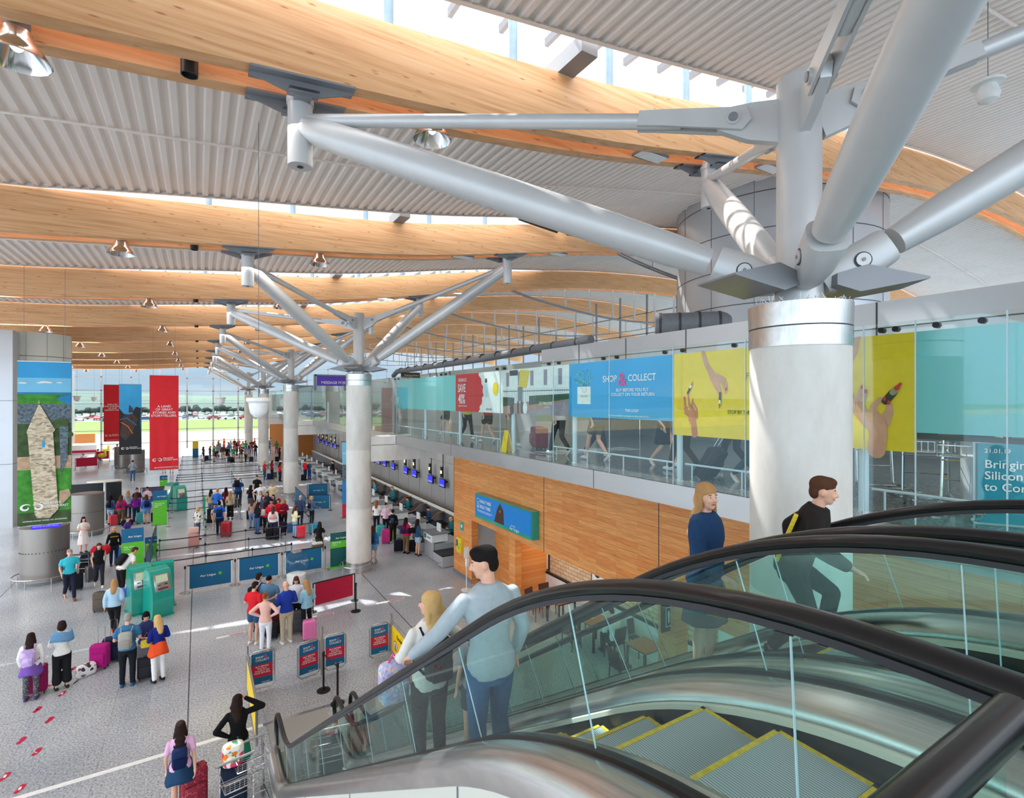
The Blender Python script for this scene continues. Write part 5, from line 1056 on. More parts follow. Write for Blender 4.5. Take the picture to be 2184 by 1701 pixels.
X, Y = G(417, 975); t = thing('recycling_bin', 'blue and yellow bin standing by the far end window', 'bin', (X, Y, 0)); MB().b2((-.3, -.3, 0), (.3, .3, 1.1), 'aer_blue').build('body', t); MB().b2((-.3, -.3, 1.1), (.3, .3, 2.0), 'line_yellow').build('header', t)
# banner beside the second column
t = thing('pole_banner', 'narrow vertical advertising banner clamped to the left of the second column', 'banner', M=face_my(*(lambda q: (q[0], 22.3, q[1]))(XZ(730, 1104, 22.3)))); W = .28; z1 = XZ(730, 942, 22.3)[1]-XZ(730, 1104, 22.3)[1]
for a, b, mm in ((0, .18, 'crimson'), (.18, .48, 'ban_sea'), (.48, .7, 'ban_town'), (.7, 1, 'ban_sky2')): MB().box((W/2, z1*(a+b)/2, 0), (W, z1*(b-a), .012), mm).build('printed_field', t)
MB().tube([(-.05, z1, 0), (W+.35, z1, 0)], .015, 'black', 6).tube([(-.05, 0, 0), (W+.35, 0, 0)], .015, 'black', 6).build('arm', t); text('Alicia', .1, 'white', t, .03, z1*.84)
# ------------------------------------------------------------------ people
V = Vector
def joints(pose, fem):
    sw = .172 if fem else .20; hw = .095
    J = {}
    for s_ in (-1, 1):
        J['hip', s_] = V((s_*hw, 0, .90)); J['kn', s_] = V((s_*.10, .015, .49)); J['an', s_] = V((s_*.105, -.02, .085)); J['fy', s_] = 0.0
        J['sh', s_] = V((s_*(sw-.008), 0, 1.395)); J['el', s_] = V((s_*(sw+.055), -.03, 1.14)); J['wr', s_] = V((s_*(sw+.05), .06, .90)); J['hd', s_] = V((0, .03, -.16))
    J['lean'] = 0; J['look'] = 0; J['dz'] = 0; J['nod'] = 0
    def arm(s_, el, wr, hd): J['el', s_] = V((s_*el[0], el[1], el[2])); J['wr', s_] = V((s_*wr[0], wr[1], wr[2])); J['hd', s_] = V((s_*hd[0], hd[1], hd[2]))
    if pose == 'hold':
        for s_ in (-1, 1): arm(s_, (sw+.06, -.02, 1.15), (.10, .21, 1.12), (-.07, .10, .03))
        J['nod'] = .35
    elif pose == 'fold':
        for s_ in (-1, 1): arm(s_, (sw+.06, .02, 1.16), (.03, .20, 1.16+.03*s_), (-.15, .02, 0))
    elif pose == 'hip':
        arm(1, (sw+.23, -.08, 1.19), (sw+.0, .03, 1.04), (-.12, .03, -.05)); arm(-1, (sw+.23, -.08, 1.19), (sw+.0, .03, 1.04), (-.12, .03, -.05))
    elif pose == 'lookout':
        arm(-1, (sw+.20, -.1, 1.18), (sw-.01, -.06, 1.02), (-.1, .06, -.08)); arm(1, (sw+.26, .08, 1.40), (.10, .16, 1.60), (-.08, .0, .08)); J['look'] = -35
    elif pose == 'walk':
        J['kn', -1] = V((-.09, .16, .52)); J['an', -1] = V((-.09, .27, .10)); J['kn', 1] = V((.09, .02, .48)); J['an', 1] = V((.09, -.30, .16)); J['fy', 1] = -.9
        J['wr', 1] = V((sw+.03, .2, .96)); J['wr', -1] = V((-(sw+.03), -.14, .92)); J['lean'] = 5
    elif pose == 'pull':
        arm(1, (sw+.05, -.13, 1.15), (sw+.07, -.20, .91), (0, -.05, -.14)); J['kn', -1] = V((-.1, .07, .5)); J['an', -1] = V((-.1, .10, .085)); J['an', 1] = V((.1, -.14, .10))
    elif pose == 'bend':
        J['lean'] = 42; arm(1, (sw+.1, .05, 1.2), (.15, .35, 1.28), (0, .15, 0)); arm(-1, (sw+.08, -.05, 1.15), (.2, .16, 1.0), (0, .12, -.08)); J['nod'] = .2
    elif pose == 'trolley':
        for s_ in (-1, 1): arm(s_, (sw+.05, .02, 1.14), (.19, .27, 1.02), (0, .12, -.02))
        J['lean'] = 14
    elif pose == 'sit':
        for s_ in (-1, 1):
            J['kn', s_] = V((s_*.13, .42, .93)); J['an', s_] = V((s_*.13, .40, .50)); arm(s_, (sw+.07, .12, 1.16), (.12, .36, 1.12), (-.05, .12, 0))
        J['lean'] = 12; J['dz'] = -.40; J['nod'] = .4
    elif pose == 'kneel':
        for s_ in (-1, 1): arm(s_, (sw+.12, .05, 1.14), (.2, .22, .98), (-.05, .12, -.05))
        J['kn', -1] = V((-.13, .35, .78)); J['an', -1] = V((-.12, .12, .50)); J['kn', 1] = V((.14, .28, .50)); J['an', 1] = V((.12, -.12, .48)); J['fy', 1] = -1; J['dz'] = -.44; J['lean'] = 22; J['nod'] = .3
    elif pose == 'rail':
        arm(-1, (.37, .08, 1.18), (.535, .20, 1.015), (.0, .13, -.07)); arm(1, (sw+.07, -.02, 1.14), (sw+.06, .1, .90), (0, .03, -.15)); J['look'] = 62; J['lean'] = 4; J['kn', 1] = V((.1, .06, .5)); J['an', 1] = V((.1, -.04, .085)); J['nod'] = .25
    elif pose == 'railbag':
        arm(-1, (.27, .04, 1.16), (.24, .24, 1.08), (.0, .14, -.02)); arm(1, (sw+.2, .0, 1.22), (sw+.12, .18, 1.02), (-.05, .12, -.05)); J['look'] = 48
    elif pose == 'grip':
        arm(1, (sw+.06, .08, 1.15), (sw+.1, .3, 1.05), (0, .15, -.03)); arm(-1, (sw+.06, -.05, 1.14), (sw+.06, .02, .88), (0, .02, -.15)); J['look'] = -20
    elif pose == 'climb':
        J['lean'] = 20; J['kn', -1] = V((-.12, .30, .60)); J['an', -1] = V((-.12, .22, .19)); J['kn', 1] = V((.12, .12, .50)); J['an', 1] = V((.12, -.16, .14)); J['fy', 1] = -.5; J['dz'] = -.1
        arm(1, (sw+.2, .06, 1.24), (sw+.22, .3, 1.2), (0, .14, 0)); arm(-1, (sw+.1, -.12, 1.18), (sw+.08, -.02, .95), (0, .04, -.14))
    return J
def xf(J):
    A = Matrix.Translation(V((0, 0, .92+J['dz']))) @ Matrix.Rotation(-R(J['lean']), 4, 'X') @ Matrix.Translation(V((0, 0, -.92)))
    dn = V((0, 0, J['dz'])); return A, dn
def head_mx(J):
    A, _ = xf(J); c = V((0, .02, 1.5))
    return A @ Matrix.Translation(c) @ Matrix.Rotation(R(J['look']), 4, 'Z') @ Matrix.Rotation(R(J['lean']*.55)-J['nod'], 4, 'X') @ Matrix.Translation(-c)
def torso(mb, J, fem, g, z0=.84, m='skin', zt=1.475):
    A, _ = xf(J); hw = 1.0 if fem else 1.04; ww = .86 if fem else .98; cw = .93 if fem else 1.1; rows = []
    for z, w_, d, yo in ((.84, .145*hw, .10, -.01), (.90, .168*hw, .118, -.012), (.98, .165*hw, .112, -.008), (1.07, .142*ww, .098, 0), (1.16, .146*ww, .102, .004), (1.27, .164*cw, .116, .008), (1.36, .174*cw, .108, .004), (1.415, .160*cw, .09, 0), (1.45, .118*cw, .074, 0), (1.49, .062, .058, 0)):
        if z < z0-.01 or z > zt+.02: continue
        rows.append([A @ V(((w_+g)*math.copysign(abs(math.cos(a))**.85, math.cos(a)), yo+(d+g)*math.sin(a), z+(g*.4 if z > 1.4 else 0))) for a in [2*math.pi*k/18 for k in range(18)]])
    mb.grid(rows, m, True, True, True)
def chain(mb, P, r, m='skin', n=10):
    for (a, b), (ra, rb) in zip(zip(P[:-1], P[1:]), zip(r[:-1], r[1:])):
        a, b = V(a), V(b); d = (b-a)
        if d.length < 1e-4: continue
        u = d.normalized(); mb.tube([a-u*ra*.7, a-u*ra*.4, a, b, b+u*rb*.4, b+u*rb*.7], [ra*.5, ra*.88, ra, rb, rb*.88, rb*.5], m, n)
def leg_pts(J, s_):
    _, dn = xf(J); return J['hip', s_]+dn, J['kn', s_]+(dn if J['dz'] < -.2 and False else V((0, 0, J['dz'] if J['dz'] < -.2 else 0))), J['an', s_]+V((0, 0, J['dz'] if J['dz'] < -.2 else 0))
def arm_pts(J, s_):
    A, _ = xf(J); return A @ J['sh', s_], A @ J['el', s_], A @ J['wr', s_], (A.to_3x3() @ J['hd', s_])
def body_mesh(pose, fem, vox, near):
    J = joints(pose, fem); mb = MB(); torso(mb, J, fem, -.004)
    H = head_mx(J)
    mb.ell(H @ V((0, .01, 1.645)), (.074, .092, .105), 'skin', 16, H.to_3x3()); mb.ell(H @ V((0, .045, 1.585)), (.054, .058, .062), 'skin', 12, H.to_3x3())
    mb.ell(H @ V((0, .075, 1.548)), (.026, .022, .02), 'skin', 8, H.to_3x3())
    chain(mb, [H @ V((0, .095, 1.655)), H @ V((0, .118, 1.61))], [.010, .016])
    for s_ in (-1, 1): mb.ell(H @ V((s_*.077, .005, 1.625)), (.012, .022, .034), 'skin', 8, H.to_3x3()); mb.ell(H @ V((s_*.03, .088, 1.605)), (.024, .016, .02), 'skin', 8, H.to_3x3())
    A, _ = xf(J); chain(mb, [A @ V((0, -.005, 1.45)), H @ V((0, .0, 1.57))], [.056, .052])
    for s_ in (-1, 1):
        h, k, a = leg_pts(J, s_); c = k.lerp(a, .3); chain(mb, [h, h.lerp(k, .5), k, c+V((0, -.012, 0)), a], [.088, .074, .052, .055, .036])
        fy = J['fy', s_]; t_ = a+V((0, .15*math.cos(fy), -.045+.15*math.sin(fy) if fy else -.045)); chain(mb, [a+V((0, -.03, -.035)), t_], [.036, .03])
        s0, e0, w0, hd = arm_pts(J, s_); f = 1.0 if not fem else .86
        chain(mb, [s0, s0.lerp(e0, .5), e0, e0.lerp(w0, .35), w0], [.052*f, .047*f, .037*f, .038*f, .026*f])
        hn = hd.normalized(); sd_ = hn.cross(V((0, 0, 1))) if abs(hn.z) < .8 else hn.cross(V((1, 0, 0))); sd_.normalize(); pn = sd_.cross(hn)
        if s_*sd_.y < 0: pass
        L = .085; chain(mb, [w0, w0+hn*.03], [.024, .026])
        for q in (-1, 0, 1): chain(mb, [w0+hn*.015+sd_*q*.014, w0+hn*L+sd_*q*.024], [.017, .014])
        for q, ln in ((-1.5, .052), (-.5, .072), (.5, .068), (1.5, .055)):
            b = w0+hn*(L+.0)+sd_*q*.0185; c1 = b+hn*ln*.5-pn*.006; c2 = c1+hn*ln*.42-pn*.028
            chain(mb, [b, c1, c2], [.0105, .0095, .008], n=8)
        b = w0+hn*.03+sd_*.026; chain(mb, [b, b+hn*.035+sd_*.03, b+hn*.062+sd_*.034], [.013, .0115, .0095], n=8)
    return remesh(mb, 'body', vox, 'skin', 2 if near else 3)
def top_mesh(pose, fem, sleeve, vox, hem):
    J = joints(pose, fem); mb = MB(); torso(mb, J, fem, .014 if sleeve != 'coat' else .028, {'std': .90, 'long': .84, 'crop': .98}[hem])
    for s_ in (-1, 1):
        s0, e0, w0, _ = arm_pts(J, s_); g = .016 if sleeve != 'coat' else .028; f = 1.0 if not fem else .9
        if sleeve == 'none': chain(mb, [s0, s0.lerp(e0, .12)], [.05*f, .045*f])
        elif sleeve == 'short': chain(mb, [s0, s0.lerp(e0, .62)], [.058*f+g*.3, .052*f+g])
        else: chain(mb, [s0, s0.lerp(e0, .5), e0, e0.lerp(w0, .5), w0-(w0-e0)*.06], [.056*f+g*.4, .05*f+g, .044*f+g, .038*f+g, .031*f+g*.7])
    return remesh(mb, 'top', vox, 'skin')
def leg_mesh(pose, fem, kind, vox):
    J = joints(pose, fem); mb = MB(); A, dn = xf(J); rows = []
    z1 = 1.03
    if kind in ('trousers', 'shorts', 'wide'):
        for z, w_, d in ((.80, .150, .105), (.86, .165, .122), (.92, .178, .128), (.98, .172, .120), (z1, .158, .112)): rows.append([(A if z > .93 else Matrix.Translation(dn)) @ V((w_*math.cos(a), -.01+d*math.sin(a), z)) for a in [2*math.pi*k/18 for k in range(18)]])
        mb.grid(rows, 'skin', True, True, True)
        for s_ in (-1, 1):
            h, k, a = leg_pts(J, s_)
            if kind == 'shorts': chain(mb, [h, h.lerp(k, .55)], [.10, .095])
            elif kind == 'wide': chain(mb, [h, k, a+V((0, 0, .12))], [.105, .09, .10])
            else: chain(mb, [h, h.lerp(k, .5), k, k.lerp(a, .3), a-(a-k)*.03], [.101, .088, .068, .068, .056])
    else:
        zb = {'skirt': .52, 'dress': .42}[kind]; h, k, a = leg_pts(J, 1)
        for z, w_, d in ((zb, .235, .185), (.66, .215, .165), (.82, .19, .14), (.92, .178, .128), (z1, .155, .11)): rows.append([dn+V((w_*(1+.04*math.sin(a_*7))*math.cos(a_), -.01+d*(1+.04*math.sin(a_*7))*math.sin(a_), z)) for a_ in [2*math.pi*q/36 for q in range(36)]])
        mb.grid(rows, 'skin', True, True, True)
    return remesh(mb, kind, vox, 'skin')
def hair_mesh(pose, fem, kind, vox):
    J = joints(pose, fem); H = head_mx(J); M3 = H.to_3x3(); mb = MB(); E = lambda c, r: mb.ell(H @ V(c), r, 'skin', 14, M3)
    if kind == 'short': E((0, -.006, 1.683), (.083, .104, .082)); E((0, .03, 1.722), (.07, .075, .04)); E((0, -.045, 1.62), (.074, .055, .07))
    elif kind == 'bald': E((0, -.055, 1.60), (.078, .045, .035))
    elif kind == 'bun': E((0, -.014, 1.675), (.083, .10, .087)); E((0, -.04, 1.63), (.074, .06, .07)); E((0, -.11, 1.72), (.05, .05, .05))
    elif kind == 'bob': E((0, -.006, 1.683), (.087, .106, .086)); E((0, -.045, 1.60), (.092, .07, .10)); E((.07, -.0, 1.60), (.03, .05, .08)); E((-.07, -.0, 1.60), (.03, .05, .08))
    else:
        E((0, -.006, 1.683), (.087, .106, .086)); E((0, -.05, 1.60), (.090, .068, .10))
        for x_ in (-.075, .075): E((x_, .0, 1.58), (.026, .045, .10))
        A, _ = xf(J); ln = 1.36 if kind == 'long' else 1.28; p1 = H @ V((0, -.07, 1.56)); p2 = A @ V((0, -.135, ln))
        for q, w_ in ((0, .085), (.35, .085), (.7, .08), (1, .055)): mb.ell(p1.lerp(p2, q), (w_+.01, .042, .075), 'skin', 12)
        for x_ in (-.09, .09): mb.ell(H @ V((x_, -.01, 1.50)), (.028, .035, .09), 'skin', 10)
    return remesh(mb, 'hair', vox, 'skin')
def shoe_mesh(pose, fem, s_):
    J = joints(pose, fem); h, k, a = leg_pts(J, s_); fy = J['fy', s_]; mb = MB(); b = a+V((0, -.045, -.045)); t_ = a+V((0, .17*math.cos(fy), -.055+.17*math.sin(fy)))
    rows = []
    for f, w_, hh in ((-.1, .02, .03), (0, .036, .05), (.35, .04, .06), (.7, .045, .045), (1, .036, .03), (1.1, .015, .02)):
        c = b.lerp(t_, f); rows.append([c+V((w_*math.cos(q), 0, max(-.035, hh*math.sin(q)))) for q in [2*math.pi*i/12 for i in range(12)]])
    o = mb.grid(rows, 'skin', True, True, True).build('shoe'); me = o.data; bpy.data.objects.remove(o); return me
def face_mesh(pose, fem):
    J = joints(pose, fem); H = head_mx(J); M3 = H.to_3x3(); o = MB()
    for s_ in (-1, 1): o.ell(H @ V((s_*.031, .089, 1.64)), (.011, .006, .0055), 'eye_white', 8, M3).ell(H @ V((s_*.031, .094, 1.64)), (.0055, .003, .0055), 'black', 8, M3).ell(H @ V((s_*.032, .092, 1.662)), (.018, .006, .004), 'wood_dark', 8, M3)
    o = o.build('eyes'); m1 = o.data; bpy.data.objects.remove(o)
    o = MB().ell(H @ V((0, .098, 1.578)), (.024, .01, .007), 'lip', 10, M3).build('mouth'); m2 = o.data; bpy.data.objects.remove(o); return m1, m2
CACHE = {}
def cached(fn, *a):
    k = (fn.__name__,)+a
    if k not in CACHE: CACHE[k] = fn(*a)
    return CACHE[k]
def piece(name, me, m, parent, label=None):
    o = bpy.data.objects.new(name, me); link(o, parent)
    if m is not None: o.material_slots[0].link = 'OBJECT'; o.material_slots[0].material = m
    if label: o['label'] = label
    return o
HAIRC = {'brown': (84, 54, 38), 'dark': (44, 30, 26), 'black': (24, 20, 20), 'blonde': (206, 168, 112), 'grey': (150, 146, 142), 'ginger': (160, 84, 44), 'fair': (176, 134, 88)}
def person(loc, az, pose, fem, top, topc, sleeve, legs, legc, hair, hairc, lbl, h=None, shoe=(40, 40, 44), hem='std', near=False, group=None, skin='skin', cat='person'):
    """az: facing azimuth from +y clockwise"""
    h = h or (1.65 if fem else 1.78); t = thing('person', lbl, cat, loc, -az, group); t.scale = (h/1.75,)*3
    vox = .0095 if near else .0165; vc = .012 if near else .0165
    piece('body', cached(body_mesh, pose, fem, vox, near), MATS[skin], t)
    piece(top, cached(top_mesh, pose, fem, sleeve, vc, hem), cloth(topc), t)
    if legs: piece(legs if legs != 'wide' else 'trousers', cached(leg_mesh, pose, fem, legs, vc), cloth(legc), t)
    if hair: piece('hair', cached(hair_mesh, pose, fem, hair, vc), cloth(HAIRC[hairc]), t)
    for s_ in (-1, 1): piece('shoe', cached(shoe_mesh, pose, fem, s_), cloth(shoe), t)
    m1, m2 = cached(face_mesh, pose, fem); piece('eyes', m1, None, t); piece('mouth', m2, None, t)
    return t
def view_az(X, Y): return math.atan2(X, Y)
def P(px, py, a, pose, sex, top, topc, sleeve, legs, legc, hair, hairc, lbl, **k):
    z = k.pop('z', 0); X, Y = G(px, py, z); return person((X, Y, z), view_az(X, Y)+R(a), pose, sex == 'f', top, topc, sleeve, legs, legc, hair, hairc, lbl, **k)
# ---- bags
def backpack(p, col, lbl, s=1.0, front=False, second=None, group=None):
    t = thing('backpack', lbl, 'backpack', group=group); J = 1; sc = p.scale[0]; t.location = p.location; t.rotation_euler = p.rotation_euler; t.scale = (sc*s,)*3
    if s != 1: t.location.z += 1.2*sc*(1-s)
    sg = -1 if not front else 1; o = MB().rbox((0, sg*.235, 1.2), (.29, .17, .42), cloth(col), .07, 3).build('bag', t)
    MB().rbox((0, sg*.335, 1.12), (.23, .06, .22), cloth(second or [max(0, c-16) for c in col]), .028, 2).build('pocket', t)
    for x_ in (-.1, .1): MB().tube([(x_, sg*.15, 1.36), (x_*1.25, sg*.05, 1.47), (x_*1.25, -sg*.10, 1.40), (x_*1.35, -sg*.135, 1.25), (x_*1.6, -sg*.06, 1.06), (x_*1.2, sg*.15, 1.03)], .014, cloth([max(0, c-10) for c in col]), 6).build('strap', t)
    return t
SCN = [0]
def suitcase(px, py, col, lbl, h=.62, w=.42, d=.25, a=0, handle=0, z=0, soft=False, group=None, loc=None):
    X, Y = loc or G(px, py, z); t = thing('suitcase', lbl, 'suitcase', (X, Y, z), -(view_az(X, Y)+R(a)), group); c = cloth(col) if soft else mat('shell_%d_%d_%d' % tuple(col), col, .3, 0, .04, 4, coat=.4)
    MB().rbox((0, 0, .05+h/2), (w, d, h), c, .05, 3).build('shell', t)
    m = MB()
    if not soft:
        for i in range(7): m.box((-w*.38+w*.76*i/6, -d/2-.001, .05+h/2), (.018, .012, h*.82), c)
    else: m.rbox((0, -d/2-.02, .05+h*.4), (w*.8, .05, h*.5), c, .02)
    m.build('ribs' if not soft else 'front_pocket', t); MB().box((0, 0, .05+h/2), (w+.004, .012, h*.985), 'dark_grey').build('zip', t)
    for x_ in (-w*.38, w*.38):
        for y_ in (-d*.32, d*.32): MB().cyl((x_-.012, y_, .026), (x_+.012, y_, .026), .026, 'black', 10).build('wheel', t)
    m = MB(); hh = h+.05+handle; m.tube([(-.08, d*.3, h), (-.08, d*.3, hh), (.08, d*.3, hh), (.08, d*.3, h)] if handle else [(-.07, 0, h+.045), (-.06, 0, h+.08), (.06, 0, h+.08), (.07, 0, h+.045)], .009 if handle else .012, 'steel' if handle else 'dark_grey', 6); m.build('handle', t); return t
def duffel(px, py, col, lbl, s=1, a=0):
    X, Y = G(px, py); t = thing('holdall', lbl, 'bag', (X, Y, 0), -(view_az(X, Y)+R(a))); MB().rbox((0, 0, .16*s), (.55*s, .3*s, .32*s), cloth(col), .1*s, 3).build('bag', t)
    MB().tube([(-.14*s, 0, .3*s), (-.1*s, 0, .43*s), (.1*s, 0, .43*s), (.14*s, 0, .3*s)], .012, 'dark_grey', 6).build('handle', t); return t
def floral(name, base, sc=14):
    def f(n, b):
        t = N(n, 'ShaderNodeTexCoord'); vo = N(n, 'ShaderNodeTexVoronoi', i_Scale=sc); n.links.new(t.outputs['Object'], vo.inputs['Vector'])
        r = ramp(n, vo.outputs['Color'], base); r.color_ramp.interpolation = 'CONSTANT'; n.links.new(r.outputs[0], b.inputs['Base Color']); b.inputs['Roughness'].default_value = .7
    return nodes_mat(name, f)
floral('flower_bag', [(0, (240, 232, 220)), (.42, (226, 60, 110)), (.52, (240, 140, 40)), (.6, (70, 150, 110)), (.7, (240, 236, 226))]); floral('butterfly_bag', [(0, (238, 234, 232)), (.45, (130, 90, 110)), (.52, (60, 50, 60)), (.58, (236, 232, 230))]); floral('lilac_bag', [(0, (196, 168, 220)), (.45, (226, 200, 232)), (.6, (176, 150, 206)), (.75, (214, 190, 236))], 9); floral('sequin', [(0, (190, 180, 226)), (.4, (244, 226, 170)), (.5, (170, 200, 236)), (.65, (236, 200, 226)), (.8, (160, 170, 220))], 45); floral('leg_print', [(0, (70, 70, 76)), (.45, (120, 120, 126)), (.55, (60, 60, 66)), (.8, (140, 140, 146))], 50); floral('monochrome_print', [(0, (236, 228, 214)), (.55, (30, 28, 28)), (.68, (232, 224, 210))]); floral('red_print', [(0, (150, 30, 50)), (.5, (186, 70, 84)), (.6, (130, 24, 44)), (1, (150, 30, 50))], 40)
def restyle(t, part, m):
    for o in COL.objects:
        if o.parent == t and o.name.split('.')[0] == part: o.material_slots[0].link = 'OBJECT'; o.material_slots[0].material = MATS[m]
def shawl(p, col, lbl_part, z=1.0, name='jacket', m=None):      # garment tied at the waist / over shoulders
    mb = MB(); rows = []
    for zz, w_, d in ((z+.03, .165, .12), (z-.02, .18, .135), (z-.12, .20, .155), (z-.24, .235, .18), (z-.30, .25, .19)): rows.append([V(((w_+.012*math.sin(5*a))*math.cos(a), -.01+(d+.02*math.sin(4*a+1))*math.sin(a), zz+.03*math.sin(3*a))) for a in [R(150+2+i*12) for i in range(21)]])
    mb.grid(rows, cloth(col) if m is None else m); o = mb.build(name, p); md = o.modifiers.new('t', 'SOLIDIFY'); md.thickness = .014; return o
# ---- escalator riders
def rider(X, Y, az, *a, **k): return person((X, Y, at(STEPS, (math.floor((Y-.18)/.4)*.4+.18)+.2)+.006), az, *a, **k)
man = rider(1.88, 3.4, R(2), 'rail', False, 'sweatshirt', (172, 184, 192), 'long', 'trousers', (52, 98, 142), 'short', 'black', 'man in a pale grey sweatshirt and blue jeans riding down, hand on the handrail', near=True, h=1.8, shoe=(60, 60, 64), hem='long')
wom = rider(1.84, 4.5, R(0), 'railbag', True, 'cardigan', (232, 228, 222), 'long', 'trousers', (44, 44, 48), 'long', 'blonde', 'blonde woman in a cream cardigan riding down ahead of the grey sweatshirt man', near=True, h=1.66, hem='long')
backpack(wom, (46, 48, 54), 'dark grey backpack on the blonde woman riding the nearest escalator', .92)
t = thing('sequin_backpack', 'lilac iridescent sequin backpack carried in front of the blonde escalator rider', 'backpack', (wom.location.x-.28, wom.location.y+.2, wom.location.z+.62)); MB().rbox((0, 0, .2), (.28, .18, .38), 'sequin', .07, 3).build('bag', t); MB().tube([(-.05, 0, .38), (0, 0, .46), (.05, 0, .38)], .01, 'magenta', 6).build('loop', t)
kid = rider(2.12, 4.12, R(0), 'stand', True, 'tee', (150, 150, 156), 'short', 'shorts', (70, 72, 84), 'long', 'brown', 'child in grey riding between the two escalator adults, mostly hidden', h=1.25)
b_ = backpack(kid, (140, 104, 150), 'purple and pink patterned backpack on the child on the nearest escalator', .9)
w2 = rider(3.72, 2.92, R(172), 'grip', True, 'jacket', (36, 66, 104), 'coat', 'skirt', (26, 30, 38), 'longer', 'fair', 'woman with long two-tone hair in a blue jacket on the second escalator', near=True, h=1.66, hem='long')
m2_ = rider(3.62, 2.1, R(150), 'climb', False, 'jacket', (40, 36, 36), 'coat', 'trousers', (24, 26, 32), 'short', 'brown', 'person in a dark jacket with a yellow stripe leaning forward on the second escalator', near=True, h=1.42, hem='long')
o = MB().box((.15, -.14, 1.16), (.06, .03, .44), 'line_yellow').build('yellow_stripe', m2_); o.matrix_local = xf(joints('climb', False))[0]
# ---- foreground floor
BL = (28, 28, 32); NV = (32, 42, 66); JN = (70, 92, 124); WH = (236, 234, 230)
g = P(385, 1738, 4, 'pull', 'f', 'tee', (228, 178, 212), 'short', 'shorts', (44, 70, 100), 'longer', 'dark', 'girl in a pink tee, denim jacket round her waist, beside a red patterned suitcase', h=1.6, near=True)
backpack(g, (30, 44, 84), 'navy backpack on the girl in the pink tee', .85); shawl(g, (34, 66, 98), '', .98)
suitcase(413, 1722, (150, 40, 56), 'red patterned soft suitcase beside the girl in the pink tee', .66, .40, .26, -12, soft=True, handle=.0)
for o in COL.objects:
    if o.parent and o.parent.name.startswith('suitcase') and o.name.startswith(('shell', 'front_pocket')): o.material_slots[0].link = 'OBJECT'; o.material_slots[0].material = MATS['red_print']
g = P(508, 1674, 3, 'lookout', 'f', 'top', (22, 22, 24), 'long', 'skirt', (40, 140, 112), 'long', 'dark', 'woman in a black top and green skirt shading her eyes beside the left barrier sign', near=True, h=1.66)
s_ = suitcase(497, 1722, (28, 40, 60), 'dark navy suitcase carrying the floral backpack, beside the luggage trolley', .68, .44, .28, 0, soft=True)
X, Y = G(497, 1722); t = thing('floral_backpack', 'white backpack with bright flowers lying on the dark navy suitcase', 'backpack', (X, Y, .74), -view_az(X, Y)); MB().rbox((0, 0, .2), (.34, .2, .4), 'flower_bag', .08, 3).build('bag', t); MB().rbox((0, -.03, .34), (.26, .2, .14), 'flower_bag', .05, 3).build('flap', t); MB().rbox((0, -.12, .14), (.2, .08, .18), 'flower_bag', .03, 2).build('pocket', t)
X, Y = G(545, 1740); trolley((X, Y, 0), R(190), 'chrome luggage trolley at the bottom edge beside the escalator newel', grip='steel')
X, Y = G(520, 1790); trolley((X, Y, 0), R(190), 'chrome luggage trolley nested in front of the newel trolley at the bottom edge', grip='steel')
g = P(66, 1492, 14, 'stand', 'f', 'top', WH, 'long', 'trousers', (90, 90, 96), 'long', 'dark', 'girl in a white top and patterned leggings with a lavender backpack', h=1.58, shoe=(88, 60, 110)); restyle(g, 'trousers', 'leg_print')
b_ = backpack(g, (190, 162, 214), 'large shiny lavender backpack on the girl in patterned leggings'); restyle(b_, 'bag', 'lilac_bag'); restyle(b_, 'pocket', 'lilac_bag'); shawl(g, (120, 84, 170), '', .99)
suitcase(78, 1478, (150, 30, 90), 'plum suitcase behind the girl in patterned leggings', .62, .4, .25, 10, soft=True)
g = P(132, 1468, -8, 'fold', 'f', 'top', WH, 'long', 'wide', BL, 'bob', 'dark', 'woman in a white top and black cropped trousers with a denim jacket over her shoulders', h=1.66)
o = MB().grid([[V(((.205+dz*.2)*math.cos(a), -.01+(.14+dz*.15)*math.sin(a), 1.5-dz+.03*math.sin(a*2))) for a in [R(170+i*10) for i in range(21)]] for dz in (0, .08, .16, .24)], cloth((106, 152, 190))).build('denim_jacket', g); o.modifiers.new('t', 'SOLIDIFY').thickness = .03
X, Y = G(184, 1440); t = thing('tote_bag', 'white drawstring bag with dark butterfly print on the floor', 'bag', (X, Y, 0), R(30)); MB().rbox((0, 0, .15), (.42, .22, .32), 'butterfly_bag', .09, 3).build('bag', t); MB().tube([(-.2, -.1, .02), (-.3, -.16, .01), (-.34, -.2, .01)], .012, 'black', 6).build('cord', t)
suitcase(213, 1424, (176, 28, 122), 'magenta soft suitcase with raised handle next to the butterfly bag', .58, .4, .26, 25, .42, soft=True); suitcase(240, 1408, (32, 38, 62), 'navy suitcase between the magenta suitcase and the man with the grey backpack', .58, .42, .28, 20, .45, soft=True)
g = P(272, 1462, 12, 'hold', 'm', 'polo', (56, 110, 150), 'short', 'trousers', (26, 28, 36), 'short', 'grey', 'grey-haired man in a blue polo shirt with a grey backpack', shoe=(40, 90, 140)); backpack(g, (164, 162, 156), 'light grey backpack on the man in the blue polo shirt', .95)
g = P(311, 1440, 172, 'hold', 'f', 'tee', (56, 64, 116), 'short', 'skirt', (120, 116, 124), 'bob', 'black', 'dark-haired woman in a navy tee facing the man with the grey backpack'); suitcase(313, 1446, (44, 42, 50), 'dark patterned suitcase in front of the woman in the navy tee', .5, .4, .26, 0, soft=True)
g = P(338, 1452, -22, 'hold', 'f', 'jumper', (26, 40, 128), 'long', 'trousers', (236, 236, 238), 'long', 'blonde', 'blonde woman in a cobalt jumper, orange cardigan round her waist, white trousers'); shawl(g, (236, 84, 42), '', 1.04, 'cardigan')
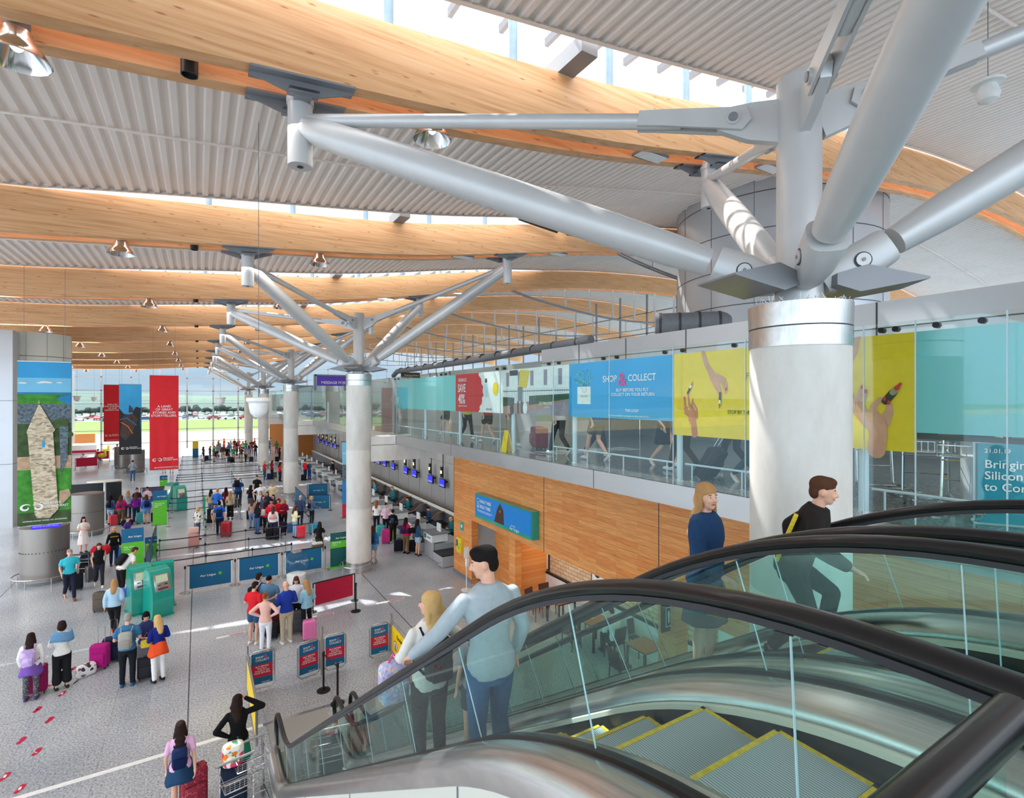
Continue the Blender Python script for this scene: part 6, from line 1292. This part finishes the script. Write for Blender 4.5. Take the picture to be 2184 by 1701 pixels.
X, Y = G(311, 1452); t = thing('handbag', 'mustard leather handbag held by the woman in the cobalt jumper', 'handbag', (X+.02, Y, .95)); MB().rbox((0, 0, 0), (.26, .12, .2), 'line_yellow', .04).build('bag', t); MB().tube([(-.1, 0, .08), (0, 0, .28), (.1, 0, .08)], .01, 'wood_table', 6).build('handle', t)
g = P(243, 1352, 14, 'walk', 'f', 'denim jacket'.replace(' ', '_'), (168, 202, 226), 'coat', 'trousers', (30, 30, 34), 'long', 'fair', 'woman in a pale denim jacket and black trousers walking past the kiosks', shoe=(216, 50, 46)); suitcase(216, 1303, (92, 82, 74), 'taupe soft suitcase left of the woman in the pale denim jacket', .6, .42, .27, 30, soft=True)
X, Y = G(268, 1300); t = thing('tote_bag', 'blue and white striped bag beside the woman in the pale denim jacket', 'bag', (X, Y, .45)); MB().rbox((0, 0, .15), (.2, .34, .3), mat('stripe_blue', (60, 90, 180), .7), .05).build('bag', t); MB().tube([(0, -.1, .28), (0, 0, .42), (0, .1, .28)], .01, 'white', 6).build('handle', t)
g = P(258, 1268, 60, 'bend', 'm', 'tee', (240, 240, 240), 'short', 'trousers', BL, 'short', 'brown', 'man in a white tee leaning over beside the kiosks with a black backpack'); 
t = thing('backpack', 'black backpack on the man leaning over by the kiosks', 'backpack', g.location, -0); t.rotation_euler = g.rotation_euler; A_ = xf(joints('bend', False))[0]; o = MB().rbox((0, 0, 0), (.3, .18, .44), cloth((28, 28, 30)), .07, 3).build('bag', t); o.matrix_local = A_ @ Matrix.Translation((0, -.23, 1.2))
g = P(148, 1277, 172, 'walk', 'm', 'polo', (60, 190, 208), 'short', 'trousers', (32, 36, 54), 'short', 'grey', 'man in a turquoise polo shirt walking towards the viewer', shoe=(120, 70, 44)); backpack(g, (24, 26, 32), 'black backpack worn by the man in the turquoise polo', .9)
suitcase(162, 1258, (26, 28, 36), 'black suitcase pulled by the man in the turquoise polo', .6, .42, .26, 180, .3, soft=True)
g = P(211, 1250, 176, 'walk', 'f', 'blouse', (26, 24, 28), 'none', 'trousers', (44, 46, 56), 'long', 'brown', 'brown-haired woman in a sleeveless black blouse walking towards the viewer', shoe=(230, 228, 226))
suitcase(196, 1238, (70, 66, 68), 'dark suitcase behind the woman in the sleeveless blouse', .56, .4, .24, 150, .4)
g = P(243, 1205, 178, 'grip', 'f', 'sweatshirt', (24, 24, 26), 'long', 'trousers', (40, 50, 70), 'long', 'blonde', 'blonde woman in a black sweatshirt with yellow lettering'); o = text('BOSTON', .07, 'line_yellow', g, .12, 0, 0); o.matrix_local = Matrix.Translation((.13, .135, 1.3)) @ Matrix.Rotation(math.pi, 4, 'Z') @ Matrix.Rotation(R(90), 4, 'X') @ Matrix.Scale(.07, 4); o.name = 'lettering'
suitcase(256, 1202, (50, 140, 200), 'bright blue suitcase beside the blonde woman in black', .6, .4, .25, 0)
g = P(178, 1178, 158, 'fold', 'f', 'blouse', (244, 228, 222), 'short', 'dress', (244, 230, 224), 'long', 'dark', 'dark-haired woman in a cream dress with folded arms beside the nearest drum')
g = P(272, 1172, 120, 'stand', 'm', 'tee', (84, 60, 140), 'short', 'trousers', BL, 'short', 'brown', 'boy in a purple tee half hidden by the green bag drop sign', h=1.55)
X, Y = G(190, 1228); trolley((X, Y, 0), R(-20), 'luggage trolley loaded with black and red bags beside the nearest drum')
for dx, dz, c, l in ((-.05, .35, (30, 32, 38), 'black soft bag lying low on the loaded trolley'), (.03, .72, (26, 30, 36), 'black soft bag stacked upon the lower black bag'), (.35, .95, (200, 30, 44), 'red holdall on top of the loaded trolley')):
    t = thing('holdall', l, 'bag', (X+dx, Y+.1, dz)); MB().rbox((0, 0, 0), (.62, .5, .36), cloth(c), .12, 3).build('bag', t); MB().tube([(-.15, 0, .16), (0, 0, .26), (.15, 0, .16)], .012, 'kiosk_teal', 6).build('handle', t)
g = P(20, 1088, 170, 'hold', 'f', 'blouse', (240, 236, 232), 'short', 'trousers', BL, 'bun', 'blonde', 'woman in a white blouse reading her phone as she walks at the far left edge', shoe=WH); 
# ---- group by the second sign
g = P(236, 1118, 30, 'stand', 'f', 'jacket', (62, 96, 132), 'long', 'shorts', (150, 180, 206), 'long', 'black', 'dark-haired girl in a denim jacket and pale shorts, leftmost at the far counter'); backpack(g, BL, 'small black backpack on the leftmost girl at the far counter', .75)
g = P(259, 1118, 24, 'grip', 'f', 'hoodie', (220, 40, 120), 'long', 'trousers', (110, 90, 66), 'long', 'brown', 'girl in a hot pink hoodie and brown trousers at the far counter'); backpack(g, (120, 60, 90), 'maroon backpack on the girl in the hot pink hoodie', .9)
P(273, 1105, 10, 'stand', 'f', 'top', (150, 166, 178), 'long', 'trousers', NV, 'long', 'fair', 'girl in a pale grey top behind the hot pink hoodie')
g = P(290, 1112, 12, 'stand', 'f', 'hoodie', (130, 40, 160), 'long', 'trousers', (30, 60, 80), 'long', 'brown', 'girl in a purple hoodie at the far counter')
g = P(312, 1116, -4, 'stand', 'f', 'hoodie', (60, 120, 200), 'long', 'shorts', (120, 150, 190), 'longer', 'brown', 'girl in a bright blue hoodie and denim shorts next to the green sign'); backpack(g, (26, 44, 90), 'navy backpack on the girl in the bright blue hoodie', .9)
P(292, 1098, 170, 'hold', 'f', 'top', (60, 40, 60), 'long', 'trousers', BL, 'bun', 'dark', 'woman in dark plum standing behind the far counter group'); P(314, 1094, 176, 'hold', 'f', 'blouse', (236, 214, 226), 'long', 'trousers', BL, 'short', 'dark', 'clerk in a pale pink blouse behind the far purple banner')
suitcase(243, 1120, (226, 36, 66), 'coral red suitcase beside the denim jacket girl at the far counter', .55, .36, .24); duffel(271, 1120, (30, 32, 38), 'black holdall on the floor behind the hot pink hoodie'); suitcase(300, 1116, (30, 150, 150), 'teal suitcase behind the purple hoodie', .58, .4, .25); suitcase(330, 1113, (32, 34, 40), 'black suitcase behind the tall green sign', .5, .36, .25, soft=True)
P0, P1 = G(300, 1075), G(362, 1070); fence(P0[0], P0[1], P1[0], P1[1], 'purple banner barrier beside the far teal kiosks', 'purple_ad', (.1, 1.1))
P(283, 1025, 4, 'hold', 'm', 'tee', (140, 148, 158), 'short', 'trousers', (60, 90, 140), 'short', 'dark', 'man in a grey tee and jeans standing alone in the far hall')
P(350, 1008, 0, 'stand', 'f', 'top', (90, 60, 80), 'short', 'shorts', NV, 'long', 'dark', 'woman half hidden behind the tallest red banner, the left one'); P(366, 1008, 0, 'stand', 'f', 'top', (180, 150, 140), 'short', 'shorts', (60, 60, 70), 'long', 'brown', 'woman half hidden behind the tallest red banner, the right one')
# ---- people in the queue maze
g = P(421, 1150, 60, 'hold', 'f', 'cardigan', (230, 220, 206), 'coat', 'trousers', (60, 84, 124), 'bob', 'blonde', 'blonde woman in a cream and black patterned cardigan pulling a pink case'); restyle(g, 'cardigan', 'monochrome_print')
suitcase(413, 1168, (216, 150, 140), 'dusty pink suitcase pulled by the woman in the patterned cardigan', .62, .44, .27, 0, .1)
X, Y = G(413, 1168); t = thing('tote_bag', 'pale pink tote bag standing on the dusty pink suitcase', 'bag', (X, Y, .71), -view_az(X, Y)); MB().rbox((0, 0, .14), (.42, .16, .28), cloth((238, 190, 176)), .04).build('bag', t); MB().tube([(-.1, 0, .26), (-.06, 0, .5), (.06, 0, .5), (.1, 0, .26)], .01, cloth((238, 190, 176)), 6).build('handle', t)
g = P(468, 1142, 8, 'pull', 'm', 'polo', (28, 92, 196), 'short', 'trousers', (34, 38, 46), 'short', 'black', 'man in a royal blue polo shirt pulling a big red suitcase'); backpack(g, (24, 50, 76), 'dark teal backpack on the man in the royal blue polo', .92)
suitcase(483, 1144, (176, 24, 44), 'big glossy red suitcase behind the man in the royal blue polo', .74, .46, .3, 20)
P(458, 1128, 0, 'walk', 'f', 'tee', (210, 180, 150), 'short', 'shorts', (210, 180, 140), 'short', 'fair', 'child in sandy clothes hidden in front of the royal blue polo', h=1.3, shoe=WH)
P(450, 1102, 30, 'stand', 'f', 'jacket', (176, 150, 116), 'coat', 'trousers', (90, 110, 140), 'long', 'dark', 'woman in a tan jacket at the left of the queue group'); P(463, 1106, 20, 'hold', 'm', 'shirt', (50, 110, 200), 'long', 'trousers', NV, 'short', 'fair', 'man in a blue shirt beside the woman in the tan jacket')
P(466, 1120, 200, 'stand', 'f', 'top', (60, 80, 150), 'short', 'trousers', NV, 'short', 'black', 'child in blue facing back within the left queue group', h=1.4)
P(482, 1096, 10, 'stand', 'f', 'jumper', (120, 30, 50), 'long', 'trousers', (50, 40, 50), 'longer', 'dark', 'woman in a maroon jumper with very long dark hair'); g = P(491, 1107, 12, 'stand', 'f', 'shirt', (190, 170, 140), 'long', 'wide', BL, 'longer', 'fair', 'woman in a striped beige shirt and black wide trousers')
g = P(508, 1078, 16, 'stand', 'm', 'tee', (30, 72, 130), 'short', 'trousers', NV, None, None, 'heavy bald man in a dark blue tee at the back of the left queue group', h=1.84); g.scale.x *= 1.2; backpack(g, (28, 30, 36), 'black backpack on the bald man in the dark blue tee', .9)
suitcase(506, 1083, (26, 28, 32), 'black hard suitcase beside the bald man in dark blue', .56, .42, .26, 0, .3); suitcase(449, 1106, (30, 32, 36), 'upright black suitcase at the left end of the queue group', .54, .36, .24, soft=True); duffel(449, 1114, (34, 34, 38), 'low black holdall on the floor at the left end of the queue group', .8)
T = [(534, 1090, 30, 'hold', 'top', (30, 28, 30), 'short', (80, 112, 150), 'longer', 'dark', 'woman with very long dark hair in a black tee and jeans'), (548, 1068, 200, 'stand', 'top', (28, 28, 30), 'short', BL, 'short', 'dark', 'man in black behind the white tee'),
 (580, 1084, 170, 'hip', 'cardigan', (244, 226, 176), 'long', (220, 220, 226), 'short', 'fair', 'fair-haired woman in a pale yellow cardigan by the third column'),
 (549, 1138, 60, 'hold', 'top', (28, 30, 44), 'long', (70, 104, 150), 'long', 'dark', 'girl in a near-black top and jeans in front of the school group'), (538, 1126, 20, 'stand', 'top', (180, 150, 140), 'short', (120, 150, 190), 'long', 'brown', 'girl in dusty rose at the left of the school group'),
 (561, 1118, 150, 'stand', 'top', (96, 90, 130), 'short', (60, 80, 120), 'long', 'brown', 'girl in muted violet within the school group'), (556, 1106, 190, 'stand', 'top', (200, 200, 206), 'short', JN, 'long', 'fair', 'girl in light grey within the school group'), (570, 1108, 200, 'stand', 'top', (50, 44, 60), 'short', JN, 'long', 'brown', 'girl in dark violet grey within the school group'),
 (583, 1116, 190, 'stand', 'top', (70, 66, 70), 'short', JN, 'long', 'dark', 'girl in charcoal at the back of the school group'), (567, 1136, 40, 'stand', 'hoodie', (232, 34, 66), 'long', BL, 'long', 'dark', 'girl in a scarlet hoodie with a beige backpack'), (579, 1130, 200, 'stand', 'hoodie', (240, 84, 112), 'long', BL, 'short', 'black', 'girl in a salmon pink hoodie within the school group'),
 (594, 1128, 205, 'stand', 'hoodie', (206, 24, 40), 'long', BL, 'bob', 'dark', 'girl in a deep red hood at the right of the school group'), (606, 1128, 210, 'hold', 'hoodie', (130, 20, 46), 'long', BL, 'long', 'fair', 'girl in a burgundy hoodie at the right end of the school group'), (583, 1148, 12, 'stand', 'top', (238, 232, 232), 'long', (50, 50, 80), 'long', 'brown', 'girl in a white top with a small pink backpack in front of the school group')]
for px, py, a, po, tp, tc_, sl, lc, hr, hc, l in T:
    g = P(px, py, a, po, 'f' if 'man in black' not in l else 'm', tp, tc_, sl, 'trousers', lc, hr, hc, l)
    if 'scarlet' in l: backpack(g, (206, 190, 170), 'beige backpack on the girl in the scarlet hoodie', .85)
    if 'small pink' in l: backpack(g, (240, 170, 160), 'small pink backpack on the girl in the white top', .7)
    if 'deep red' in l:
        J = joints('stand', True); o = MB().ell((0, -.03, 1.65), (.11, .11, .14), cloth((206, 24, 40)), 14).build('hood', g)
P(556, 1092, 176, 'hip', 'm', 'tee', (238, 238, 240), 'short', 'trousers', (60, 70, 90), 'short', 'black', 'man in a white tee with arms out behind the school group', h=1.86)
for px, py, c, l in ((575, 1150, (28, 28, 32), 'black suitcase left of the girl with the small pink backpack'), (592, 1150, (34, 30, 40), 'dark violet suitcase right of the girl with the small pink backpack'), (603, 1136, (44, 34, 60), 'plum-black suitcase in front of the burgundy hoodie'), (551, 1124, (24, 24, 26), 'black suitcase at the knees of the near-black top'), (533, 1108, (30, 34, 50), 'midnight suitcase under the woman in the black tee')): suitcase(px, py, c, l, .52, .36, .24, 0, soft=True)
g = P(629, 1146, 60, 'hold', 'f', 'cardigan', (246, 236, 190), 'long', 'trousers', (150, 180, 210), 'long', 'brown', 'woman in a pale yellow cardigan and light jeans beside a scarlet suitcase'); suitcase(642, 1147, (232, 30, 56), 'scarlet hard suitcase beside the woman in light jeans', .58, .4, .25, 0, .35); suitcase(620, 1137, (30, 90, 150), 'mid blue suitcase behind the woman in light jeans', .5, .36, .24)
g = P(640, 1124, 30, 'hold', 'm', 'jacket', (60, 74, 104), 'coat', 'trousers', NV, 'bald', 'grey', 'bald man in a slate blue jacket behind the scarlet suitcase'); 
g = P(665, 1120, 60, 'grip', 'f', 'jacket', (96, 116, 146), 'long', 'trousers', (36, 42, 54), 'bob', 'blonde', 'blonde woman in a blue grey jacket with a cyan suitcase'); suitcase(668, 1138, (20, 170, 214), 'cyan hard suitcase of the blonde woman in blue grey', .52, .38, .24, 0, .35); backpack(g, (40, 44, 54), 'dark small backpack on the blonde woman in blue grey', .7)
g = P(680, 1168, 8, 'kneel', 'f', 'tee', (30, 28, 28), 'short', 'trousers', (60, 56, 50), 'long', 'dark', 'woman in a black tee kneeling at the end of the queue fence'); X, Y = G(677, 1175); t = thing('changing_bag', 'brown and cream bag beside the kneeling woman', 'bag', (X, Y, 0)); MB().rbox((0, 0, .2), (.5, .3, .4), cloth((116, 98, 76)), .1).build('bag', t); MB().rbox((0, -.02, .38), (.46, .28, .08), 'cream_panel', .03).build('trim', t)
for px, py, c, lc, hr, l in ((564, 1022, (206, 40, 50), JN, 'blonde', 'blonde woman in a red tee and jeans left of the third column'), (580, 1021, (150, 24, 60), NV, 'brown', 'woman in a wine red top pulling a navy suitcase'), (597, 1026, (214, 34, 44), NV, 'dark', 'dark-haired woman in red against the third column')): P(px, py, 60, 'hold', 'f', 'tee', c, 'short', 'trousers', lc, 'long', hr, l)
suitcase(574, 1023, (30, 44, 84), 'navy suitcase between the red tee and the wine red top', .5, .38, .25, soft=True); suitcase(586, 1019, (96, 104, 72), 'olive green suitcase left of the third column', .5, .36, .22, 0, .3, soft=True)
# ---- check-in side
P(651, 1023, 60, 'stand', 'm', 'jacket', (212, 36, 52), 'long', 'trousers', NV, 'short', 'dark', 'man in a red jacket at the farther check-in desks'); P(660, 1022, 40, 'hold', 'f', 'shirt', (60, 104, 128), 'long', 'trousers', (40, 80, 160), 'bun', 'fair', 'fair-haired woman in a checked teal shirt at the farther check-in desks'); suitcase(647, 1025, (28, 30, 36), 'black suitcase at the farther check-in desks', .5, .38, .25, soft=True)
P(796, 1202, 20, 'stand', 'f', 'jacket', (56, 124, 190), 'long', 'shorts', (120, 160, 200), 'longer', 'brown', 'girl in a blue denim jacket and shorts beside the second column'); backpack([o for o in COL.objects if o.name.startswith('person') and o.parent is None][-1], (30, 54, 96), 'big navy backpack on the girl beside the second column', 1.0)
P(803, 1132, 10, 'stand', 'f', 'top', (240, 238, 238), 'short', 'trousers', BL, 'long', 'ginger', 'auburn woman in a white top with a brown shoulder bag at check-in'); P(823, 1140, 160, 'hold', 'f', 'jumper', (240, 206, 222), 'long', 'trousers', BL, 'bun', 'black', 'dark-haired woman in a pale pink jumper at check-in')
g = P(838, 1157, 10, 'stand', 'f', 'jacket', (22, 22, 24), 'long', 'trousers', (24, 24, 26), 'bun', 'dark', 'woman all in black with white trainers at check-in', shoe=WH); backpack(g, (60, 76, 96), 'small slate backpack on the woman all in black', .65)
g = P(866, 1180, 40, 'stand', 'f', 'hoodie', (232, 28, 92), 'long', 'trousers', (120, 92, 66), 'long', 'dark', 'woman in a fuchsia hoodie and leopard trousers at check-in'); backpack(g, (70, 44, 92), 'dark purple backpack on the woman in the fuchsia hoodie', .9)
g = P(891, 1184, 60, 'stand', 'f', 'jacket', (50, 84, 116), 'long', 'shorts', (170, 200, 224), 'long', 'dark', 'woman in a denim jacket and pale shorts at the nearest check-in desk')
X, Y = G(884, 1184); t = thing('shoulder_bag', 'large black shoulder bag on the woman in pale shorts', 'bag', (X-.1, Y, 1.15)); MB().rbox((0, 0, 0), (.5, .2, .26), cloth(BL), .08).build('bag', t); MB().tube([(-.2, 0, .1), (.1, 0, .4), (.22, 0, .1)], .012, 'black', 6).build('strap', t)
for px, py, c, l in ((812, 1142, (40, 178, 180), 'turquoise suitcase behind the magenta shell suitcase'), (823, 1158, (206, 24, 130), 'tall magenta shell suitcase at check-in'), (836, 1150, (150, 180, 40), 'lime green suitcase behind the woman all in black'), (850, 1176, (26, 30, 38), 'black round-cornered suitcase left of the leopard trousers'), (882, 1177, (24, 24, 28), 'black upright suitcase right of the leopard trousers')): suitcase(px, py, c, l, .66 if 'tall' in l else .5, .42, .28, 0, soft='black' in l)
for i, (y, tc_, hc, l) in enumerate(((35.2, (60, 170, 190), 'ginger', 'farthest, turquoise blouse'), (31.3, (30, 120, 130), 'fair', 'third, standing'), (28.6, (28, 116, 124), 'dark', 'second, dark hair'), (25.4, (40, 70, 100), 'black', 'in navy with black hair'), (22.6, (30, 120, 128), 'blonde', 'nearest, blonde'))):
    X = 10.35; person((X, y, 0), R(-88), 'hold', True, 'uniform_jacket', tc_, 'long', 'trousers', NV, 'short' if i != 4 else 'bob', hc, 'check-in clerk in uniform behind the desks, '+l, h=1.45 if i != 1 else 1.68)
X, Y = G(735, 1014); person((9.9, 46, 0), R(-88), 'stand', False, 'coat', BL, 'coat', 'trousers', BL, 'short', 'dark', 'man in a long black coat standing behind the farther check-in desks', hem='long')
# ---- group around the pink suitcase
g = P(541, 1372, 40, 'hold', 'm', 'tee', (216, 36, 48), 'short', 'shorts', (50, 90, 130), 'short', 'dark', 'young man in a red tee and denim shorts leaning into the middle group', shoe=WH)
g = P(566, 1388, 22, 'hip', 'f', 'blouse', (232, 184, 170), 'long', 'trousers', (232, 234, 240), 'bun', 'ginger', 'woman in a salmon pink blouse and white jeans, hand on hip', shoe=(196, 160, 130))
g = P(611, 1371, -18, 'hold', 'm', 'jumper', (36, 62, 160), 'long', 'trousers', (190, 178, 150), None, None, 'bald man in a blue jumper and khaki trousers', shoe=WH, h=1.8)
g = P(632, 1342, 184, 'hold', 'f', 'blouse', (238, 238, 244), 'short', 'trousers', BL, 'long', 'brown', 'woman in glasses and a white blouse facing the bald man'); MB().tube([(-.06, .1, 1.64), (0, .108, 1.64), (.06, .1, 1.64)], .006, 'black', 6).build('glasses', g)
g = P(655, 1354, -30, 'hold', 'f', 'jacket', (150, 198, 218), 'coat', 'trousers', BL, 'long', 'fair', 'woman in a light denim jacket with red shoes behind the pink suitcase', shoe=(210, 40, 46))
g = P(575, 1352, 200, 'hold', 'm', 'tee', (90, 130, 160), 'short', 'trousers', NV, 'short', 'black', 'dark-haired man looking down behind the red tee'); P(552, 1346, 40, 'stand', 'm', 'tee', (120, 160, 190), 'short', 'trousers', NV, 'short', 'dark', 'man with a big black backpack at the back of the middle group'); backpack([o for o in COL.objects if o.name.startswith('person') and o.parent is None][-1], (24, 26, 30), 'big black backpack at the back of the middle group', 1.05)
suitcase(660, 1364, (230, 120, 178), 'candy pink ribbed suitcase with raised handle', .55, .38, .24, -4, .42); suitcase(633, 1348, (90, 92, 98), 'grey suitcase between the bald man and the light denim jacket', .6, .38, .25, soft=True); suitcase(592, 1352, (84, 24, 34), 'dark maroon suitcase between the salmon blouse and the khaki trousers', .62, .4, .26, soft=True); suitcase(580, 1362, (36, 40, 48), 'charcoal suitcase in front of the maroon suitcase', .42, .34, .22, soft=True)
X, Y = G(632, 1240); t = thing('collection_globe', 'clear acrylic charity globe on a stand behind the middle group', 'globe', (X, Y, 0)); MB().ell((0, 0, .75), (.46, .46, .44), 'clear_dome', 28).build('dome', t); MB().lathe([(.2, 1.17), (.2, 1.2), (.12, 1.21)], 'steel', n=20).build('lid', t); MB().lathe([(.35, 0), (.35, .3), (.3, .33)], 'white', n=24).build('stand', t)
# ---- far left desk staff
P(205, 983, 60, 'sit', 'm', 'hi_vis_jacket', (206, 226, 40), 'coat', 'trousers', BL, 'short', 'black', 'person in a yellow hi-vis jacket sitting near the orange chairs'); P(173, 992, 90, 'sit', 'f', 'blouse', (236, 214, 214), 'long', 'trousers', BL, 'bun', 'fair', 'person in pale clothes sitting at the far service desk'); P(250, 979, 20, 'hip', 'm', 'shirt', (196, 164, 150), 'short', 'trousers', (80, 70, 70), 'short', 'dark', 'man in a beige shirt standing behind the horse banner')
# ---- café guest
g = person((9.78, 10.62, 0), R(4), 'sit', False, 'shirt', (244, 244, 246), 'long', 'trousers', (40, 44, 52), 'short', 'dark', 'man in a white shirt seated at the middle café table'); g.scale = (1, 1, 1)
# ---- gallery walkers
GP = [(8.5, 2.35, R(0), 'trousers', (28, 30, 36), (60, 60, 70), 'walker in dark jeans right of the nearest column'), (8.4, 5.6, R(180), 'trousers', (30, 70, 84), (90, 90, 100), 'walker in teal jeans and white trainers beside the yellow advertisement'), (9.3, 6.6, R(0), 'trousers', (36, 40, 52), (80, 110, 140), 'walker in dark shorts behind the blue advertisement'), (8.5, 7.2, R(0), 'trousers', (44, 32, 32), (200, 200, 190), 'walker in black trousers and a pale knit pulling a dark suitcase'), (8.9, 8.1, R(180), 'skirt', (30, 30, 34), (40, 40, 46), 'bare-legged walker in a black skirt behind the blue advertisement'), (8.3, 9.7, R(0), 'shorts', (96, 92, 72), (40, 90, 150), 'walker in khaki shorts and a blue top under the street photograph'), (8.9, 10.4, R(180), 'trousers', (40, 40, 60), (90, 90, 140), 'walker in navy leggings under the street photograph'), (8.3, 11.2, R(0), 'trousers', (34, 44, 56), (240, 240, 240), 'walker in a white top beside the wet floor sign'), (8.6, 14.2, R(180), 'trousers', (150, 134, 104), (120, 100, 80), 'walker in beige trousers under the perfume advertisement'), (8.5, 15.6, R(0), 'shorts', (40, 40, 44), (190, 50, 60), 'walker in a red top under the perfume advertisement'), (8.6, 17.4, R(180), 'trousers', (30, 40, 56), (220, 220, 100), 'walker in a yellow top under the left teal panel'), (8.8, 19.8, R(0), 'shorts', (70, 72, 76), (80, 80, 84), 'walker in grey shorts under the left teal panel')]
for X, Y, az, lg, lc, tc_, l in GP: person((X, Y, 5.6), az, 'walk', 'skirt' == lg, 'top', tc_, 'short', lg, lc, 'short', 'dark', l+', upper floor', shoe=(220, 222, 226))
t = suitcase(0, 0, (52, 56, 66), 'dark grey suitcase pulled along the upper floor behind the blue advertisement', .62, .42, .26, 90, .45, loc=(8.15, 6.5), z=5.6, soft=True); t.rotation_euler = (R(32), 0, R(10))
t = suitcase(0, 0, (120, 20, 40), 'maroon suitcase standing behind the perfume advertisement on the upper floor', .6, .9, .4, 80, loc=(8.8, 12.9), z=5.6, soft=True)
# ---- far crowd
rnd = random.Random(11); far = []
cl_ = [((92, 66, 62), 'brown'), ((40, 46, 64), 'navy'), ((130, 62, 62), 'red'), ((60, 140, 90), 'green'), ((96, 130, 176), 'blue'), ((70, 66, 62), 'dark olive'), ((190, 44, 50), 'bright red'), ((130, 160, 206), 'sky blue'), ((60, 40, 46), 'dark plum'), ((160, 160, 160), 'grey'), ((200, 190, 180), 'cream'), ((30, 30, 34), 'black')]
lc_ = [((180, 60, 70), 'red'), ((40, 44, 60), 'navy'), ((190, 176, 140), 'khaki'), ((30, 30, 34), 'black'), ((90, 110, 140), 'denim')]
FC = [(434, 982), (448, 980), (456, 983), (463, 975), (470, 972), (476, 979), (484, 982), (488, 972), (492, 965), (498, 984), (505, 970), (512, 975), (518, 966), (524, 983), (524, 968), (531, 978), (537, 965), (545, 972), (466, 963), (478, 962), (500, 962), (509, 960), (530, 962), (543, 961), (455, 968), (515, 985), (574, 965), (578, 960), (596, 978), (590, 966)]
FC.sort()
for i, (px, py) in enumerate(FC):
    tcl, tn = cl_[(i*5+i//4) % len(cl_)]; lcl, ln = lc_[(i*3+1) % 5]; fem = rnd.random() < .5
    P(px, py+1, rnd.uniform(-60, 200), rnd.choice(['stand', 'hold', 'trolley', 'pull']), 'f' if fem else 'm', 'top', tcl, 'short' if rnd.random() < .5 else 'long', 'trousers' if i % 3 else 'shorts', lcl, 'long' if fem else 'short', rnd.choice(['brown', 'dark', 'fair', 'grey']), 'person in a %s top and %s %s in far queue, %s from the left' % (tn, ln, 'trousers' if i % 3 else 'shorts', ORD[i].replace('nearest', 'first')), group='far queue by the end window')
for i, (px, py, c) in enumerate(((441, 983, (34, 36, 44)), (459, 974, (30, 30, 34)), (489, 985, (40, 60, 90)), (495, 986, (26, 28, 32)), (536, 985, (36, 40, 50)), (591, 985, (24, 24, 28)))): suitcase(px, py, c, 'dark suitcase in the far queue by the end window, %s from the left' % ORD[i].replace('nearest', 'first'), .55, .42, .26, 0, soft=True, group='suitcases in the far queue')
